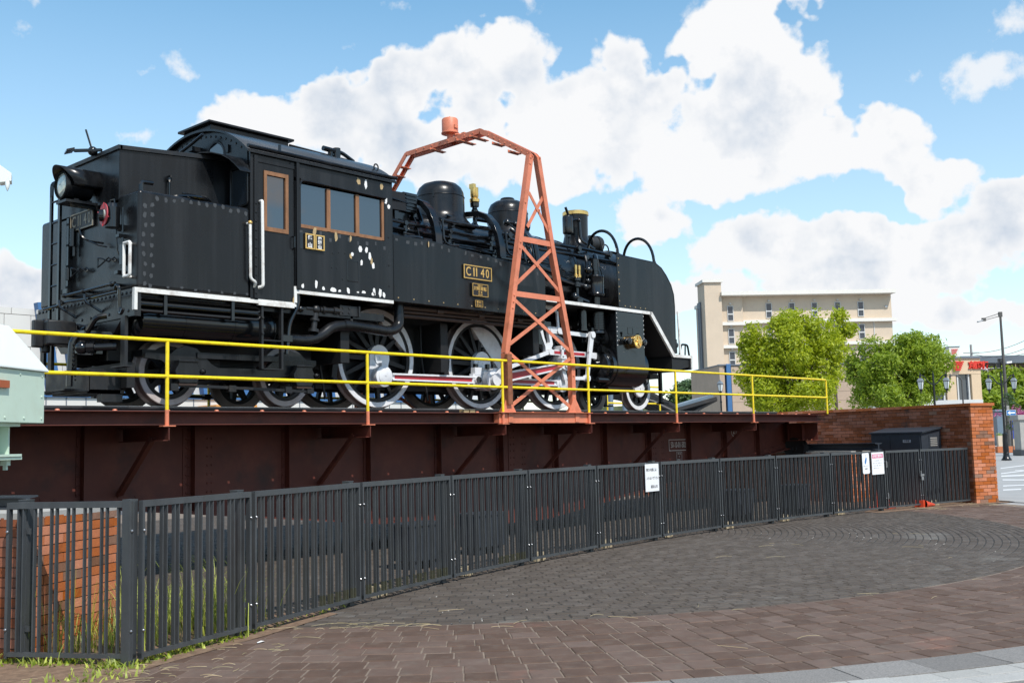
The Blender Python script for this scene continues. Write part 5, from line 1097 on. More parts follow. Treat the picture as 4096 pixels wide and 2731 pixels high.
    plate(frame(loco(11.53, -S-.025, 1.592), (1, 0, 0), (0, 0, 1)), .165, .105, 'load_plate', rimw=.005, txt=[('積 6.5', .042, 0, .024, 1), ('空 5.5', .042, 0, -.024, 1)], bold=.0006, rim='gold_paint')
    b = B(); b.box(11.375, 11.40, -S-.02, -S, 1.70, 1.91); b.box(8.18, 8.60, -S-.016, -S-.012, 2.055, 2.27); mk(b, 'plate_bracket', 'loco_gloss', smooth=0)
    for x, tx in ((8.325, [('篠', .068, 0, .052, 1), ('山', .075, 0, -.056, 1)]), (8.485, [('福', .06, 0, .062, 1), ('知', .06, 0, 0, 1), ('山', .062, 0, -.062, 1)])):
        plate(frame(loco(x, -S-.030, 2.163), (1, 0, 0), (0, 0, 1)), .152, .205, 'depot_plate', rimw=.018, txt=tx, m='chip_white', bold=.002)
    b = B(); b.tube(rounded([(8.97, -S-.013, 1.99), (9.16, -S-.013, 1.99), (9.16, -S-.013, 1.70), (8.97, -S-.013, 1.70), (8.97, -S-.013, 1.99)], .02), .005, 4)
    b.rivets([(x, -S-.012, z) for x, z in ((8.72, 2.06), (8.82, 2.08), (8.93, 2.08), (8.70, 1.86), (8.78, 1.86), (8.88, 1.72))], .012); mk(b, 'cab_side_details', 'loco_gloss')
    # tail disc and lantern
    b = B(); b.lathe([(.070, 0), (.132, .004), (.132, .014), (.070, .012)], (5.70, -.905, 2.21), (-1, .12, 0), 30)
    for q in (20, 200, 95, 275): b.obox((5.685, -.905+.104*math.cos(R(q)), 2.21+.104*math.sin(R(q))), (.006, 0, 0), (0, .036*math.cos(R(q)), .036*math.sin(R(q))), (0, -.006*math.sin(R(q)), .006*math.cos(R(q))))
    td = mk(b, 'red_tail_disc', 'red_disc')
    b = B(); b.lathe([(.072, 0), (.05, .025), (.01, .032)], (5.70, -.905, 2.21), (-1, 0, 0), 24); mk(b, 'tail_lens', 'lens', td)
    b = B(); b.cyl((5.78, -.94, 2.06), (5.78, -.94, 2.30), .085, n=20); b.cyl((5.78, -.94, 2.30), (5.78, -.94, 2.345), .085, .06, n=20); b.cyl((5.70, -.90, 2.2), (5.66, -.87, 2.2), .07, n=16); b.tube([(5.78, -.99, 2.35), (5.78, -.99, 2.39), (5.78, -.89, 2.395), (5.78, -.89, 2.35)], .008, 6); b.tube([(5.70, -.80, 2.36), (5.68, -.72, 2.38), (5.75, -.64, 2.30), (5.85, -.6, 2.33)], .006, 5); b.box(5.85, 5.92, -1.0, -.88, 2.04, 2.10); mk(b, 'tail_lantern', 'loco_gloss')
    # ladder
    b = B()
    for y in (.66, .42): b.box(5.76, 5.79, y-.025, y+.025, 1.10, 2.72); b.tube(rounded([(5.775, y, 2.7), (5.775, y, 2.9), (5.93, y, 2.92)], .1), .024, 6)
    for z in [1.28+.27*i for i in range(6)]: b.cyl((5.775, .42, z), (5.775, .66, z), .014, n=8)
    mk(b, 'rear_ladder', 'loco_gloss')
    # handrails and small rear pieces
    b = B(); b.tube(rounded([(5.92, -1.13, 1.86), (5.83, -1.13, 1.86), (5.83, -1.13, 1.47), (5.92, -1.13, 1.47)], .03), .019, 8); b.tube(rounded([(5.83, -1.13, 1.855), (5.83, -1.27, 1.855), (5.83, -1.27, 1.465), (5.83, -1.13, 1.465)], .03), .019, 8); mk(b, 'grab_rail', 'white_paint')
    b = B(); b.tube([(5.80, .35, 1.40), (5.80, -.25, 1.40), (5.80, -.98, 1.405)], .020, 8)
    for y in (-.9, -.2, .3): b.sphere((5.80, y, 1.40), .032); b.cyl((5.80, y, 1.40), (5.93, y, 1.40), .018, n=6)
    b.tube(rounded([(5.74, .75, 1.27), (5.74, .35, 1.275), (5.74, .16, 1.30), (5.74, -.45, 1.275), (5.74, -1.22, 1.28)], .1), .017, 8)
    b.tube(rounded([(5.72, -1.14, 1.30), (5.72, -1.18, 1.36), (5.72, -1.24, 1.32), (5.74, -1.22, 1.06), (5.72, -1.28, 1.0), (5.72, -1.34, 1.06)], .04), .02, 8)
    for y in (-.45, .22): b.tube(rounded([(5.74, y, 1.30), (5.70, y+.02, 1.33), (5.70, y, 1.24), (5.88, y-.06, 1.12)], .03), .016, 6)
    b.tube(rounded([(5.88, -.52, 1.95), (5.80, -.30, 2.0), (5.74, -.24, 2.06), (5.72, -.22, 2.16)], .04), .013, 6); b.tube([(5.80, -.30, 2.0), (5.82, -.52, 1.92), (5.9, -.58, 1.9)], .011, 6); b.cyl((5.86, .24, 2.02), (5.86, .24, 2.24), .035, n=10); b.cyl((5.88, .24, 1.9), (5.88, .24, 2.02), .02, n=8)
    for (ya, za) in ((.10, 1.69), (-.60, 1.72)):
        b.tube([(5.84, ya+.13, za+.05), (5.84, ya+.02, za+.03), (5.86, ya-.10, za-.02), (5.88, ya-.2, za+.02), (5.88, ya-.26, za-.02)], .010, 6); b.tube([(5.84, ya+.13, za-.06), (5.84, ya+.02, za-.03), (5.86, ya-.10, za+.03), (5.88, ya-.2, za-.03), (5.88, ya-.26, za-.02)], .010, 6); b.cyl((5.84, ya+.13, za-.06), (5.84, ya+.13, za+.05), .010, n=6)
    b.box(5.84, 5.92, -1.06, -1.0, 1.62, 1.86); b.cyl((5.86, -1.03, 1.58), (5.86, -1.03, 1.94), .016, n=6); b.cyl((5.86, -1.03, 2.0), (5.86, -1.03, 2.3), .012, n=6); b.box(5.82, 5.92, -1.02, -.94, 1.95, 1.985); b.box(5.83, 5.92, -.98, -.90, 1.52, 1.56); b.tube([(5.84, -.92, 2.05), (5.84, -.95, 1.8), (5.86, -.98, 1.72), (5.86, -1.06, 1.74)], .008, 5)
    b.box(5.86, 5.92, .36, .42, 1.4, 2.4); b.box(5.84, 5.92, .30, .50, 1.44, 1.50); b.cyl((5.84, .32, 1.6), (5.84, .32, 1.75), .03, n=8)
    mk(b, 'rear_rail_and_hooks', 'loco_gloss')
    # coupler
    b = MB(lambda x, y, z: loco(x+.31, y, z)); b.box(5.35, 5.92, -.12, .12, .80, .98); b.prism([(5.08, -.16), (5.22, -.20), (5.42, -.16), (5.50, 0), (5.42, .14), (5.30, .16), (5.24, .06), (5.12, .06)], .74, 1.03, 'xy'); b.box(5.02, 5.14, .06, .16, .72, 1.05); b.cyl((5.18, .11, .66), (5.18, .11, 1.07), .05, n=12); b.prism([(5.30, .13), (5.52, .30), (5.60, .28), (5.60, .1), (5.4, .06)], .78, 1.0, 'xy'); b.box(5.45, 5.92, -.2, .2, .74, .80)
    cp = mk(b, 'rear_coupler', 'loco_dull', bevel=.018)
    b = B(); b.tube(rounded([(5.75, -.62, .95), (5.62, -.60, .88), (5.50, -.56, .76), (5.48, -.55, .30), (5.48, -.55, .22)], .1), .038, 10); b.tube(rounded([(5.72, -.95, 1.02), (5.62, -.90, 1.0), (5.60, -.75, .86), (5.6, -.70, .8)], .06), .034, 8); b.cyl((5.55, -.70, .66), (5.85, -.95, .67), .045, n=12); b.sphere((5.55, -.70, .66), .075); b.cyl((5.60, -.74, .66), (5.66, -.80, .66), .07, n=10)
    for k in range(10): b.sphere((5.50+.003*k, -.60, .70-.045*k), .014, 6, 4)
    b.box(5.55, 5.9, -.75, -.35, .78, .86); b.box(5.6, 5.9, -.5, -.3, .62, .7); b.tube([(5.6, -.5, .9), (5.55, -.58, .94), (5.6, -.68, .92), (5.62, -.6, .88)], .014, 6); mk(b, 'brake_hose', 'loco_gloss')
    for s in (-1, 1):
        y = s*1.06
        b = B(); b.box(5.86, 5.90, y-.05, y+.05, .42, 1.02); b.box(5.80, 5.90, y-.16, y+.16, .42, .44); mk(b, 'rear_step_hanger', 'loco_dull')
        b = B(); b.box(5.62, 5.66, s*.30-.05, s*.30+.05, .18, .80); b.box(5.45, 5.66, s*.30-.18, s*.30+.18, .18, .20); mk(b, 'rail_guard', 'loco_dull')
    b = B(); b.box(5.62, 6.0, -.75, -.70, .14, .42); b.box(5.62, 6.05, -.75, .2, .14, .18); b.box(5.58, 5.63, -.75, .3, .16, .40); b.box(5.7, 5.95, -.9, -.78, .03, .12); mk(b, 'rear_guard_plate', 'loco_dull', smooth=0)
    return E
build_loco()

# ================================================================ turntable bridge
def build_turntable():
    E = tag(empty('locomotive_turntable', (XC, YC, 0)), 'red oxide steel turntable bridge with yellow handrails and a salmon gantry under the locomotive', 'turntable')
    B = lambda: MB(loco)
    def mk(b, name, m, par=E, **k): return b.build(name, m, par, **k)
    xl, xr = 2.55, 22.35
    def bot(x): d = abs(x-XC); return -1.82 if d < 1.0 else -1.82+(d-1.0)*.113
    for s in (-1, 1):
        xs = [xl, 4.0, 6.0, 8.0, 10.0, XC-1.0, XC, XC+1.0, 14.9, 17.0, 19.0, 21.0, xr]
        poly = [(x, bot(x)) for x in xs]+[(xr, -.17), (xl, -.17)]
        b = B(); b.prism(poly, s*.80-.007, s*.80+.007); gd = mk(b, 'plate_girder', 'oxide', smooth=0)
        b = B(); b.box(xl, xr, s*.80-.16, s*.80+.16, -.17, -.145)
        for x0, x1 in zip(xs, xs[1:]): b.bar((x0, s*.80, bot(x0)-.012), (x1+.01, s*.80, bot(x1)-.012), .32, .022)
        for x0, x1 in zip(xs, xs[1:]): b.bar((x0, s*.825, bot(x0)+.05), (x1, s*.825, bot(x1)+.05), .014, .10); b.bar((x0, s*.825, -.22), (x1, s*.825, -.22), .014, .10)
        mk(b, 'girder_flange', 'oxide', gd, smooth=0)
        riv = []
        for k in range(-7, 8):
            x = XC+1.39*k+(.0 if s < 0 else .0)
            if not xl < x < xr: continue
            b = B(); b.box(x-.05, x+.05, s*.807, s*.82, bot(x)+.10, -.27); b.box(x-.006, x+.006, s*.82, s*.92, bot(x)+.02, -.18); mk(b, 'stiffener', 'oxide', gd, smooth=0)
            z = bot(x)+.12
            while z < -.3: riv += [(x-.032, s*.82, z), (x+.032, s*.82, z)]; z += .11
        for xx in (7.0, 12.9, 17.0):
            b = B(); b.box(xx-.22, xx+.22, s*.807, s*.816, bot(xx)+.10, -.27); mk(b, 'splice_plate', 'oxide', gd, smooth=0)
            z = bot(xx)+.14
            while z < -.3: riv += [(xx+d, s*.816, z) for d in (-.17, -.09, .12, .18)]; z += .11
        x = xl+.1
        while x < xr: riv.append((x, s*.832, bot(x)+.05)); x += .16
        b = B(); b.rivets(riv, .017, (0, s, 0), 6); mk(b, 'girder_rivets', 'oxide', gd)
        # fascia channel of the walkway
        b = B(); b.box(xl-.3, xr-.2, s*1.64, s*1.66, -.255, -.115); b.box(xl-.3, xr-.2, s*1.64, s*1.80, -.115, -.104); b.box(xl-.3, xr-.2, s*1.64, s*1.79, -.262, -.252)
        mk(b, 'walkway_channel', 'oxide', smooth=0)
        for k in range(30):
            x = xl-.28+.665*k; e = x+.6655 if k < 29 else xr-.2; h0, h1 = x+.31, x+.345
            b = B(); q0, q1, q2, q3 = s*.80, s*1.40, s*1.43, s*1.64
            b.box(x, h0, q0, q3, -.128, -.116); b.box(h1, e-.0005, q0, q3, -.128, -.116); b.box(h0, h1, q0, q1, -.128, -.116); b.box(h0, h1, q2, q3, -.128, -.116); mk(b, 'deck_plate', 'deck', smooth=0)
        b = B()
        for x in [xl+.4+.62*k for k in range(31)]: b.lathe([(.028, 0), (.022, .014), (.01, .018)], (x, s*1.74, -.104), (0, 0, 1), 8)
        mk(b, 'deck_bolts', 'salmon')
        # rail
        b = B(); b.prism([(-.06, -.14), (.06, -.14), (.06, -.128), (.012, -.115), (.012, -.045), (.034, -.03), (.034, -.004), (-.034, -.004), (-.034, -.03), (-.012, -.045), (-.012, -.115), (-.06, -.128)], xl, xr-.1, 'yz')
        for i, v in enumerate(b.v): b.v[i] = (v[0], v[1]+s*.567, v[2])
        rl = mk(b, 'rail', 'rail', smooth=0)
        b = B(); b.box(xl, xr-.1, s*.567-.03, s*.567+.03, -.004, .0); mk(b, 'rail_head', 'rail_top', rl, smooth=0)
    b = B(); b.box(xl, xr, -.66, .66, -.16, -.145)
    mk(b, 'centre_deck', 'deck', smooth=0)
    for k in range(9):
        x = XC-8.4+2.1*k; b = B(); b.bar((x, -.79, bot(x)*.9), (x+1.0, .79, -.3), .06, .06); b.bar((x+1.0, -.79, -.3), (x, .79, bot(x)*.9), .06, .06); mk(b, 'cross_brace', 'oxide', smooth=0)
    # handrails
    posts = (3.9, 5.99, 8.86, 11.47, 13.55, 16.14, 18.94)
    for s in (-1, 1):
        fx = (lambda x: x) if s < 0 else (lambda x: 2*XC-x)
        y = s*1.83
        b = B(); r = .021
        b.tube(rounded([(fx(22.27), y, -.09), (fx(22.27), y, .675), (fx(3.9), y, .675)], .05), r, 10)
        b.tube([(fx(22.27), y, .275), (fx(3.9), y, .275)], r, 10)
        hr = mk(b, 'handrail', 'yellow')
        for x in posts:
            b = B(); b.cyl((fx(x), y, -.095), (fx(x), y, .66), r, n=10); mk(b, 'handrail_post', 'yellow', hr)
            b = B(); b.cyl((fx(x), y, -.27), (fx(x), y, -.095), r*1.12, n=10); b.box(fx(x)-.075, fx(x)+.075, y-.06*(s < 0)-.03*(s > 0), y+.03*(s < 0)+.06*(s > 0), -.28, -.268); mk(b, 'post_socket', 'salmon', hr)
            # bracket out from the girder, with a raking strut
            b = B(); q = fx(x); b.prism([(s*1.88, -.28), (s*1.88, -.43), (s*.85, -.43), (s*.85, -.28)], q-.006, q+.006, 'yz'); b.box(q-.07, q+.006, s*.85, s*1.88, -.288, -.277); b.box(q-.06, q+.0065, s*.85, s*1.86, -.437, -.426)
            mk(b, 'bracket', 'oxide', smooth=0)
            b = B(); b.bar((q-.03, s*1.60, -.40), (q-.03, s*.84, -1.05 if abs(q-XC) < 7 else -.80), .075, .012, (0, 1, 0)); b.bar((q-.065, s*1.60, -.40), (q-.065, s*.84, -1.05 if abs(q-XC) < 7 else -.80), .012, .06, (0, 1, 0)); mk(b, 'strut', 'oxide', smooth=0)
    # end cross beams and carrying wheels
    for s in (-1, 1):
        x = XC+s*9.72
        b = B(); b.box(x-.14, x+.14, -1.62, 1.62, -.30, -.285); b.box(x-.14, x+.14, -1.62, 1.62, -.68, -.665); b.box(x-.008, x+.008, -1.62, 1.62, -.665, -.30)
        for y in (-1.3, -.95, .95, 1.3): b.box(x-.13, x+.13, y-.006, y+.006, -.665, -.30)
        eb = mk(b, 'end_beam', 'oxide', smooth=0)
        b = B(); b.rivets([(x-.08, -1.5+.1*i, -.665) for i in range(4)], .02, (0, 0, 1)); mk(b, 'beam_bolts', 'salmon', eb)
        for y in (-1.05, 1.05):
            b = B(); b.lathe([(.01, -.06), (.05, -.07), (.06, -.05), (.22, -.05), (.25, -.065), (.25, .05), (.29, .06), (.29, .075), (.05, .07), (.01, .07)], (x, y, -.86), (1, 0, 0), 28); mk(b, 'carrying_wheel', 'loco_dark')
    b = B(); b.lathe([(.01, .0), (.75, .0), (.75, .12), (.45, .16), (.40, .30), (.01, .30)], (XC, 0, -2.04), (0, 0, 1), 32); mk(b, 'pivot_base', 'dark_steel')
    # gantry towers and arch carrying the current collector
    for s in (-1, 1):
        y = s*1.79; fx = (lambda x: x) if s < 0 else (lambda x: 2*XC-x)
        def leg(pts, sd):
            b = B()
            for p, q in zip(pts, pts[1:]):
                P_ = Vector((fx(p[0]), y, p[1])); Q_ = Vector((fx(q[0]), y, q[1])); t = (Q_-P_).normalized(); sv = Vector((t.z, 0, -t.x))
                if s > 0: sv = -sv
                for (c, a, bb) in (((P_+Q_)/2, .045, .006), ):
                    b.obox(c, (Q_-P_)/2, sv*.045, Vector((0, .005, 0)))
                    b.obox(c+sv*(sd*.040)+Vector((0, -s*.045, 0)), (Q_-P_)/2, sv*.006, Vector((0, .04, 0)))
            return b
        T = empty('x', (0, 0, 0)) if False else None
        lg = leg([(11.62, -.10), (11.635, .80), (12.02, 2.60), (12.33, 4.0)], -1)
        tower = mk(lg, 'gantry_tower', 'salmon', smooth=0)
        lg = leg([(13.22, -.10), (13.22, .79), (12.785, 2.60), (12.50, 4.0)], -1); mk(lg, 'tower_leg', 'salmon', tower, smooth=0)
        b = B(); b.box(fx(11.62)-.05, fx(11.62)+.05, y-.065, y-.008, .02, .78); b.box(fx(13.22)-.045, fx(13.22)+.045, y+.012, y+.06, -.05, .78); mk(b, 'rusty_splice', 'rust_oxide', tower, smooth=0)
        def br(p, q, w, name='tower_brace', dy=0.0):
            b = B(); P_ = Vector((fx(p[0]), y-s*(.011+dy), p[1])); Q_ = Vector((fx(q[0]), y-s*(.011+dy), q[1])); t = (Q_-P_).normalized(); b.obox((P_+Q_)/2, (Q_-P_)/2, Vector((0, .004, 0)), Vector((-t.z, 0, t.x))*w/2); mk(b, name, 'salmon', tower, smooth=0)
        for z, a, c in ((2.61, 12.02, 12.79), (1.73, 11.86, 12.98)): br((a, z), (c, z+.0), .085)
        for (p, q) in (((12.20, 2.82), (12.63, 3.40)), ((12.25, 3.38), (12.75, 2.76)), ((11.87, 1.86), (12.80, 2.54)), ((12.00, 2.52), (12.96, 1.84)), ((11.68, .92), (12.98, 1.66)), ((11.83, 1.64), (13.16, .90)), ((11.68, -.02), (13.17, .78)), ((11.70, .80), (13.17, -.03))):
            br(p, q, .058, dy=.009 if q[1] > p[1] else 0)
        b = B(); pts = []
        for z in (.15, .3, .45, .6, .75, 1.5, 1.6, 1.7, 2.45, 2.55, 3.2, 3.85, 3.95):
            x = 11.63 if z < .8 else 11.635+(z-.8)*.211; pts.append((fx(x), y+s*.006, z))
        for z in (.15, .3, .5, .7): pts.append((fx(13.22), y+s*.006, z))
        pts += [(fx(12.41), y+s*.02, 2.21), (fx(12.40), y+s*.02, 1.28), (fx(12.41), y+s*.02, .385), (fx(12.46), y+s*.02, 3.12)]
        b.rivets(pts, .02, (0, s, 0)); mk(b, 'tower_bolts', 'salmon', tower)
        b = B()
        for x, d in ((11.62, -1), (13.22, 1)):
            b.prism([(fx(x)-.17, -.10), (fx(x)+.17, -.10), (fx(x)+.0, .16)], y-.018, y-.006); b.prism([(y-s*.15, -.10), (y+s*.02, -.10), (y-s*.0, .10)], fx(x)-.05, fx(x)-.04, 'yz')
        mk(b, 'gusset', 'salmon', tower, smooth=0)
        b = B(); b.box(fx(11.40), fx(13.58), s*1.70, s*1.812, -.262, -.118); b.box(fx(11.60), fx(11.70), s*1.812, s*1.825, -.25, -.106); b.box(fx(13.20), fx(13.30), s*1.812, s*1.825, -.25, -.106); b.box(fx(11.38), fx(13.60), s*1.70, s*1.87, -.106, -.098); mk(b, 'tower_base_plate', 'salmon', tower, smooth=0)
    path = [(-1.79, 3.98), (-1.74, 4.03), (-.68, 4.64), (.1, 4.655), (1.18, 4.62), (1.74, 4.07), (1.79, 3.98)]
    path = [(-1.79, 3.95), (-1.72, 4.03), (-.66, 4.645), (1.18, 4.625), (1.79, 4.02), (1.79, 3.9)]
    b = B()
    for x in (12.33, 12.51):
        for p, q in zip(path, path[1:]): b.bar((x, *p), (x, *q), .012, .085, (1, 0, 0) if abs(q[0]-p[0]) < .01 else (0, 0, 1)); b.bar((x+(.02 if x < 12.4 else -.02), p[0], p[1]+.036), (x+(.02 if x < 12.4 else -.02), q[0], q[1]+.036), .05, .01, (1, 0, 0) if abs(q[0]-p[0]) < .01 else (0, 0, 1))
    ar = mk(b, 'gantry_arch', 'salmon', smooth=0)
    for (y, z, l) in ((-.55, 4.60, .20), (-.25, 4.60, .20), (.45, 4.60, .16), (-1.0, 4.40, .12), (-1.35, 4.19, .12), (1.45, 4.33, .10), (1.3, 4.46, .10)):
        b = B(); b.obox((12.42, y, z-.05), (l, 0, 0), (0, .045, 0), (0, 0, .006)); b.obox((12.42, y+.04, z-.035), (l, 0, 0), (0, .005, 0), (0, 0, .025)); mk(b, 'arch_batten', 'salmon', ar, smooth=0)
    b = B(); b.rivets([(12.324, -1.7+.12*k, 4.04+.069*k) for k in range(8)]+[(12.324, -.5+.2*k, 4.64) for k in range(8)], .018, (-1, 0, 0)); mk(b, 'arch_bolts', 'salmon', ar)
    b = B(); b.lathe([(.01, 4.785), (.152, 4.785), (.155, 4.80), (.142, 4.81), (.142, 5.03), (.13, 5.05), (.01, 5.06)], (12.42, .14, 0), (0, 0, 1), 30); b.lathe([(.10, 4.64), (.055, 4.68), (.055, 4.76), (.09, 4.785)], (12.42, .14, 0), (0, 0, 1), 20); b.tube([(12.42+.02*math.cos(a), .14, 5.07+.025*math.sin(a)) for a in [2*math.pi*i/10 for i in range(10)]], .006, 5, True); b.box(12.38, 12.46, -.02, .0, 4.86, 4.92); b.cyl((12.42, .02, 4.75), (12.50, -.10, 4.74), .02, n=8); b.box(12.47, 12.53, -.15, -.08, 4.72, 4.77)
    mk(b, 'current_collector_drum', 'salmon', ar)
    # stencilled marks on the near girder
    Mg = lambda x, z: frame(loco(x, -.8275, z), (1, 0, 0), (0, 0, 1))
    yy = -.8195
    b = B()
    def frm(x0, x1, z0, z1, w):
        b.box(x0, x1, yy, yy+.002, z1-w, z1); b.box(x0, x1, yy, yy+.002, z0, z0+w); b.box(x0, x0+w, yy, yy+.0019, z0+w, z1-w); b.box(x1-w, x1, yy, yy+.0019, z0+w, z1-w)
    frm(17.36, 18.03, -.80, -.575, .014); frm(17.62, 17.81, -1.02, -.82, .006)
    st = mk(b, 'stencil_frame', 'stencil', smooth=0)
    Mt = lambda x, z: frame(loco(x, yy+.0012, z), (1, 0, 0), (0, 0, 1))
    text('stencil_lettering', '50-10-01-502', .165, 'stencil', st, Mt(17.695, -.688), .0015, .60, bold=.001)
    text('stencil_lettering', '42-10', .055, 'stencil', st, Mt(17.715, -.86), .0012, .9); text('stencil_lettering', '中', .04, 'stencil', st, Mt(17.715, -.92), .0012); text('stencil_lettering', '鷹取工', .05, 'stencil', st, Mt(17.715, -.985), .0012)
    text('stencil_lettering', '2', .16, 'stencil', st, Mt(19.86, -.44), .0015)
    b = B(); b.tube([(19.86+.10*math.cos(a), yy+.001, -.44+.10*math.sin(a)) for a in [2*math.pi*i/28 for i in range(28)]], .007, 4, True); mk(b, 'stencil_ring', 'stencil', st)
    # timber chock on the deck by the rail
    for x, lb in ((10.93, 'pale wooden chock on the turntable deck edge, left of the pair'), (11.06, 'pale wooden chock on the turntable deck edge, right of the pair')):
        tag(MB(loco).box(x-.055, x+.055, -1.60, -1.50, -.114, -.05).build('wood_chock', 'chip_buff', smooth=0, bevel=.006), lb, 'chock', 'wooden chocks')
    return E
build_turntable()

# ================================================================ fence panels along the plaza
ORD = ['leftmost', 'second', 'third', 'fourth', 'fifth', 'sixth', 'seventh', 'eighth', 'ninth', 'tenth', 'eleventh']
def build_fence():
    ZT, ZB = 1.147, .05
    bolt_me = MB().lathe([(.011, 0), (.011, .006), (.007, .012), (.002, .014)], (0, 0, 0), (0, -1, 0), 10).mesh('bolt'); bolt_me.materials.append(MATS['steel'])
    slat = {}
    def bx(x0, x1, y0, y1, z0, z1, name, m, par, sm=0):
        b = MB(); b.box(x0, x1, y0, y1, z0, z1); me = b.mesh(name, sm); me.materials.append(MATS[m]); return inst(me, name, par, Matrix.Identity(4))
    n = len(FENCE)-1
    sl_me = MB().box(-.005, .005, -.0155, .0155, ZB+.03, ZT-.045).mesh('slat', 0); sl_me.materials.append(MATS['fence'])
    foot_me = MB().box(-.0055, .0055, -.016, .016, ZB+.03, ZB+.12).mesh('slat_foot', 0); foot_me.materials.append(MATS['fence_moss'])
    post_me = MB().box(-.0375, .0375, .03, .105, 0, ZT+.012).mesh('post', 0); post_me.materials.append(MATS['fence'])
    cap_me = MB().box(-.04, .04, .0275, .1075, ZT+.010, ZT+.018).mesh('post_cap', 0); cap_me.materials.append(MATS['fence'])
    for i in range(n):
        p = Vector((*FENCE[i], 0)); q = Vector((*FENCE[i+1], 0)); t = (q-p).normalized(); L = (q-p).length
        E = bpy.data.objects.new('fence_panel', None); COL.objects.link(E); E.location = p; E.rotation_euler.z = math.atan2(t.y, t.x); WM[E.name] = Matrix.Identity(4); E.empty_display_size = .2
        if i == 0: lb = 'leftmost dark slat fence panel, turned away in front of the low brick wall'
        elif i == n-1: lb = 'last dark slat fence panel before the tall brick pillar'
        elif i == n-2: lb = 'narrow dark slat gate with padlock and hinges near the brick pillar'
        elif i == n-3: lb = 'dark slat fence panel carrying the two small notices'
        elif i == 6: lb = 'dark slat fence panel carrying the white warning sign'
        else: lb = ORD[i]+' dark slat fence panel from the left edge'
        tag(E, lb, 'fence panel' if i != n-2 else 'gate', 'dark slat fence panels along the plaza')
        e = .022; x0, x1 = e, L-e
        bx(x0, x1, -.02, .02, ZT-.045, ZT, 'top_rail', 'fence', E); bx(x0, x1, -.02, .02, ZB, ZB+.03, 'bottom_rail', 'fence', E)
        bx(x0, x0+.022, -.021, .021, ZB-.012, ZT-.045, 'stile', 'fence', E); bx(x1-.022, x1, -.021, .021, ZB-.012, ZT-.045, 'stile', 'fence', E)
        k = max(1, round((L-.16)/.124)); pitch = (L-.13)/k; mossy = i in (2, 3, 4)
        for j in range(k):
            c = .065+pitch*(j+.5)
            for d in (-.0215, .0215):
                inst(sl_me, 'slat', E, Matrix.Translation((c+d, 0, 0)))
                if mossy and (j > k*.55 or i == 3) and random.random() < .8: inst(foot_me, 'slat_foot', E, Matrix.Translation((c+d, 0, 0)))
        px_ = L-.10 if i else .12
        if i != n-2:
            inst(post_me, 'post', E, Matrix.Translation((px_, 0, 0))); inst(cap_me, 'post_cap', E, Matrix.Translation((px_, 0, 0)))
            cx1 = L-.02 if i else px_+.07
            bx(px_+.036, cx1, .022, .034, ZT-.23, ZT-.19, 'clamp', 'fence', E); bx(px_+.036, cx1, .022, .034, .22, .26, 'clamp', 'fence', E)
        if i == 1: inst(post_me, 'post', E, Matrix.Translation((-.012, .0, 0)))
        for xx in (x0+.012, x1-.012):
            for z in (ZT-.21, .24): inst(bolt_me, 'bolt', E, Matrix.Translation((xx, -.022, z)))
        if i == n-2:
            b = MB(); b.box(L-.06, L+.06, -.06, -.022, .62, .66); b.cyl((L-.03, -.05, .60), (L-.03, -.05, .72), .012, n=8); b.box(L-.05, L+.02, -.07, -.04, .54, .61); b.tube([(L-.04, -.055, .61), (L-.04, -.055, .655), (L-.0, -.055, .655), (L-.0, -.055, .61)], .006, 6)
            me = b.mesh('padlock'); me.materials.append(MATS['steel']); inst(me, 'padlock', E, Matrix.Identity(4))
            for z in (.28, .88):
                b = MB(); b.cyl((.012, -.035, z-.06), (.012, -.035, z+.06), .011, n=8); b.box(0, .05, -.03, -.02, z-.05, z+.05); me = b.mesh('hinge'); me.materials.append(MATS['steel']); inst(me, 'hinge', E, Matrix.Identity(4))
    def along(i, f):
        p = Vector((*FENCE[i], 0)); q = Vector((*FENCE[i+1], 0)); t = (q-p).normalized(); return p+(q-p)*f, t, Vector((t.y, -t.x, 0))
    # notices wired to the fence
    c, t, nn = along(6, .845); M = frame(c+nn*.032+Vector((0, 0, .925)), t, (0, 0, 1))
    def board(name, M, w, h, label, m='sign_white', r=.012):
        b = MB(lambda x, y, z: (M @ Vector((x, y, z)))); pts = rounded([(-w/2, -h/2+.001, 0), (-w/2, h/2, 0), (w/2, h/2, 0), (w/2, -h/2, 0), (-w/2, -h/2, 0), (-w/2, -h/2+.001, 0)], r, 3)[:-1]
        b.prism([(p[0], p[1]) for p in pts], -.002, .002, 'xy'); return tag(b.build(name, m, smooth=0), label, 'sign')
    s1 = board('warning_sign', M, .385, .40, 'white warning sign with three lines of dark lettering on the fence')
    for tx, yy, xx, al in (('柵の内側には', .11, -.165, 'LEFT'), ('入らないで下さい', -.01, -.165, 'LEFT'), ('福知山市', -.135, .15, 'RIGHT')):
        text('sign_lettering', tx, .052 if len(tx) < 8 else .046, 'ink', s1, M @ Matrix.Translation((xx, yy, .0022)), .0008, .95, al, bold=.0006)
    b = MB(lambda x, y, z: (M @ Vector((x, y, z)))); b.cyl((-.17, .195, .001), (-.17, .225, -.01), .003, n=5); b.cyl((.17, .195, .001), (.17, .225, -.01), .003, n=5); b.build('wire_tie', 'steel', s1)
    c, t, nn = along(10, .62); M2 = frame(c+nn*.032+Vector((0, 0, .925)), (t+Vector((0, 0, .02))), (-.02*t.x, -.02*t.y, 1))
    w, h = .225, .39; b = MB(lambda x, y, z: (M2 @ Vector((x, y, z))))
    b.prism([(-w/2+.02, -h/2), (w/2-.02, -h/2), (w/2, -h/2+.025), (w/2, h/2-.025), (w/2-.02, h/2), (-w/2+.02, h/2), (-w/2, h/2-.025), (-w/2, -h/2+.025)], -.002, .002, 'xy')
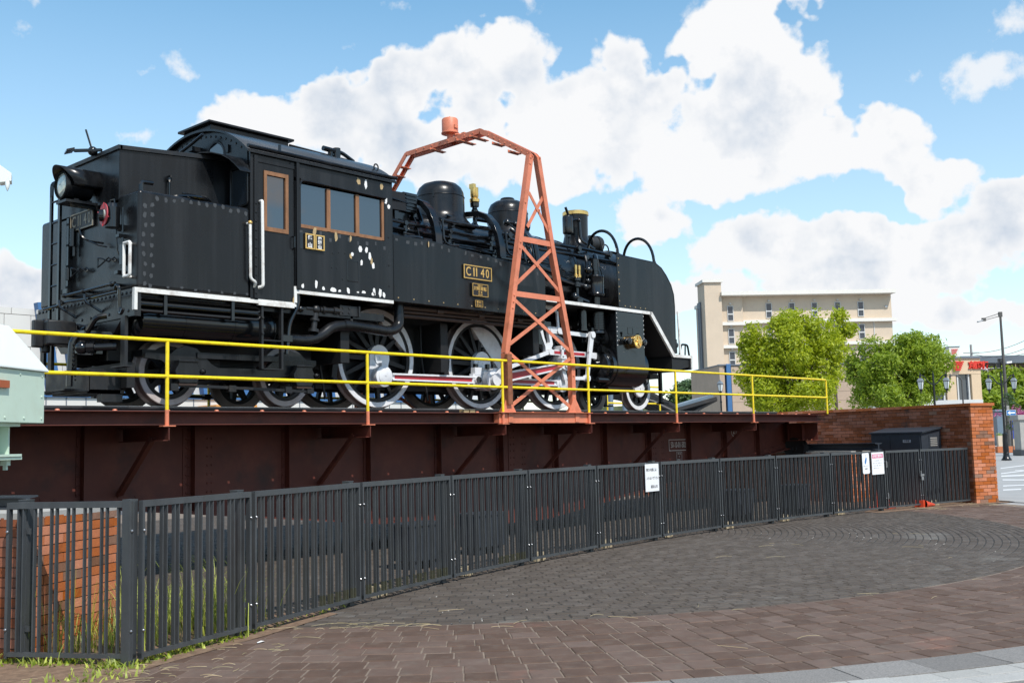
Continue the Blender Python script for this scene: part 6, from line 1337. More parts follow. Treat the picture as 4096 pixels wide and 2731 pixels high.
    s2 = tag(b.build('camera_notice', 'sign_white', smooth=0), 'white notice with a blue camera picture on the fence', 'sign')
    b = MB(lambda x, y, z: (M2 @ Vector((x, y, z)))); b.prism([(-.035, -.02), (.0, .0), (.03, .07), (.03, .11), (.0, .105), (-.038, .03)], .002, .0035, 'xy'); b.box(.003, .007, .105, .17, .002, .0034); b.build('camera_pictogram', 'sign_blue', s2, smooth=0)
    text('sign_lettering', '防犯カメラ', .033, 'ink_grey', s2, M2 @ Matrix.Translation((0, -.05, .0022)), .0008); text('sign_lettering', '作動中', .033, 'ink', s2, M2 @ Matrix.Translation((0, -.105, .0022)), .0008)
    c, t, nn = along(10, .845); M3 = frame(c+nn*.032+Vector((0, 0, .915)), (t+Vector((0, 0, .01))), (0, 0, 1))
    s3 = board('storage_notice', M3, .40, .42, 'white notice with a pink title bar on the fence')
    b = MB(lambda x, y, z: (M3 @ Vector((x, y, z)))); b.box(-.18, .18, .10, .175, .002, .003); b.build('title_bar', 'pink', s3, smooth=0)
    text('sign_lettering', '私物放置禁止', .056, 'sign_white', s3, M3 @ Matrix.Translation((0, .137, .0032)), .0006, .98, bold=.001)
    for k, tx in enumerate(('ここに私物を置くことを', '禁止します。放置された', 'ものは、撤去、処分する', '場合があります。')):
        text('sign_lettering', tx, .026, 'ink_grey', s3, M3 @ Matrix.Translation((-.15, .05-.047*k, .0022)), .0005, 1.0, 'LEFT')
    # stumps of timber under the fence
    for (i, f, w, lb) in ((3, .30, .18, 'weathered timber block under the fourth fence panel'), (4, .30, .20, 'weathered timber block under the fifth fence panel'), (5, .25, .22, 'weathered timber block under the sixth fence panel'), (6, .25, .22, 'weathered timber block below the warning sign panel'), (7, .22, .22, 'weathered timber block under the eighth fence panel'), (8, .25, .22, 'weathered timber block under the ninth fence panel'), (9, .25, .22, 'weathered timber block under the tenth fence panel'), (10, .25, .22, 'weathered timber block below the two small notices'), (12, .30, .34, 'weathered timber block under the last fence panel')):
        c, t, nn = along(i, f); rnd = random.Random(i); b = MB(); k = 6
        for j in range(k):
            a = c-nn*.16+t*(w*((j+.5)/k-.5)); b.obox(a+Vector((0, 0, .05)), t*(w/k*.47), nn*(.05+rnd.uniform(-.012, .012)), Vector((0, 0, .05+rnd.uniform(-.01, .012))))
        tag(b.build('timber_block', 'stump', smooth=0), lb, 'timber', 'timber blocks under the fence')
    # plant tubs glimpsed behind the fence
    for (x, y, lb) in ((8.75, 9.55, 'dark planter box behind the fifth fence panel'), (10.35, 10.0, 'dark planter box behind the sixth fence panel'), (16.7, 9.75, 'dark planter box behind the tenth fence panel'), (18.6, 9.6, 'dark planter box behind the notice panel')):
        E = tag(empty('planter_box', (x, y, 0)), lb, 'planter', 'dark planter boxes')
        b = MB(); b.prism([(x-.27, .10), (x+.27, .10), (x+.30, .52), (x-.30, .52)], y-.18, y+.18); b.build('tub', 'cabinet', E, smooth=0, bevel=.01)
        b = MB(); b.box(x-.32, x+.32, y-.2, y+.2, .52, .55); b.box(x-.22, x-.14, y-.15, y+.15, 0, .10); b.box(x+.14, x+.22, y-.15, y+.15, 0, .10); b.build('rim', 'cabinet', E, smooth=0)
    # orange cone lying behind the gate
    c, t, nn = along(11, .52); E = tag(empty('traffic_cone', (c.x, c.y+.5, 0)), 'orange traffic cone standing behind the fence gate', 'cone')
    o = Vector((c.x-.02, c.y+.45, 0)); b = MB(); b.lathe([(.17, .03), (.15, .06), (.045, .62), (.03, .64), (.01, .64)], o, (0, 0, 1), 20); b.build('cone_body', 'cone_orange', E); b = MB(); b.box(o.x-.2, o.x+.2, o.y-.2, o.y+.2, 0, .035); b.build('cone_base', 'cone_orange', E, bevel=.015)
    c, t, nn = along(12, .08); o = Vector((c.x, c.y-.02, .06)); b = MB(); b.lathe([(.09, 0), (.08, .03), (.02, .34), (.005, .35)], o-t*.12, (t.x, t.y, -.08), 14); b.box(o.x-.20, o.x-.1, o.y-.0, o.y+.18, .0, .14); tag(b.build('fallen_cone', 'cone_orange'), 'orange cone lying on its side under the last fence panel', 'cone')
    c, t, nn = along(12, .97); b = MB(); b.sphere((c.x+.1, c.y-.02, .05), .075, 9, 6, (1.3, .9, .8)); tag(b.build('loose_stone', 'brick_lit', smooth=60), 'loose orange stone at the foot of the brick pillar', 'stone')
build_fence()

# ---- weeds, grass and straw
def blades(name, pts, m, hmin, hmax, w, lean, seed, label, cat):
    rnd = random.Random(seed); V = []; F = []; T = []
    for (x, y, n, sp, hs) in pts:
        for _ in range(n):
            px_, py_ = x+rnd.gauss(0, sp), y+rnd.gauss(0, sp); h = rnd.uniform(hmin, hmax)*hs; a = rnd.uniform(0, 6.28); ln = rnd.uniform(.1, 1)*lean*h; ww = w*rnd.uniform(.6, 1.3)
            dx, dy = math.cos(a), math.sin(a); sx_, sy_ = -dy*ww, dx*ww; o = len(V); seg = 4
            for k in range(seg+1):
                f = k/seg; c = (px_+dx*ln*f*f, py_+dy*ln*f*f, h*(f-.25*lean*f*f*rnd.uniform(.5, 1.2))); s = 1-f*.92
                V += [(c[0]-sx_*s, c[1]-sy_*s, c[2]), (c[0]+sx_*s, c[1]+sy_*s, c[2])]
            for k in range(seg): F.append((o+2*k, o+2*k+1, o+2*k+3, o+2*k+2))
            T += [rnd.random()]*(2*seg+2)
    me = bpy.data.meshes.new(name); me.from_pydata(V, [], F); me.shade_smooth(); a_ = me.attributes.new('tone', 'FLOAT', 'POINT'); a_.data.foreach_set('value', T); me.materials.append(MATS[m])
    o = bpy.data.objects.new(name, me); COL.objects.link(o); return tag(o, label, cat, kind='stuff')
rw = random.Random(11)
spots = [(3.55+.06*k*1.0+rw.uniform(-.1, .1), 7.75+.012*k+rw.uniform(-.15, .25), 14, .10, rw.uniform(.7, 1.3)) for k in range(30)]
spots += [(4.2+rw.uniform(-.2, 1.0), 7.75+rw.uniform(-.25, .5), 10, .11, rw.uniform(.7, 1.35)) for k in range(44)]
blades('tall_grass', spots, 'grass_blade', .22, .62, .0055, .75, 5, 'tall green grass growing behind the two leftmost fence panels', 'grass')
blades('dry_grass', [(x, y, 6, .14, .8) for x, y, *_ in spots[::2]], 'straw', .15, .5, .004, 1.0, 6, 'dry straw coloured grass among the green grass', 'grass')
spots = [(FENCE[0][0]+.55*k/12-.02+rw.uniform(-.05, .05), FENCE[0][1]-.91*k/12+rw.uniform(-.03, .12), 16, .05, rw.uniform(.5, 1.1)) for k in range(13)]+[(3.76+1.2*k/14, 7.03+.37*k/14+.06+rw.uniform(-.05, .06), 14, .05, rw.uniform(.5, 1.1)) for k in range(15)]+[(3.3+rw.uniform(-.35, .35), 6.95+rw.uniform(-.35, .25), 10, .07, .7) for k in range(12)]+[(4.94+1.5*k/10, 7.39+.49*k/10+.05, 4, .05, .6) for k in range(10)]+[(6.5+16*k/40, 0, 3, .04, .5) for k in range(0)]
blades('low_weeds', spots, 'grass_blade', .03, .11, .010, 1.1, 8, 'low green weeds sprouting along the foot of the fence', 'weeds')
# small leaves of the creeping weeds
blades('creeping_weeds', [(x, y, 8, .06, 1.0) for x, y, *_ in spots[:28]], 'leaf_mid', .02, .06, .016, 1.5, 9, 'broad leaved creeping weeds along the foot of the fence', 'weeds')
rnd = random.Random(21); V = []; F = []; T = []
def straws(cx_, cy_, n, sp, lmin, lmax, z=.004, w=.0014):
    for _ in range(n):
        x, y = cx_+rnd.gauss(0, sp), cy_+rnd.gauss(0, sp); a = rnd.gauss(-.7, .6); l = rnd.uniform(lmin, lmax); cv = rnd.uniform(-.5, .5); o = len(V); dz = rnd.uniform(0, .012)
        for k in range(5):
            f = k/4; aa = a+cv*f; x2 = x+math.cos(aa)*l*f; y2 = y+math.sin(aa)*l*f; nx, ny = -math.sin(aa)*w, math.cos(aa)*w
            V.extend([(x2-nx, y2-ny, z+dz*math.sin(f*3.1)+.001), (x2+nx, y2+ny, z+dz*math.sin(f*3.1)+.004)])
        for k in range(4): F.append((o+2*k, o+2*k+1, o+2*k+3, o+2*k+2))
        T.extend([rnd.random()]*10)
for a in (-150, -146, -143, -141, -138, -133, -128, -121, -110, -100): straws(XC+8.75*math.cos(R(a)), YC+8.75*math.sin(R(a)), 7 if a < -136 else 2, .09, .06, .28)
for k in range(16): straws(rnd.uniform(4.5, 16), rnd.uniform(3.8, 8.2), 1, .3, .05, .30)
straws(3.6, 6.7, 40, .28, .04, .14); straws(4.4, 6.9, 16, .25, .04, .14); straws(20.6, 7.9, 30, .2, .05, .2); straws(22, 7.4, 30, .3, .05, .2)
me = bpy.data.meshes.new('straw'); me.from_pydata(V, [], F); a_ = me.attributes.new('tone', 'FLOAT', 'POINT'); a_.data.foreach_set('value', T); me.materials.append(MATS['straw'])
o = bpy.data.objects.new('straw', me); COL.objects.link(o); tag(o, 'scattered dry straw and grass clippings lying on the pavers', 'straw', kind='stuff')
# soil strip where the weeds grow, brick edging beside it
b = MB(); b.add([(2.4, 6.0, .003), (3.35, 6.35, .003), (3.72, 6.86, .003), (4.9, 7.22, .003), (6.0, 7.62, .003), (6.0, 7.95, .003), (5.2, 8.4, .003), (4.3, 8.6, .003), (2.8, 8.3, .003)], [tuple(range(9))]); tag(b.build('soil_path', 'soil', smooth=0), kind='structure')
b = MB(); b.add([(19.3, 8.55, .003), (19.3, 8.2, .003), (20.9, 7.85, .003), (22.3, 7.3, .003), (23.2, 7.0, .003), (23.6, 7.4, .003), (22.4, 8.4, .003), (21, 9.0, .003)], [tuple(range(8))]); tag(b.build('soil_path', 'soil', smooth=0), kind='structure')
# paint scrap / litter
for (x, y, s_, lb) in ((4.78, 7.02, .03, 'scrap of white litter on the pavers beside the third fence panel'),):
    b = MB(); b.add([(x-s_*1.4, y-s_*.4, .006), (x+s_*.2, y-s_*.6, .012), (x+s_*1.3, y+.1*s_, .006), (x+s_*.3, y+.6*s_, .014), (x-s_, y+s_*.5, .006)], [(0, 1, 2, 3, 4)]); tag(b.build('litter', 'chip_white', smooth=0), lb, 'litter')

# ================================================================ drive unit at the left end of the turntable
def drive_unit():
    E = tag(empty('turntable_drive_unit', (3.6, 9.6, 1.1)), 'pale green steel drive unit with sloping roof at the left edge', 'machine')
    A = Vector((4.27, 9.75, 0)); u = Vector((-.81, -.585, 0)).normalized(); v = Vector((-.585, .81, 0)).normalized()
    def T(a, b_, z): return tuple(A+u*a+v*b_+Vector((0, 0, z)))
    def bb(): return MB(lambda a, b_, z: T(a, b_, z))
    b = bb(); b.prism([(0, 1.775), (0, 2.25), (1.75, 2.25), (1.75, 1.775)], 0, .85); b.build('housing', 'green_paint', E, smooth=0, bevel=.008)
    b = bb(); b.add([(-.025, -.025, 2.252), (1.775, -.025, 2.252), (1.775, .875, 2.252), (-.025, .875, 2.252), (-.025, -.025, 2.268), (1.775, -.025, 2.268), (1.775, .875, 2.268), (-.025, .875, 2.268), (.42, .10, 2.645), (1.33, .10, 2.645), (1.33, .75, 2.645), (.42, .75, 2.645)], [(0, 3, 2, 1), (0, 1, 5, 4), (1, 2, 6, 5), (2, 3, 7, 6), (3, 0, 4, 7), (4, 5, 9, 8), (5, 6, 10, 9), (6, 7, 11, 10), (7, 4, 8, 11), (8, 9, 10, 11)]); b.build('sloping_roof', 'green_top', E, smooth=0, bevel=.006)
    b = bb(); b.rivets([T(0.05, -.001, z) for z in (1.82, 2.02, 2.21)]+[T(.3, -.001, 1.82), T(.65, -.001, 1.82), T(.4, -.001, 2.21)], .012, tuple(-v)) if False else None
    b = MB(); b.rivets([T(.05, -.001, z) for z in (1.82, 2.02, 2.21)]+[T(.33, -.001, 1.82), T(.62, -.001, 1.82), T(.4, -.001, 2.21)], .012, tuple(-v)); b.build('housing_screws', 'green_paint', E)
    b = bb(); b.box(.60, .80, -.03, -.002, 2.075, 2.14); b.build('red_plate', 'orange_red', E, smooth=0); b = bb(); b.box(.74, .80, -.02, -.002, 1.86, 2.075); b.build('red_frame', 'orange_red', E, smooth=0)
    # supporting column, flange, wheel
    b = bb(); b.box(.30, 1.5, .05, .60, 1.745, 1.774); b.box(.38, 1.4, .28, .30, 1.50, 1.745); b.box(.38, .40, .10, .50, 1.50, 1.745); b.box(.30, 1.5, .03, .60, 1.478, 1.50); b.box(.28, 1.5, .04, .59, 1.45, 1.474)
    for a in (.42, .9): b.box(a-.03, a+.03, .08, .14, 1.40, 1.45); b.box(a-.015, a+.015, .095, .125, 1.36, 1.40)
    b.prism([(.56, 1.45), (1.4, 1.45), (1.4, 1.10), (.70, 1.10), (.62, 1.25)], .25, .33); b.build('support_column', 'green_paint', E, smooth=0)
    b = MB(); c = A+u*.80+v*.16+Vector((0, 0, 1.175+.14)); b.lathe([(.01, .06), (.05, .06), (.06, .03), (.13, .03), (.205, .015), (.21, -.03), (.235, -.04), (.235, -.06), (.01, -.06)], c, tuple(-v), 32); b.build('carrying_wheel', 'grey_white', E)
    b = MB(); b.lathe([(.01, .0), (.03, .0), (.035, .05), (.06, .05), (.06, .02)], c+u*(-.19)-v*.0, tuple(-u), 12); b.build('wheel_nut', 'green_paint', E)
    # roof edge of the operator's shelter on a mast, just inside the frame
    b = MB(); c = A+u*.78+v*.1; top = 3.93
    b.cyl(tuple(c+u*.55+Vector((0, 0, 2.6))), tuple(c+u*.55+Vector((0, 0, 4.0))), .05, n=12); b.build('mast', 'green_paint', E)
    b = MB(); q = c+Vector((0, 0, 0)); w = Vector((.67, -.74, 0))
    e = Vector(at(22, 9.3)); e.z = 0; k = Vector((-.67, .74, 0)); dpt = Vector((.40, .90, 0))*.25
    b.add([tuple(e+Vector((0, 0, 4.045))), tuple(e+k*.9+Vector((0, 0, 4.72))), tuple(e+k*.9+Vector((0, 0, 4.42))), tuple(e+k*.10+Vector((0, 0, 3.965))), tuple(e+Vector((0, 0, 3.975)))]+[tuple(e+dpt*.6+Vector((0, 0, 4.045))), tuple(e+dpt*.6+k*.9+Vector((0, 0, 4.72))), tuple(e+dpt*.6+k*.9+Vector((0, 0, 4.42))), tuple(e+dpt*.6+k*.10+Vector((0, 0, 3.965))), tuple(e+dpt*.6+Vector((0, 0, 3.975)))],
          [(0, 1, 2, 3, 4), (9, 8, 7, 6, 5), (0, 5, 6, 1), (1, 6, 7, 2), (2, 7, 8, 3), (3, 8, 9, 4), (4, 9, 5, 0)]); b.build('shelter_roof', 'green_top', E, smooth=0)
    b = MB(); b.lathe([(.02, .0), (.021, -.02), (.018, -.05), (.006, -.085), (.002, -.09)], tuple(e+k*.035+dpt*.03+Vector((0, 0, 3.97))), (0, 0, 1), 12); b.build('roof_finial', 'green_top', E)
drive_unit()

# ================================================================ background buildings
mat('hotel_tile', (0.58, 0.47, 0.355), 0.8, var=0.06, vscale=0.6, bump=0.01, bscale=12)
mat('hotel_white', (0.72, 0.69, 0.63), 0.7, var=0.04)
mat('annex_tile', (0.44, 0.33, 0.245), 0.8, var=0.10, vscale=1.2, dirt=((0.33, 0.24, 0.18), 0.4, 1.5))
mat('win_dark', (0.045, 0.055, 0.07), 0.08, var=0.3, vscale=.6, spec=0.8)
mat('win_frame', (0.55, 0.55, 0.54), 0.5, var=0.05)
mat('panel_white', (0.62, 0.60, 0.56), 0.7, var=0.04, vscale=.5)
mat('panel_blue', (0.045, 0.135, 0.30), 0.5, var=0.10, vscale=1.5)
mat('orange_wall', (0.62, 0.26, 0.05), 0.7, var=0.05)
mat('sign_red', (0.62, 0.035, 0.018), 0.5, var=0.05)
mat('bank_tile', (0.60, 0.45, 0.30), 0.75, var=0.06, vscale=1.0)
mat('roof_grey', (0.13, 0.15, 0.18), 0.6, var=0.12, vscale=.3)
mat('shed_brown', (0.13, 0.085, 0.06), 0.8, var=0.25, vscale=1.5, stretch=(2, 2, .2))
mat('utility_pole', (0.30, 0.29, 0.28), 0.8, var=0.1)
mat('banner_blue', (0.02, 0.05, 0.35), 0.6, var=0.05)

def fr(px0, depth0, px1, depth1):
    """facade frame: origin at the left foot, unit vector along the wall, outward normal (towards the camera), length"""
    a = at(px0, depth0); c = at(px1, depth1); t = (c-a).normalized(); n = Vector((t.y, -t.x, 0)); return a, t, n, (c-a).length
class FB(MB):
    """boxes in facade coordinates: along, out, up"""
    def __init__(s, a, t, n): super().__init__(lambda x, y, z: tuple(a+t*x+n*y+Vector((0, 0, z))))
def window(par, a, t, n, x0, x1, z0, z1, split=.52, out=.0):
    b = FB(a, t, n); w = .07; zs = z0+(z1-z0)*split
    b.box(x0-w, x1+w, out, out+.10, z1, z1+w); b.box(x0-w, x1+w, out, out+.10, z0-w, z0); b.box(x0-w, x0, out, out+.10, z0, z1); b.box(x1, x1+w, out, out+.10, z0, z1); b.box(x0, x1, out, out+.10, zs-.08, zs+.08)
    f = b.build('window', 'win_frame', par, smooth=0)
    for (q0, q1) in ((z0, zs-.08), (zs+.08, z1)):
        b = FB(a, t, n); b.box(x0, x1, out, out+.02, q0, q1); b.build('pane', 'win_dark', f, smooth=0)

def hotel():
    D = 130.0; k = D/FPX
    a, t, n, L = fr(U(2880, 1300), D, U(3569, 1300), D+1.5); E = tag(empty('hotel_building', a), 'beige five storey hotel with slit windows behind the trees', 'building')
    X = lambda px_: (U(px_, 1300)-U(2880, 1300))*k; Z = lambda y, x: zat(y, x, D)
    b = FB(a, t, n); b.box(0, L, -12, 0, -.5, Z(1180, 3000)); b.build('wall', 'hotel_tile', E, smooth=0)
    b = FB(a, t, n); b.box(-.05, X(2970), 0.01, .45, -.5, Z(1183, 2900)); bay = b.build('wall_bay', 'hotel_tile', E, smooth=0)
    b = FB(a, t, n); z0 = Z(1180, 3000); b.box(-.1, X(2985), -12.5, 1.7, z0-.1, z0+.35); b.box(X(2985), X(3590), -12.5, 1.3, z0-.05, z0+.42); b.build('roof', 'hotel_white', E, smooth=0)
    f = 2.87; zt = Z(1280, 3300)
    for q in range(5):
        z = zt-f*q
        b = FB(a, t, n); b.box(X(2970), L+.4, 0.0, .55, z-.18, z+.22); b.build('floor_band', 'hotel_white', E, smooth=0)
        b = FB(a, t, n); b.box(-.1, X(2975), 0.0, .95, z-.42, z-.02); b.build('floor_band', 'hotel_white', E, smooth=0)
    for q in range(5):
        for i, px_ in enumerate((2919, 3080, 3174, 3267, 3362, 3457)):
            ov = .45 if i == 0 else 0; z1 = zt+f*(1-q)-.55-(.35 if i == 0 else 0); z0 = z1-1.75
            window(E, a, t, n, X(px_-10), X(px_+10), z0, z1, .45, ov)
            if q < 3:
                b = FB(a, t, n); b.box(X(px_)-.12, X(px_)+.12, ov, ov+.22, z1+.28, z1+.42); b.build('vent_hood', 'win_frame', E, smooth=0)
    b = FB(a, t, n); b.box(X(3508)-.04, X(3508)+.04, 0, .08, 0, zt-.2); b.box(L-.9, L-.6, 0, .2, zt+1.6, zt+1.8); b.build('downpipe', 'win_frame', E, smooth=0)
    # stair tower
    b = FB(a, t, n); zz = Z(1133, 2840); b.box(X(2812), 0.0, -2.2, 1.2, -.5, zz); b.build('stair_tower', 'hotel_tile', E, smooth=0)
    b = FB(a, t, n); b.box(X(2812)-.25, .2, -2.4, 1.45, zz, zz+.35); b.build('tower_cap', 'hotel_white', E, smooth=0)
    b = FB(a, t, n); b.box(X(2806), X(2812), -2.0, -.6, -.5, zz-2.2); b.build('tower_side', 'roof_grey', E, smooth=0)
    b = FB(a, t, n); b.box(X(2800)-.1, X(2800)+.03, -.5, -.4, 0, zz-3.0)
    for q in range(5): b.box(X(2800), X(2800), -.5, -.42, zz-3.2-2.9*q, zz-3.1-2.9*q)
    b.build('riser_pipe', 'roof_grey', E, smooth=0)
    return E
hotel()

def annex():
    E = tag(empty('tiled_annex', at(2889, 90)), 'low tile clad annex with a blue pillar in front of the hotel', 'building')
    a, t, n, L = fr(2824, 106, 2889, 90); h = zat(1463, 2889, 90)
    b = FB(a, t, n); b.box(0, L, -.3, 0, -.2, h); side = b.build('side_wall', 'annex_tile', E, smooth=0)
    # block courses
    for q in range(1, 12):
        b = FB(a, t, n); b.box(0, L, .0, .015, h*q/12-.02, h*q/12); b.build('tile_joint', 'mortar_dark', side, smooth=0)
    b = FB(a, t, n); b.box(-.1, L+.1, -.5, .12, h, h+.12); b.build('side_coping', 'roof_grey', E, smooth=0)
    b = FB(a, t, n); b.box(-.18, -.02, .0, .15, 0, h); b.build('downpipe', 'win_frame', E, smooth=0)
    a, t, n, L = fr(2889, 90, 3520, 92)
    b = FB(a, t, n); b.box(0, .45, -8, .0, -.2, h); b.box(.45, 1.05, -8, -.5, -.2, h-.02); b.box(1.05, L, -8, .02, -.2, h-.05); fw = b.build('front_wall', 'annex_tile', E, smooth=0)
    b = FB(a, t, n); b.box(-.05, L, -8, .12, h, h+.10); b.build('coping', 'roof_grey', E, smooth=0)
    b = FB(a, t, n); b.box(.58, .98, -.3, .16, 0, h+.15); b.build('blue_pillar', 'panel_blue', E, smooth=0, bevel=.03)
    b = FB(a, t, n); b.box(5.3, 5.9, .02, .25, -.2, 2.8); b.build('entrance_post', 'concrete', E, smooth=0)
    for q in range(8):
        b = FB(a, t, n); b.box(1.05, L, .02, .03, .8*q+.4, .8*q+.415); b.build('tile_joint', 'mortar', fw, smooth=0)
annex()

def bank():
    D = 78.0; k = D/FPX
    E = tag(empty('bank_building', at(3800, D)), 'curved beige bank building with red sign letters right of the trees', 'building')
    c = at(U(3770, 1470), D)+Vector((CF.x, CF.y, 0)).normalized()*9.0; zt = zat(1434, 3800, D); zm = zat(1497, 3800, D); zb = zat(1600, 3800, D)
    Rr = 9.0; fwd = Vector((-CF.x, -CF.y, 0)).normalized(); side = Vector((CR.x, CR.y, 0)).normalized()
    def P(r, ang, z): d = fwd*math.cos(ang)+side*math.sin(ang); return tuple(Vector((c.x, c.y, z))+d*r)
    lo, hi = R(-38), R(20)
    def shell(r0, r1, a0, a1, z0, z1, name, m, par, nn=18):
        b = MB(); vs = []; fs = []
        for i in range(nn+1):
            q = a0+(a1-a0)*i/nn; vs += [P(r0, q, z0), P(r1, q, z0), P(r1, q, z1), P(r0, q, z1)]
        for i in range(nn):
            for j in range(4): fs.append((4*i+j, 4*i+(j+1) % 4, 4*i+4+(j+1) % 4, 4*i+4+j))
        fs += [(0, 1, 2, 3), tuple(4*nn+j for j in range(4))]; b.add(vs, fs); return b.build(name, m, par)
    shell(Rr-.5, Rr, lo, hi, zm, zt, 'sign_fascia', 'bank_tile', E); shell(Rr-.6, Rr+.12, lo, hi, zt, zt+.12, 'roof_edge', 'roof_grey', E); shell(.5, Rr-.4, lo, hi, zt-.05, zt+.02, 'roof', 'roof_grey', E)
    shell(Rr-.5, Rr+.04, lo, hi, -.2, zb, 'base_wall', 'win_frame', E)
    g0 = shell(Rr-.4, Rr-.3, lo, hi, zb, zm, 'glazing', 'win_dark', E)
    for (p0, p1) in ((-36, -31), (-22, -17.5), (-9.0, -6.5), (1.5, 6.2), (14.5, 20)): shell(Rr-.3, Rr-.02, R(p0), R(p1), zb, zm, 'pier', 'bank_tile', E, 4)
    for q in (-30, -24, -16, -10.5, -5.5, .5, 7.5, 13.5): shell(Rr-.31, Rr-.15, R(q-.35), R(q+.35), zb, zm, 'mullion', 'win_frame', E, 2)
    # lettering and emblem on the fascia
    def on(ang, z): q = R(ang); d = fwd*math.cos(q)+side*math.sin(q); t = side*math.cos(q)-fwd*math.sin(q); return frame(Vector((c.x, c.y, z))+d*(Rr+.06), t, (0, 0, 1))
    def angpx(px_): return math.degrees(math.asin(max(-1, min(1, ((px_-3770)*(D+1)/FPX)/Rr))))
    M = on(angpx(3832), (zt+zm)/2); wid = .75; b = MB(lambda x, y, z: (M @ Vector((x, y, z))))
    for j in range(5): z = .30-.145*j; b.prism([(-.40, z-.055), (.40-.07*j, z-.055), (.43-.07*j, z+.055), (-.40, z+.055)], 0, .10, 'xy')
    b.build('emblem_bars', 'sign_red', E, smooth=0)
    for i, chs in enumerate('京都銀行'): text('sign_letter', chs, .62, 'sign_red', E, on(angpx(3890+21*i), (zt+zm)/2+.02), .05, .95, bold=.02)
    # roof sign box
    q = at(U(3817, 1410), D+6); tz = zat(1388, 3817, D+6); a2, t2, n2 = q, side, fwd
    b = FB(a2, t2, n2); b.box(-.42, .42, -.8, 0, zt-.1, tz); rs = b.build('roof_sign', 'hotel_white', E, smooth=0); b = FB(a2, t2, n2); b.box(-.46, .46, -.85, .04, tz, tz+.06); b.build('roof_sign_cap', 'roof_grey', E, smooth=0)
    b = FB(a2, t2, n2)
    for j in range(5): b.prism([(-.24, tz-.22-.09*j), (.28-.05*j, tz-.22-.09*j), (.30-.05*j, tz-.17-.09*j), (-.24, tz-.17-.09*j)], 0, .02, 'xz')
    b.build('emblem_bars', 'sign_red', rs, smooth=0)
bank()

def museum():
    Y0 = 46.7; x0, x1 = 12.0, 49.0; zt = 7.9
    E = tag(empty('museum_building', (x0, Y0, 0)), 'white panelled building with slanted blue fins behind the locomotive', 'building')
    b = MB(); b.box(x0, x1, Y0, Y0+10, -.2, zt-.03); b.build('wall_core', 'mortar', E, smooth=0)
    pw, ph = 1.15, .70; z = 4.1; 
    while z < zt-.1:
        x = x0-(.3 if int(z*10) % 2 else 0)
        while x < x1:
            b = MB(); b.box(max(x, x0)+.012, min(x+pw, x1)-.012, Y0-.08, Y0-.001, z+.012, min(z+ph, zt)-.012); b.build('wall_panel', 'panel_white', E, smooth=0) if x < 30 else None
            x += pw
        z += ph
    b = MB(); b.box(30, x1, Y0-.07, Y0, 4.1, zt); b.build('wall_panel', 'panel_white', E, smooth=0)
    b = MB(); b.box(x0, x1, Y0-.9, Y0, -.2, 3.95); lw = b.build('lower_wall', 'panel_white', E, smooth=0)
    b = MB(); b.box(x0, x1, Y0-1.0, Y0, 3.95, 4.1); b.build('blue_sill', 'panel_blue', E, smooth=0)
    for i in range(40): 
        b = MB(); xx = x0+.9*i; b.box(xx, xx+.04, Y0-.93, Y0-.9, 0, 3.95); b.build('wall_seam', 'roof_grey', lw, smooth=0)
    x = 19.85
    for i in range(0, 22):
        xa = x+1.10*i
        if xa < x0 or xa+1.6 > x1: continue
        b = MB(); zz = zt+(.25 if i >= 0 else -.4); b.add([(xa, Y0-.5, zz), (xa+.52, Y0-.5, zz+.06), (xa+1.12, Y0-.5, 4.1), (xa+.62, Y0-.5, 4.1), (xa, Y0-.09, zz), (xa+.52, Y0-.09, zz+.06), (xa+1.12, Y0-.09, 4.1), (xa+.62, Y0-.09, 4.1)], [(0, 1, 2, 3), (7, 6, 5, 4), (0, 4, 5, 1), (1, 5, 6, 2), (2, 6, 7, 3), (3, 7, 4, 0)]); b.build('blue_fin', 'panel_blue', E, smooth=0)
museum()
b = MB(); b.box(27.5, 29.6, 44.0, 45.5, 0, 3.45); b.box(27.4, 29.7, 43.9, 45.6, 3.45, 3.6); o = tag(b.build('orange_kiosk', 'orange_wall', smooth=0, bevel=.02), 'orange walled kiosk glimpsed between the wheels', 'kiosk')

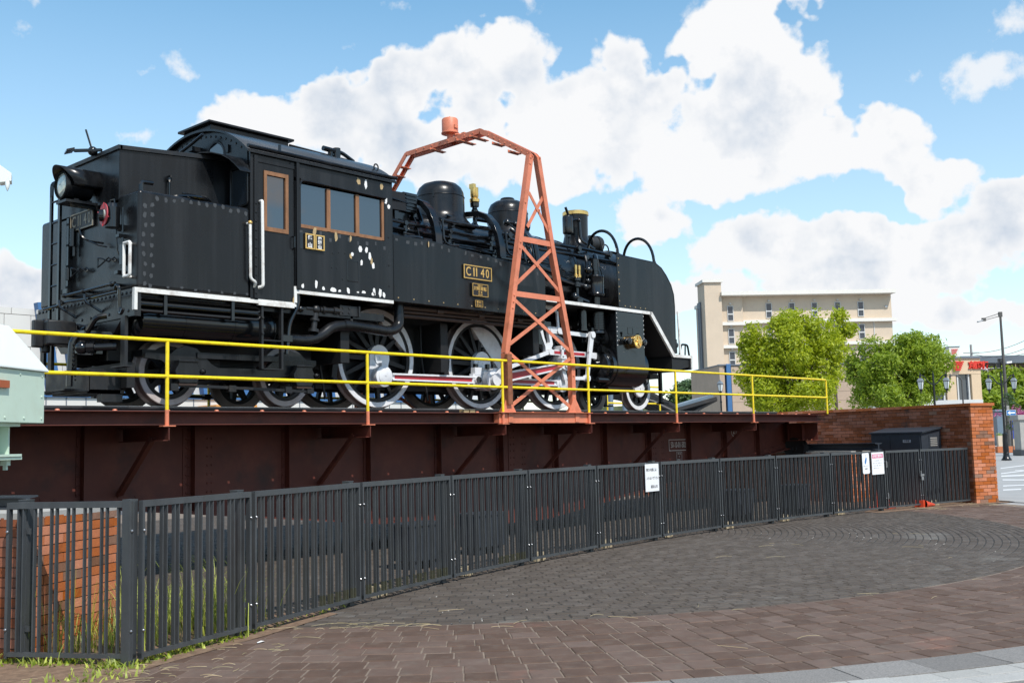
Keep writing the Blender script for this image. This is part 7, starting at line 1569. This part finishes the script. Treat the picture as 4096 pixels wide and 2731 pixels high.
def canopy():
    D = 36.0; a = at(2712, D); t = Vector((CR.x, CR.y, 0)).normalized(); f = Vector((CF.x, CF.y, 0)).normalized(); E = tag(empty('butterfly_canopy', a), 'dark steel canopy with a valley shaped roof beyond the turntable', 'canopy')
    k = D/FPX; zv = zat(1632, 2712, D)
    X = lambda p: (p-2712)*k; Z = lambda y, p: zat(y, p, D)
    b = FB(a, t, -f); b.prism([(0, zv), (X(2860), Z(1588, 2860)), (X(2860), Z(1588, 2860)+.10), (0, zv+.10)], -4, 0, 'xz'); b.build('roof_right', 'slate_blue', E, smooth=0)
    b = FB(a, t, -f); b.prism([(0, zv), (0, zv+.10), (X(2590), Z(1565, 2590)+.10), (X(2430), Z(1545, 2430)+.10), (X(2430), Z(1545, 2430)), (X(2590), Z(1565, 2590))], -4, 0, 'xz'); b.build('roof_left', 'dark_steel', E, smooth=0)
    for q in range(5):
        y = -.05-.9*q
        b = FB(a, t, -f); b.tube([(X(2872), y, Z(1590, 2872)-.06), (X(2820), y, Z(1612, 2820)-.10), (X(2790), y, Z(1622, 2790)-.18), (X(2750), y, 1.2), (X(2745), y, 0)], .07, 8); b.tube([(X(2400), y, Z(1555, 2400)-.05), (X(2520), y, Z(1572, 2520)-.05), (X(2620), y, Z(1600, 2620)-.05), (X(2700), y, zv-.12)], .06, 8); b.tube([(X(2720), y, zv-.1), (X(2720), y, 0)], .07, 8); b.build('rib', 'dark_steel', E)
    b = FB(a, t, -f); b.bar((0, .05, zv-.05), (X(2872), .05, Z(1588, 2872)-.05), .1, .12); b.build('edge_beam', 'dark_steel', E)
    for px_ in (2445, 2500, 2560): 
        b = FB(a, t, -f); b.cyl((X(px_), .4, 0), (X(px_), .4, Z(1560, px_)), .09, n=12); b.build('column', 'slate_blue', E)
canopy()

# ================================================================ trees
def crown(name, lobes, m, n_cl, per, leaf, seed, par, core=True, sub=0):
    rnd = random.Random(seed); V = []; F = []; T = []
    if sub:
        ex = []
        for (cx, cy, cz, rx, ry, rz) in lobes:
            for _ in range(sub):
                d = Vector((rnd.gauss(0, 1), rnd.gauss(0, 1), rnd.gauss(.25, .8))).normalized(); q = rnd.uniform(.26, .46); ex.append((cx+d.x*rx*.86, cy+d.y*ry*.86, cz+d.z*rz*.86, rx*q, ry*q, max(rz, rx*.6)*q))
        lobes = [(a, b, c, d*.84, e*.84, f*.84) for a, b, c, d, e, f in lobes]+ex
    tot = sum(l[3]*l[5] for l in lobes)
    for (cx, cy, cz, rx, ry, rz) in lobes:
        k = int(n_cl*(rx*rz)/tot)
        for _ in range(k):
            while True:
                d = Vector((rnd.gauss(0, 1), rnd.gauss(0, 1), rnd.gauss(0, 1)))
                if d.length > .01: break
            d.normalize(); rr = 1-abs(rnd.gauss(0, .17)); rr *= 1+.16*noise.noise(Vector((d.x*2.3+cx, d.y*2.3+cy, d.z*2.3+cz)))
            c = Vector((cx+d.x*rx*rr, cy+d.y*ry*rr, cz+d.z*rz*rr)); tn = rnd.random()
            if noise.noise(c*.85) < -.14 and rnd.random() < .85: continue
            for _ in range(per):
                p = c+Vector((rnd.gauss(0, leaf*1.2), rnd.gauss(0, leaf*1.2), rnd.gauss(0, leaf*.9)))
                nr = (d*.8+Vector((rnd.gauss(0, .6), rnd.gauss(0, .6), rnd.gauss(.35, .6)))).normalized(); a = nr.orthogonal().normalized(); a.rotate(Matrix.Rotation(rnd.uniform(0, 6.28), 3, nr)); bq = nr.cross(a)
                l = leaf*rnd.uniform(.7, 1.3); w = l*.42; o = len(V)
                V += [tuple(p-a*l), tuple(p+bq*w), tuple(p+a*l-nr*l*.25), tuple(p-bq*w)]; F.append((o, o+1, o+2, o+3)); T += [min(1, max(0, tn*.6+rnd.random()*.4))]*4
    me = bpy.data.meshes.new(name); me.from_pydata(V, [], F); at_ = me.attributes.new('tone', 'FLOAT', 'POINT'); at_.data.foreach_set('value', T); me.materials.append(MATS[m])
    o = bpy.data.objects.new(name, me); COL.objects.link(o); put(o, par); return o
def tree(name, base, lobes, h0, m, n_cl, per, leaf, seed, label, tr=.16):
    E = tag(empty(name, base), label, 'tree'); rnd = random.Random(seed); b = MB(); bx_, by_ = base[0], base[1]
    mid = Vector((bx_, by_, h0)); b.tube([(bx_, by_, -.1), (bx_+.05, by_, h0*.5), tuple(mid)], [tr*1.25, tr, tr*.85], 9); b.build('trunk', 'bark', E)
    b = MB()
    for (cx, cy, cz, rx, ry, rz) in lobes:
        for _ in range(3):
            e = Vector((cx+rnd.uniform(-.6, .6)*rx, cy+rnd.uniform(-.6, .6)*ry, cz+rnd.uniform(-.2, .75)*rz)); mm = mid.lerp(e, .5)+Vector((rnd.uniform(-.3, .3), rnd.uniform(-.3, .3), rnd.uniform(-.1, .3)))
            b.tube([tuple(mid-Vector((0, 0, .25))), tuple(mid.lerp(mm, .5)+Vector((0, 0, .1))), tuple(mm), tuple(e)], [tr*.5, tr*.36, tr*.22, tr*.07], 6)
    b.build('limbs', 'bark', E); crown('crown', lobes, m, n_cl, per, leaf, seed, E, True, 7); return E
def lob(depth, L):
    f = Vector((CF.x, CF.y, 0)).normalized(); out = []
    for (px_, py_, rw_, rh_, dd) in L:
        D = depth+dd; p = at(U(px_, py_), D); k = D/FPX; out.append((p.x, p.y, zat(py_, px_, D), rw_*k, rw_*k*.95, rh_*k))
    return out
tree('camphor_tree', at(3150, 45), lob(45, [(3110, 1470, 150, 175, 0), (3200, 1380, 130, 120, .4), (3060, 1400, 95, 100, -.5), (3270, 1480, 110, 150, .3), (3180, 1290, 110, 62, .2), (3040, 1540, 90, 100, -.3), (3240, 1560, 110, 95, -.5), (3330, 1400, 55, 60, .6), (3120, 1590, 120, 70, -.6)]), 2.2, 'leaf_bright', 9500, 5, .085, 31, 'large bright yellow green camphor tree in front of the hotel')
tree('slender_tree', at(3350, 62), lob(62, [(3345, 1262, 42, 26, 0), (3390, 1318, 34, 22, .3), (3310, 1290, 26, 20, -.3), (3360, 1345, 24, 18, .2)]), zat(1390, 3345, 62), 'leaf_bright', 560, 4, .13, 37, 'thin sparse branch crown rising behind the bright camphor tree', .10)
tree('camphor_tree', at(3590, 53), lob(53, [(3560, 1480, 150, 120, 0), (3660, 1440, 120, 100, .4), (3500, 1560, 110, 90, -.4), (3690, 1540, 95, 105, .2), (3610, 1390, 90, 62, .3), (3450, 1520, 70, 80, 0), (3600, 1590, 150, 70, -.5), (3715, 1440, 50, 70, .5), (3410, 1470, 55, 60, .5)]), 2.2, 'leaf_mid', 9500, 5, .098, 41, 'round mid green camphor tree nearer the bank building')
# wooded hill far off left of the hotel, hillside on the right
def wood(name, cs, m, label, leaf, seed, n, per):
    o = crown(name, cs, m, n, per, leaf, seed, None); return tag(o, label, 'woodland', kind='stuff')
rnd = random.Random(5)
wood('far_woodland', lob(330, [(2725+12*i+rnd.uniform(-4, 4), 1568+rnd.uniform(-6, 4)-12*math.sin(i/8*3.1), 16, 20, rnd.uniform(-8, 8)) for i in range(9)]+[(2700+14*i, 1590, 14, 9, -10) for i in range(12)]), 'leaf_dark', 'dark wooded hill seen under the smoke deflector', .9, 51, 2600, 4)
wood('hillside_woodland', lob(170, [(3930+26*i+rnd.uniform(-6, 6), 1545+rnd.uniform(-22, 22), 26, 30, rnd.uniform(-6, 6)) for i in range(9)]+[(3920+24*i, 1600+rnd.uniform(-10, 10), 26, 26, -10+rnd.uniform(-4, 4)) for i in range(10)]+[(3990+40*i, 1500+rnd.uniform(-6, 6), 26, 22, 8) for i in range(4)]), 'leaf_mid', 'green wooded hillside behind the street lamps on the right', .45, 52, 5200, 4)
b = MB(); p = at(2600, 345); t_ = Vector((CR.x, CR.y, 0)).normalized(); f_ = Vector((CF.x, CF.y, 0)).normalized()
fb = FB(at(2690, 340), t_, -f_); fb.prism([(-30, -1), (60, -1), (60, zat(1575, 2800, 340)), (9, zat(1590, 2800, 340)), (2, zat(1610, 2700, 340)), (-30, zat(1625, 2700, 340))], -60, 0, 'xz'); mat('far_green', (0.085, 0.11, 0.05), 0.95, var=0.35, vscale=.25, dirt=((0.25, 0.24, 0.2), .5, .5)); tag(fb.build('far_hill', 'far_green', smooth=0), kind='structure')
fb = FB(at(3900, 180), t_, -f_); fb.prism([(-2, -1), (40, -1), (40, zat(1520, 4200, 180)), (4, zat(1535, 4000, 180)), (0, zat(1600, 3950, 180))], -40, 0, 'xz'); tag(fb.build('hillside', 'far_green', smooth=0), kind='structure')
# shed with a long grey roof on the hillside
D = 178; E = tag(empty('hillside_shed', at(4000, D)), 'long brown shed with grey roof on the hillside', 'building'); fb = FB(at(3840, D), t_, -f_); kx = D/FPX
fb.prism([((3850-3840)*kx, zat(1425, 3850, D)), ((4300-3840)*kx, zat(1419, 4300, D)), ((4300-3840)*kx, zat(1452, 4300, D)), ((3850-3840)*kx, zat(1452, 3850, D))], -10, .5, 'xz'); fb.build('roof', 'roof_grey', E, smooth=0)
fb = FB(at(3840, D), t_, -f_); fb.box((3905-3840)*kx, (4300-3840)*kx, -9, 0, zat(1500, 4000, D), zat(1450, 4000, D)); fb.build('wall', 'shed_brown', E, smooth=0)
for px_ in (4075, 4140): fb = FB(at(3840, D), t_, -f_); fb.box((px_-3840)*kx, (px_+3-3840)*kx, 0, .3, zat(1495, 4000, D), zat(1450, 4000, D)); fb.build('yellow_post', 'chip_buff', E, smooth=0)
fb = FB(at(3840, D), t_, -f_)
for px_ in (3960, 3990, 4020, 4050, 4075): fb.box((px_-3840)*kx, (px_+2-3840)*kx, .4, .6, zat(1502, 4000, D), zat(1472, 4000, D))
fb.box((3940-3840)*kx, (4080-3840)*kx, .4, .5, zat(1474, 4000, D), zat(1471, 4000, D)); fb.build('balustrade', 'win_frame', E, smooth=0)
# utility pole and wires
D = 120; p = at(3906, D); E = tag(empty('utility_pole', p), 'concrete utility pole behind the bank roof', 'pole'); b = MB(); b.cyl((p.x, p.y, 0), (p.x, p.y, zat(1378, 3902, D)), .18, .13, n=10); b.build('shaft', 'utility_pole', E); b = MB(); zz = zat(1411, 3902, D); b.bar(tuple(p-t_*.9+Vector((0, 0, zz))), tuple(p+t_*.9+Vector((0, 0, zz))), .12, .1); b.build('cross_arm', 'utility_pole', E)
b = MB(); q = at(4250, D-20)
for (dz, z2) in ((0, zat(1290, 4250, D-20)), (-.5, zat(1330, 4250, D-20)), (-.1, zat(1370, 4250, D-20))):
    pts = []; A_ = Vector((p.x, p.y, zz+dz)); B_ = Vector((q.x, q.y, z2))
    for i in range(13): f = i/12; v_ = A_.lerp(B_, f); v_.z -= 3.2*f*(1-f); pts.append(tuple(v_))
    b.tube(pts, .03, 5)
pass; tag(b.build('power_lines', 'roof_grey'), 'thin overhead power lines running right from the utility pole', 'wires')

# ================================================================ street furniture on the right
def lantern(b1, b2, b3, c, s):
    b1.lathe([(.16*s, .42*s), (.17*s, .44*s), (.10*s, .56*s), (.05*s, .58*s)], c, (0, 0, 1), 4); b1.lathe([(.03*s, .58*s), (.04*s, .62*s), (.01*s, .66*s)], c, (0, 0, 1), 8)
    b2.lathe([(.085*s, .06*s), (.145*s, .42*s)], c, (0, 0, 1), 4)
    for k in range(4):
        a = math.pi/2*k; b3.bar((c[0], c[1], 0) if 0 else tuple(Vector(c)+Vector((0, 0, .05*s))), tuple(Vector(c)+Vector((0, 0, .05*s))), .001, .001) if False else None
    b3.lathe([(.02*s, -.12*s), (.05*s, -.08*s), (.02*s, -.05*s), (.06*s, .0), (.09*s, .06*s), (.095*s, .07*s), (.09*s, .07*s)], c, (0, 0, 1), 8); b3.lathe([(.150*s, .40*s), (.165*s, .42*s), (.155*s, .435*s)], c, (0, 0, 1), 4)
def street_lamp(base, h, arms, label, s=1.0):
    E = tag(empty('street_lamp', base), label, 'street lamp', 'black lantern street lamps'); x, y = base[0], base[1]; t = Vector((CR.x, CR.y, 0)).normalized()
    b = MB(); b.lathe([(.24*s, 0), (.24*s, .05), (.19*s, .10), (.15*s, .22), (.14*s, .30), (.155*s, .33), (.12*s, .37), (.14*s, .42), (.13*s, .95), (.115*s, 1.25), (.13*s, 1.28), (.07*s, 1.33), (.06*s, 1.5), (.045*s, h-.5), (.06*s, h-.48), (.06*s, h-.42), (.045*s, h-.40), (.04*s, h), (.02, h+.12), (.005, h+.2)], base, (0, 0, 1), 14); b.build('post', 'lamp_black', E)
    for sg in arms:
        if sg == 0: c = Vector((x, y, h+.05)); 
        else:
            e = Vector(base)+t*sg*.62*s+Vector((0, 0, h)); b = MB(); p0 = Vector((x, y, h-.45)); b.tube(bez(tuple(p0), tuple(p0+t*sg*.30*s), tuple(e-t*sg*.25*s+Vector((0, 0, .05))), tuple(e), 8), .028*s, 7); b.lathe([(.05*s, -.10), (.055*s, 0), (.02, .08), (.005, .20)], tuple(e+Vector((0, 0, -.02))), (0, 0, 1), 8); b.build('arm', 'lamp_black', E); c = e-Vector((0, 0, .74*s))
        b1, b2, b3 = MB(), MB(), MB(); lantern(b1, b2, b3, tuple(c), s*1.05)
        lp = b2.build('lantern', 'lamp_glass', E, smooth=0); b1.build('lantern_cap', 'lamp_cap', lp, smooth=0); b3.build('lantern_frame', 'lamp_black', lp, smooth=20)
        b = MB()
        for k in range(4):
            a = math.pi/2*k; u = CR*0; q = Vector((1, 0, 0)); 
            av = Vector((0, 0, 1)).orthogonal().normalized(); bv = Vector((0, 0, 1)).cross(av); d = av*math.cos(a)+bv*math.sin(a); S_ = s*1.05
            b.bar(tuple(c+d*.088*S_+Vector((0, 0, .06*S_))), tuple(c+d*.150*S_+Vector((0, 0, .42*S_))), .016, .016)
        b.build('lantern_bars', 'lamp_black', lp, smooth=0)
street_lamp(tuple(at(4018, 51.4)), 4.15, (-1, 1), 'black twin lantern lamp standing right of the brick pillar')
street_lamp(tuple(at(3746, 50)), 4.18, (-1, 1), 'black twin lantern lamp rising behind the brick wall in front of the tree')
street_lamp(tuple(at(2890, 55)), 3.75, (0,), 'single lantern lamp in front of the grey annex wall')
# tall road lamp with cameras
D = 83.0; p = at(4033, D); E = tag(empty('road_lamp', p), 'tall brown road lamp pole with security cameras', 'street lamp'); h = zat(1252, 3990, D)
b = MB(); b.cyl((p.x, p.y, 0), (p.x, p.y, 4.0), .17, .15, n=14); b.cyl((p.x, p.y, 4.0), (p.x, p.y, h), .135, .085, n=14); b.build('pole', 'pole_brown', E)
b = MB(); e = p-t_*1.35
b.bar(tuple(p+Vector((0, 0, h))), tuple(e+Vector((0, 0, h-.40))), .08, .05); b.bar(tuple(p+Vector((0, 0, h-.22))), tuple(e+Vector((0, 0, h-.55))), .08, .05); b.obox(p+Vector((0, 0, h-.1)), t_*.13, f_*.1, (0, 0, .2)); b.obox(e+Vector((0, 0, h-.48)), t_*.15, f_*.08, (0, 0, .13)); b.build('arm', 'pole_brown', E)
b = MB(); b.obox(e-t_*.30+Vector((0, 0, h-.60)), t_*.22+Vector((0, 0, .06)), f_*.12, (0, 0, .055)); b.build('lamp_head', 'lamp_cap', E, bevel=.03)
zc_ = zat(1462, 3990, D); b = MB()
for dz in (.28, -.22): b.bar(tuple(p+Vector((0, 0, zc_+dz))), tuple(p-t_*1.55+Vector((0, 0, zc_+dz*.6-.18))), .07, .06)
for q in (0.25, .75, 1.45): b.bar(tuple(p-t_*q+Vector((0, 0, zc_-.3))), tuple(p-t_*q+Vector((0, 0, zc_+.25-.1*q))), .06, .06)
b.obox(p-t_*.45+Vector((0, 0, zc_+.02)), t_*.12, f_*.1, (0, 0, .2)); b.obox(p-t_*.1+Vector((0, 0, zc_+.35)), t_*.06, f_*.08, (0, 0, .2)); b.obox(p-t_*.35+Vector((0, 0, zc_+.40)), t_*.10, f_*.08, (0, 0, .14)); b.build('bracket', 'lamp_black', E, smooth=0)
b = MB(); c = p-t_*1.7+Vector((0, 0, zc_-.2)); b.obox(c, t_*.34-Vector((0, 0, .05)), f_*.13, (0, 0, .10)); b.build('camera', 'sign_white', E, bevel=.03); b = MB(); b.obox(p+t_*.42+Vector((0, 0, zc_+.22)), t_*.22+Vector((0, 0, .02)), f_*.10, (0, 0, .08)); b.build('camera', 'sign_white', E, bevel=.03)
b = MB(); b.obox(p-t_*.22+Vector((0, 0, 1.9)), t_*.03, f_*.03, (0, 0, 1.7)); b.obox(p-t_*.0-f_*.16+Vector((0, 0, 3.1)), t_*.10, f_*.05, (0, 0, .28)); b.build('conduit', 'utility_pole', E, smooth=0)
# bent grey pipe lamp in front of the bank
D = 62; p = at(3860, D); b = MB(); zz = zat(1500, 3840, D); b.tube(rounded([(p.x, p.y, 0), (p.x, p.y, zz-.2), tuple(p-t_*.35+Vector((0, 0, zz))), tuple(p-t_*.62+Vector((0, 0, zz-.02)))], .4, 6), .045, 10); E = tag(empty('bent_lamp_pole', p), 'grey bent pipe pole with a round mirror before the bank', 'pole'); b.build('pipe', 'pole_brown', E); b = MB(); c = p-t_*.68+Vector((0, 0, zz-.1)); b.lathe([(.01, .05), (.18, .04), (.20, 0), (.18, -.04), (.01, -.05)], c, tuple((t_*.9-f_*.45)), 18); b.build('round_head', 'lamp_black', E)
# one-way sign
D = 66; p = at(4048, D); E = tag(empty('one_way_sign', p), 'blue one way sign with white arrow on a thin post', 'sign'); b = MB(); b.cyl((p.x, p.y, 0), (p.x, p.y, zat(1640, 4048, D)), .03, n=8); b.build('post', 'pole_brown', E)
M = frame(p+Vector((0, 0, zat(1650.5, 4049, D)))-f_*.04, t_, (0, 0, 1)); b = MB(lambda x, y, z: (M @ Vector((x, y, z)))); b.box(-.30, .30, -.165, .165, -.006, .0); s_ = b.build('sign_plate', 'sign_white', E, smooth=0); b = MB(lambda x, y, z: (M @ Vector((x, y, z)))); b.box(-.285, .285, -.15, .15, .001, .004); b.build('blue_field', 'sign_blue', s_, smooth=0); b = MB(lambda x, y, z: (M @ Vector((x, y, z)))); b.prism([(-.24, 0), (-.06, .12), (-.06, .045), (.24, .045), (.24, -.045), (-.06, -.045), (-.06, -.12)], .005, .008, 'xy'); b.build('white_arrow', 'sign_white', s_, smooth=0)
MATS['sign_blue'].node_tree.nodes['Principled BSDF'].inputs['Roughness'].default_value = .35
# grey stone pillar, brick planter, hedge, flowers, banner at the right edge
D = 60; p = at(4088, D); E = tag(empty('stone_pillar', p), 'grey stone gate pillar at the right edge of the photo', 'pillar'); fb = FB(p, t_, -f_); fb.box(-.30, .5, -.4, .4, .32, 2.0); fb.build('shaft', 'concrete', E, smooth=0); fb = FB(p, t_, -f_); fb.box(-.38, .6, -.5, .5, 0, .32); fb.build('base', 'cabinet', E, smooth=0); fb = FB(p, t_, -f_); fb.box(-.44, .65, -.5, .5, 2.0, 2.3); fb.build('capital', 'concrete', E, smooth=0, bevel=.04)
D = 68; p = at(3985, D); fb = FB(p, t_, -f_); fb.box(0, (4072-3985)*D/FPX, -.35, .0, 0, .40); tag(fb.build('brick_planter', 'brick_lit', smooth=0, bevel=.02), 'low orange brick planter edge behind the street lamp', 'planter')
D = 95
hed = [(4000+18*i, 1742, 14, 9, 0) for i in range(6)]; E = tag(empty('clipped_hedge', at(4040, D)), 'clipped green hedge in front of the far car park', 'hedge'); crown('foliage', lob(D, hed), 'leaf_bright', 420, 4, .07, 61, E)
fb = FB(at(3990, D-1), t_, -f_); fb.box(0, 2.6, -.3, 0, 0, .95); tag(fb.build('planter_box', 'hotel_tile', smooth=0), 'tan planter trough beneath the clipped hedge', 'planter')
E = tag(empty('crape_myrtle', at(4035, 72)), 'small tree with pink blossoms near the right edge', 'tree'); b = MB(); q = at(4045, 72); b.tube([(q.x, q.y, 0), (q.x+.1, q.y, 1.2), (q.x, q.y, 2.2)], [.07, .06, .04], 6); b.build('trunk', 'bark', E); crown('crown', lob(72, [(4045, 1640, 30, 40, 0), (4032, 1600, 22, 26, .4), (4066, 1675, 24, 28, -.4), (4050, 1700, 22, 24, 0)]), 'leaf_dark', 420, 4, .11, 62, E); crown('blossom', lob(72, [(4062, 1632, 20, 10, -.6), (4082, 1655, 14, 12, -.8), (3990, 1652, 7, 10, 0)]), 'pink_petal', 150, 4, .09, 63, E)
D = 88; p = at(4040, D); fb = FB(p, t_, -f_); fb.box(-.28, .28, -.02, .02, .7, 2.2); fb.box(-.32, -.28, -.03, .03, 0, 2.4); tag(fb.build('blue_banner', 'banner_blue', smooth=0), 'upright blue banner near the one way sign', 'banner')
D = 100; p = at(3990, D); fb = FB(p, t_, -f_); fb.box(0, 1.6, -3, 0, 0, 3.2); fb.box(-.2, 1.8, -3.2, .2, 3.2, 3.4); tag(fb.build('blue_shop', 'slate_blue', smooth=0, bevel=.03), 'pale blue low building behind the street lamp', 'building')
# white markings on the pale pavement
for (y, px0, px1, hgt, tilt, lb) in ((1903, 4005, 4100, 5, 2, 0), (1919, 4010, 4100, 4, 0, 0), (1941, 4012, 4100, 3.5, 2, 0), (1958, 4012, 4085, 4.5, 1.5, 0), (1888, 4004, 4100, 3.5, 6, 0), (1867, 4002, 4098, 3, 6, 0), (1880, 4060, 4110, 2, 0, 0)):
    def gp(px_, py_):
        d = ray(px_, py_); k = -1.5/d.z; return (d.x*k, d.y*k, -.008)
    b = MB(); b.add([gp(px0, y+tilt), gp(px1, y-tilt), gp(px1, y-tilt-hgt), gp(px0, y+tilt-hgt)], [(0, 1, 2, 3)]); o = b.build('pavement_line', 'line_white', smooth=0); o['kind'] = 'structure'
# kerb between the plaza and the pale pavement
b = MB(); b.add(*sector(11.95, 12.12, R(-34), R(-5), 20, .02)); tag(b.build('kerb_pavement', 'concrete', smooth=0), kind='structure')
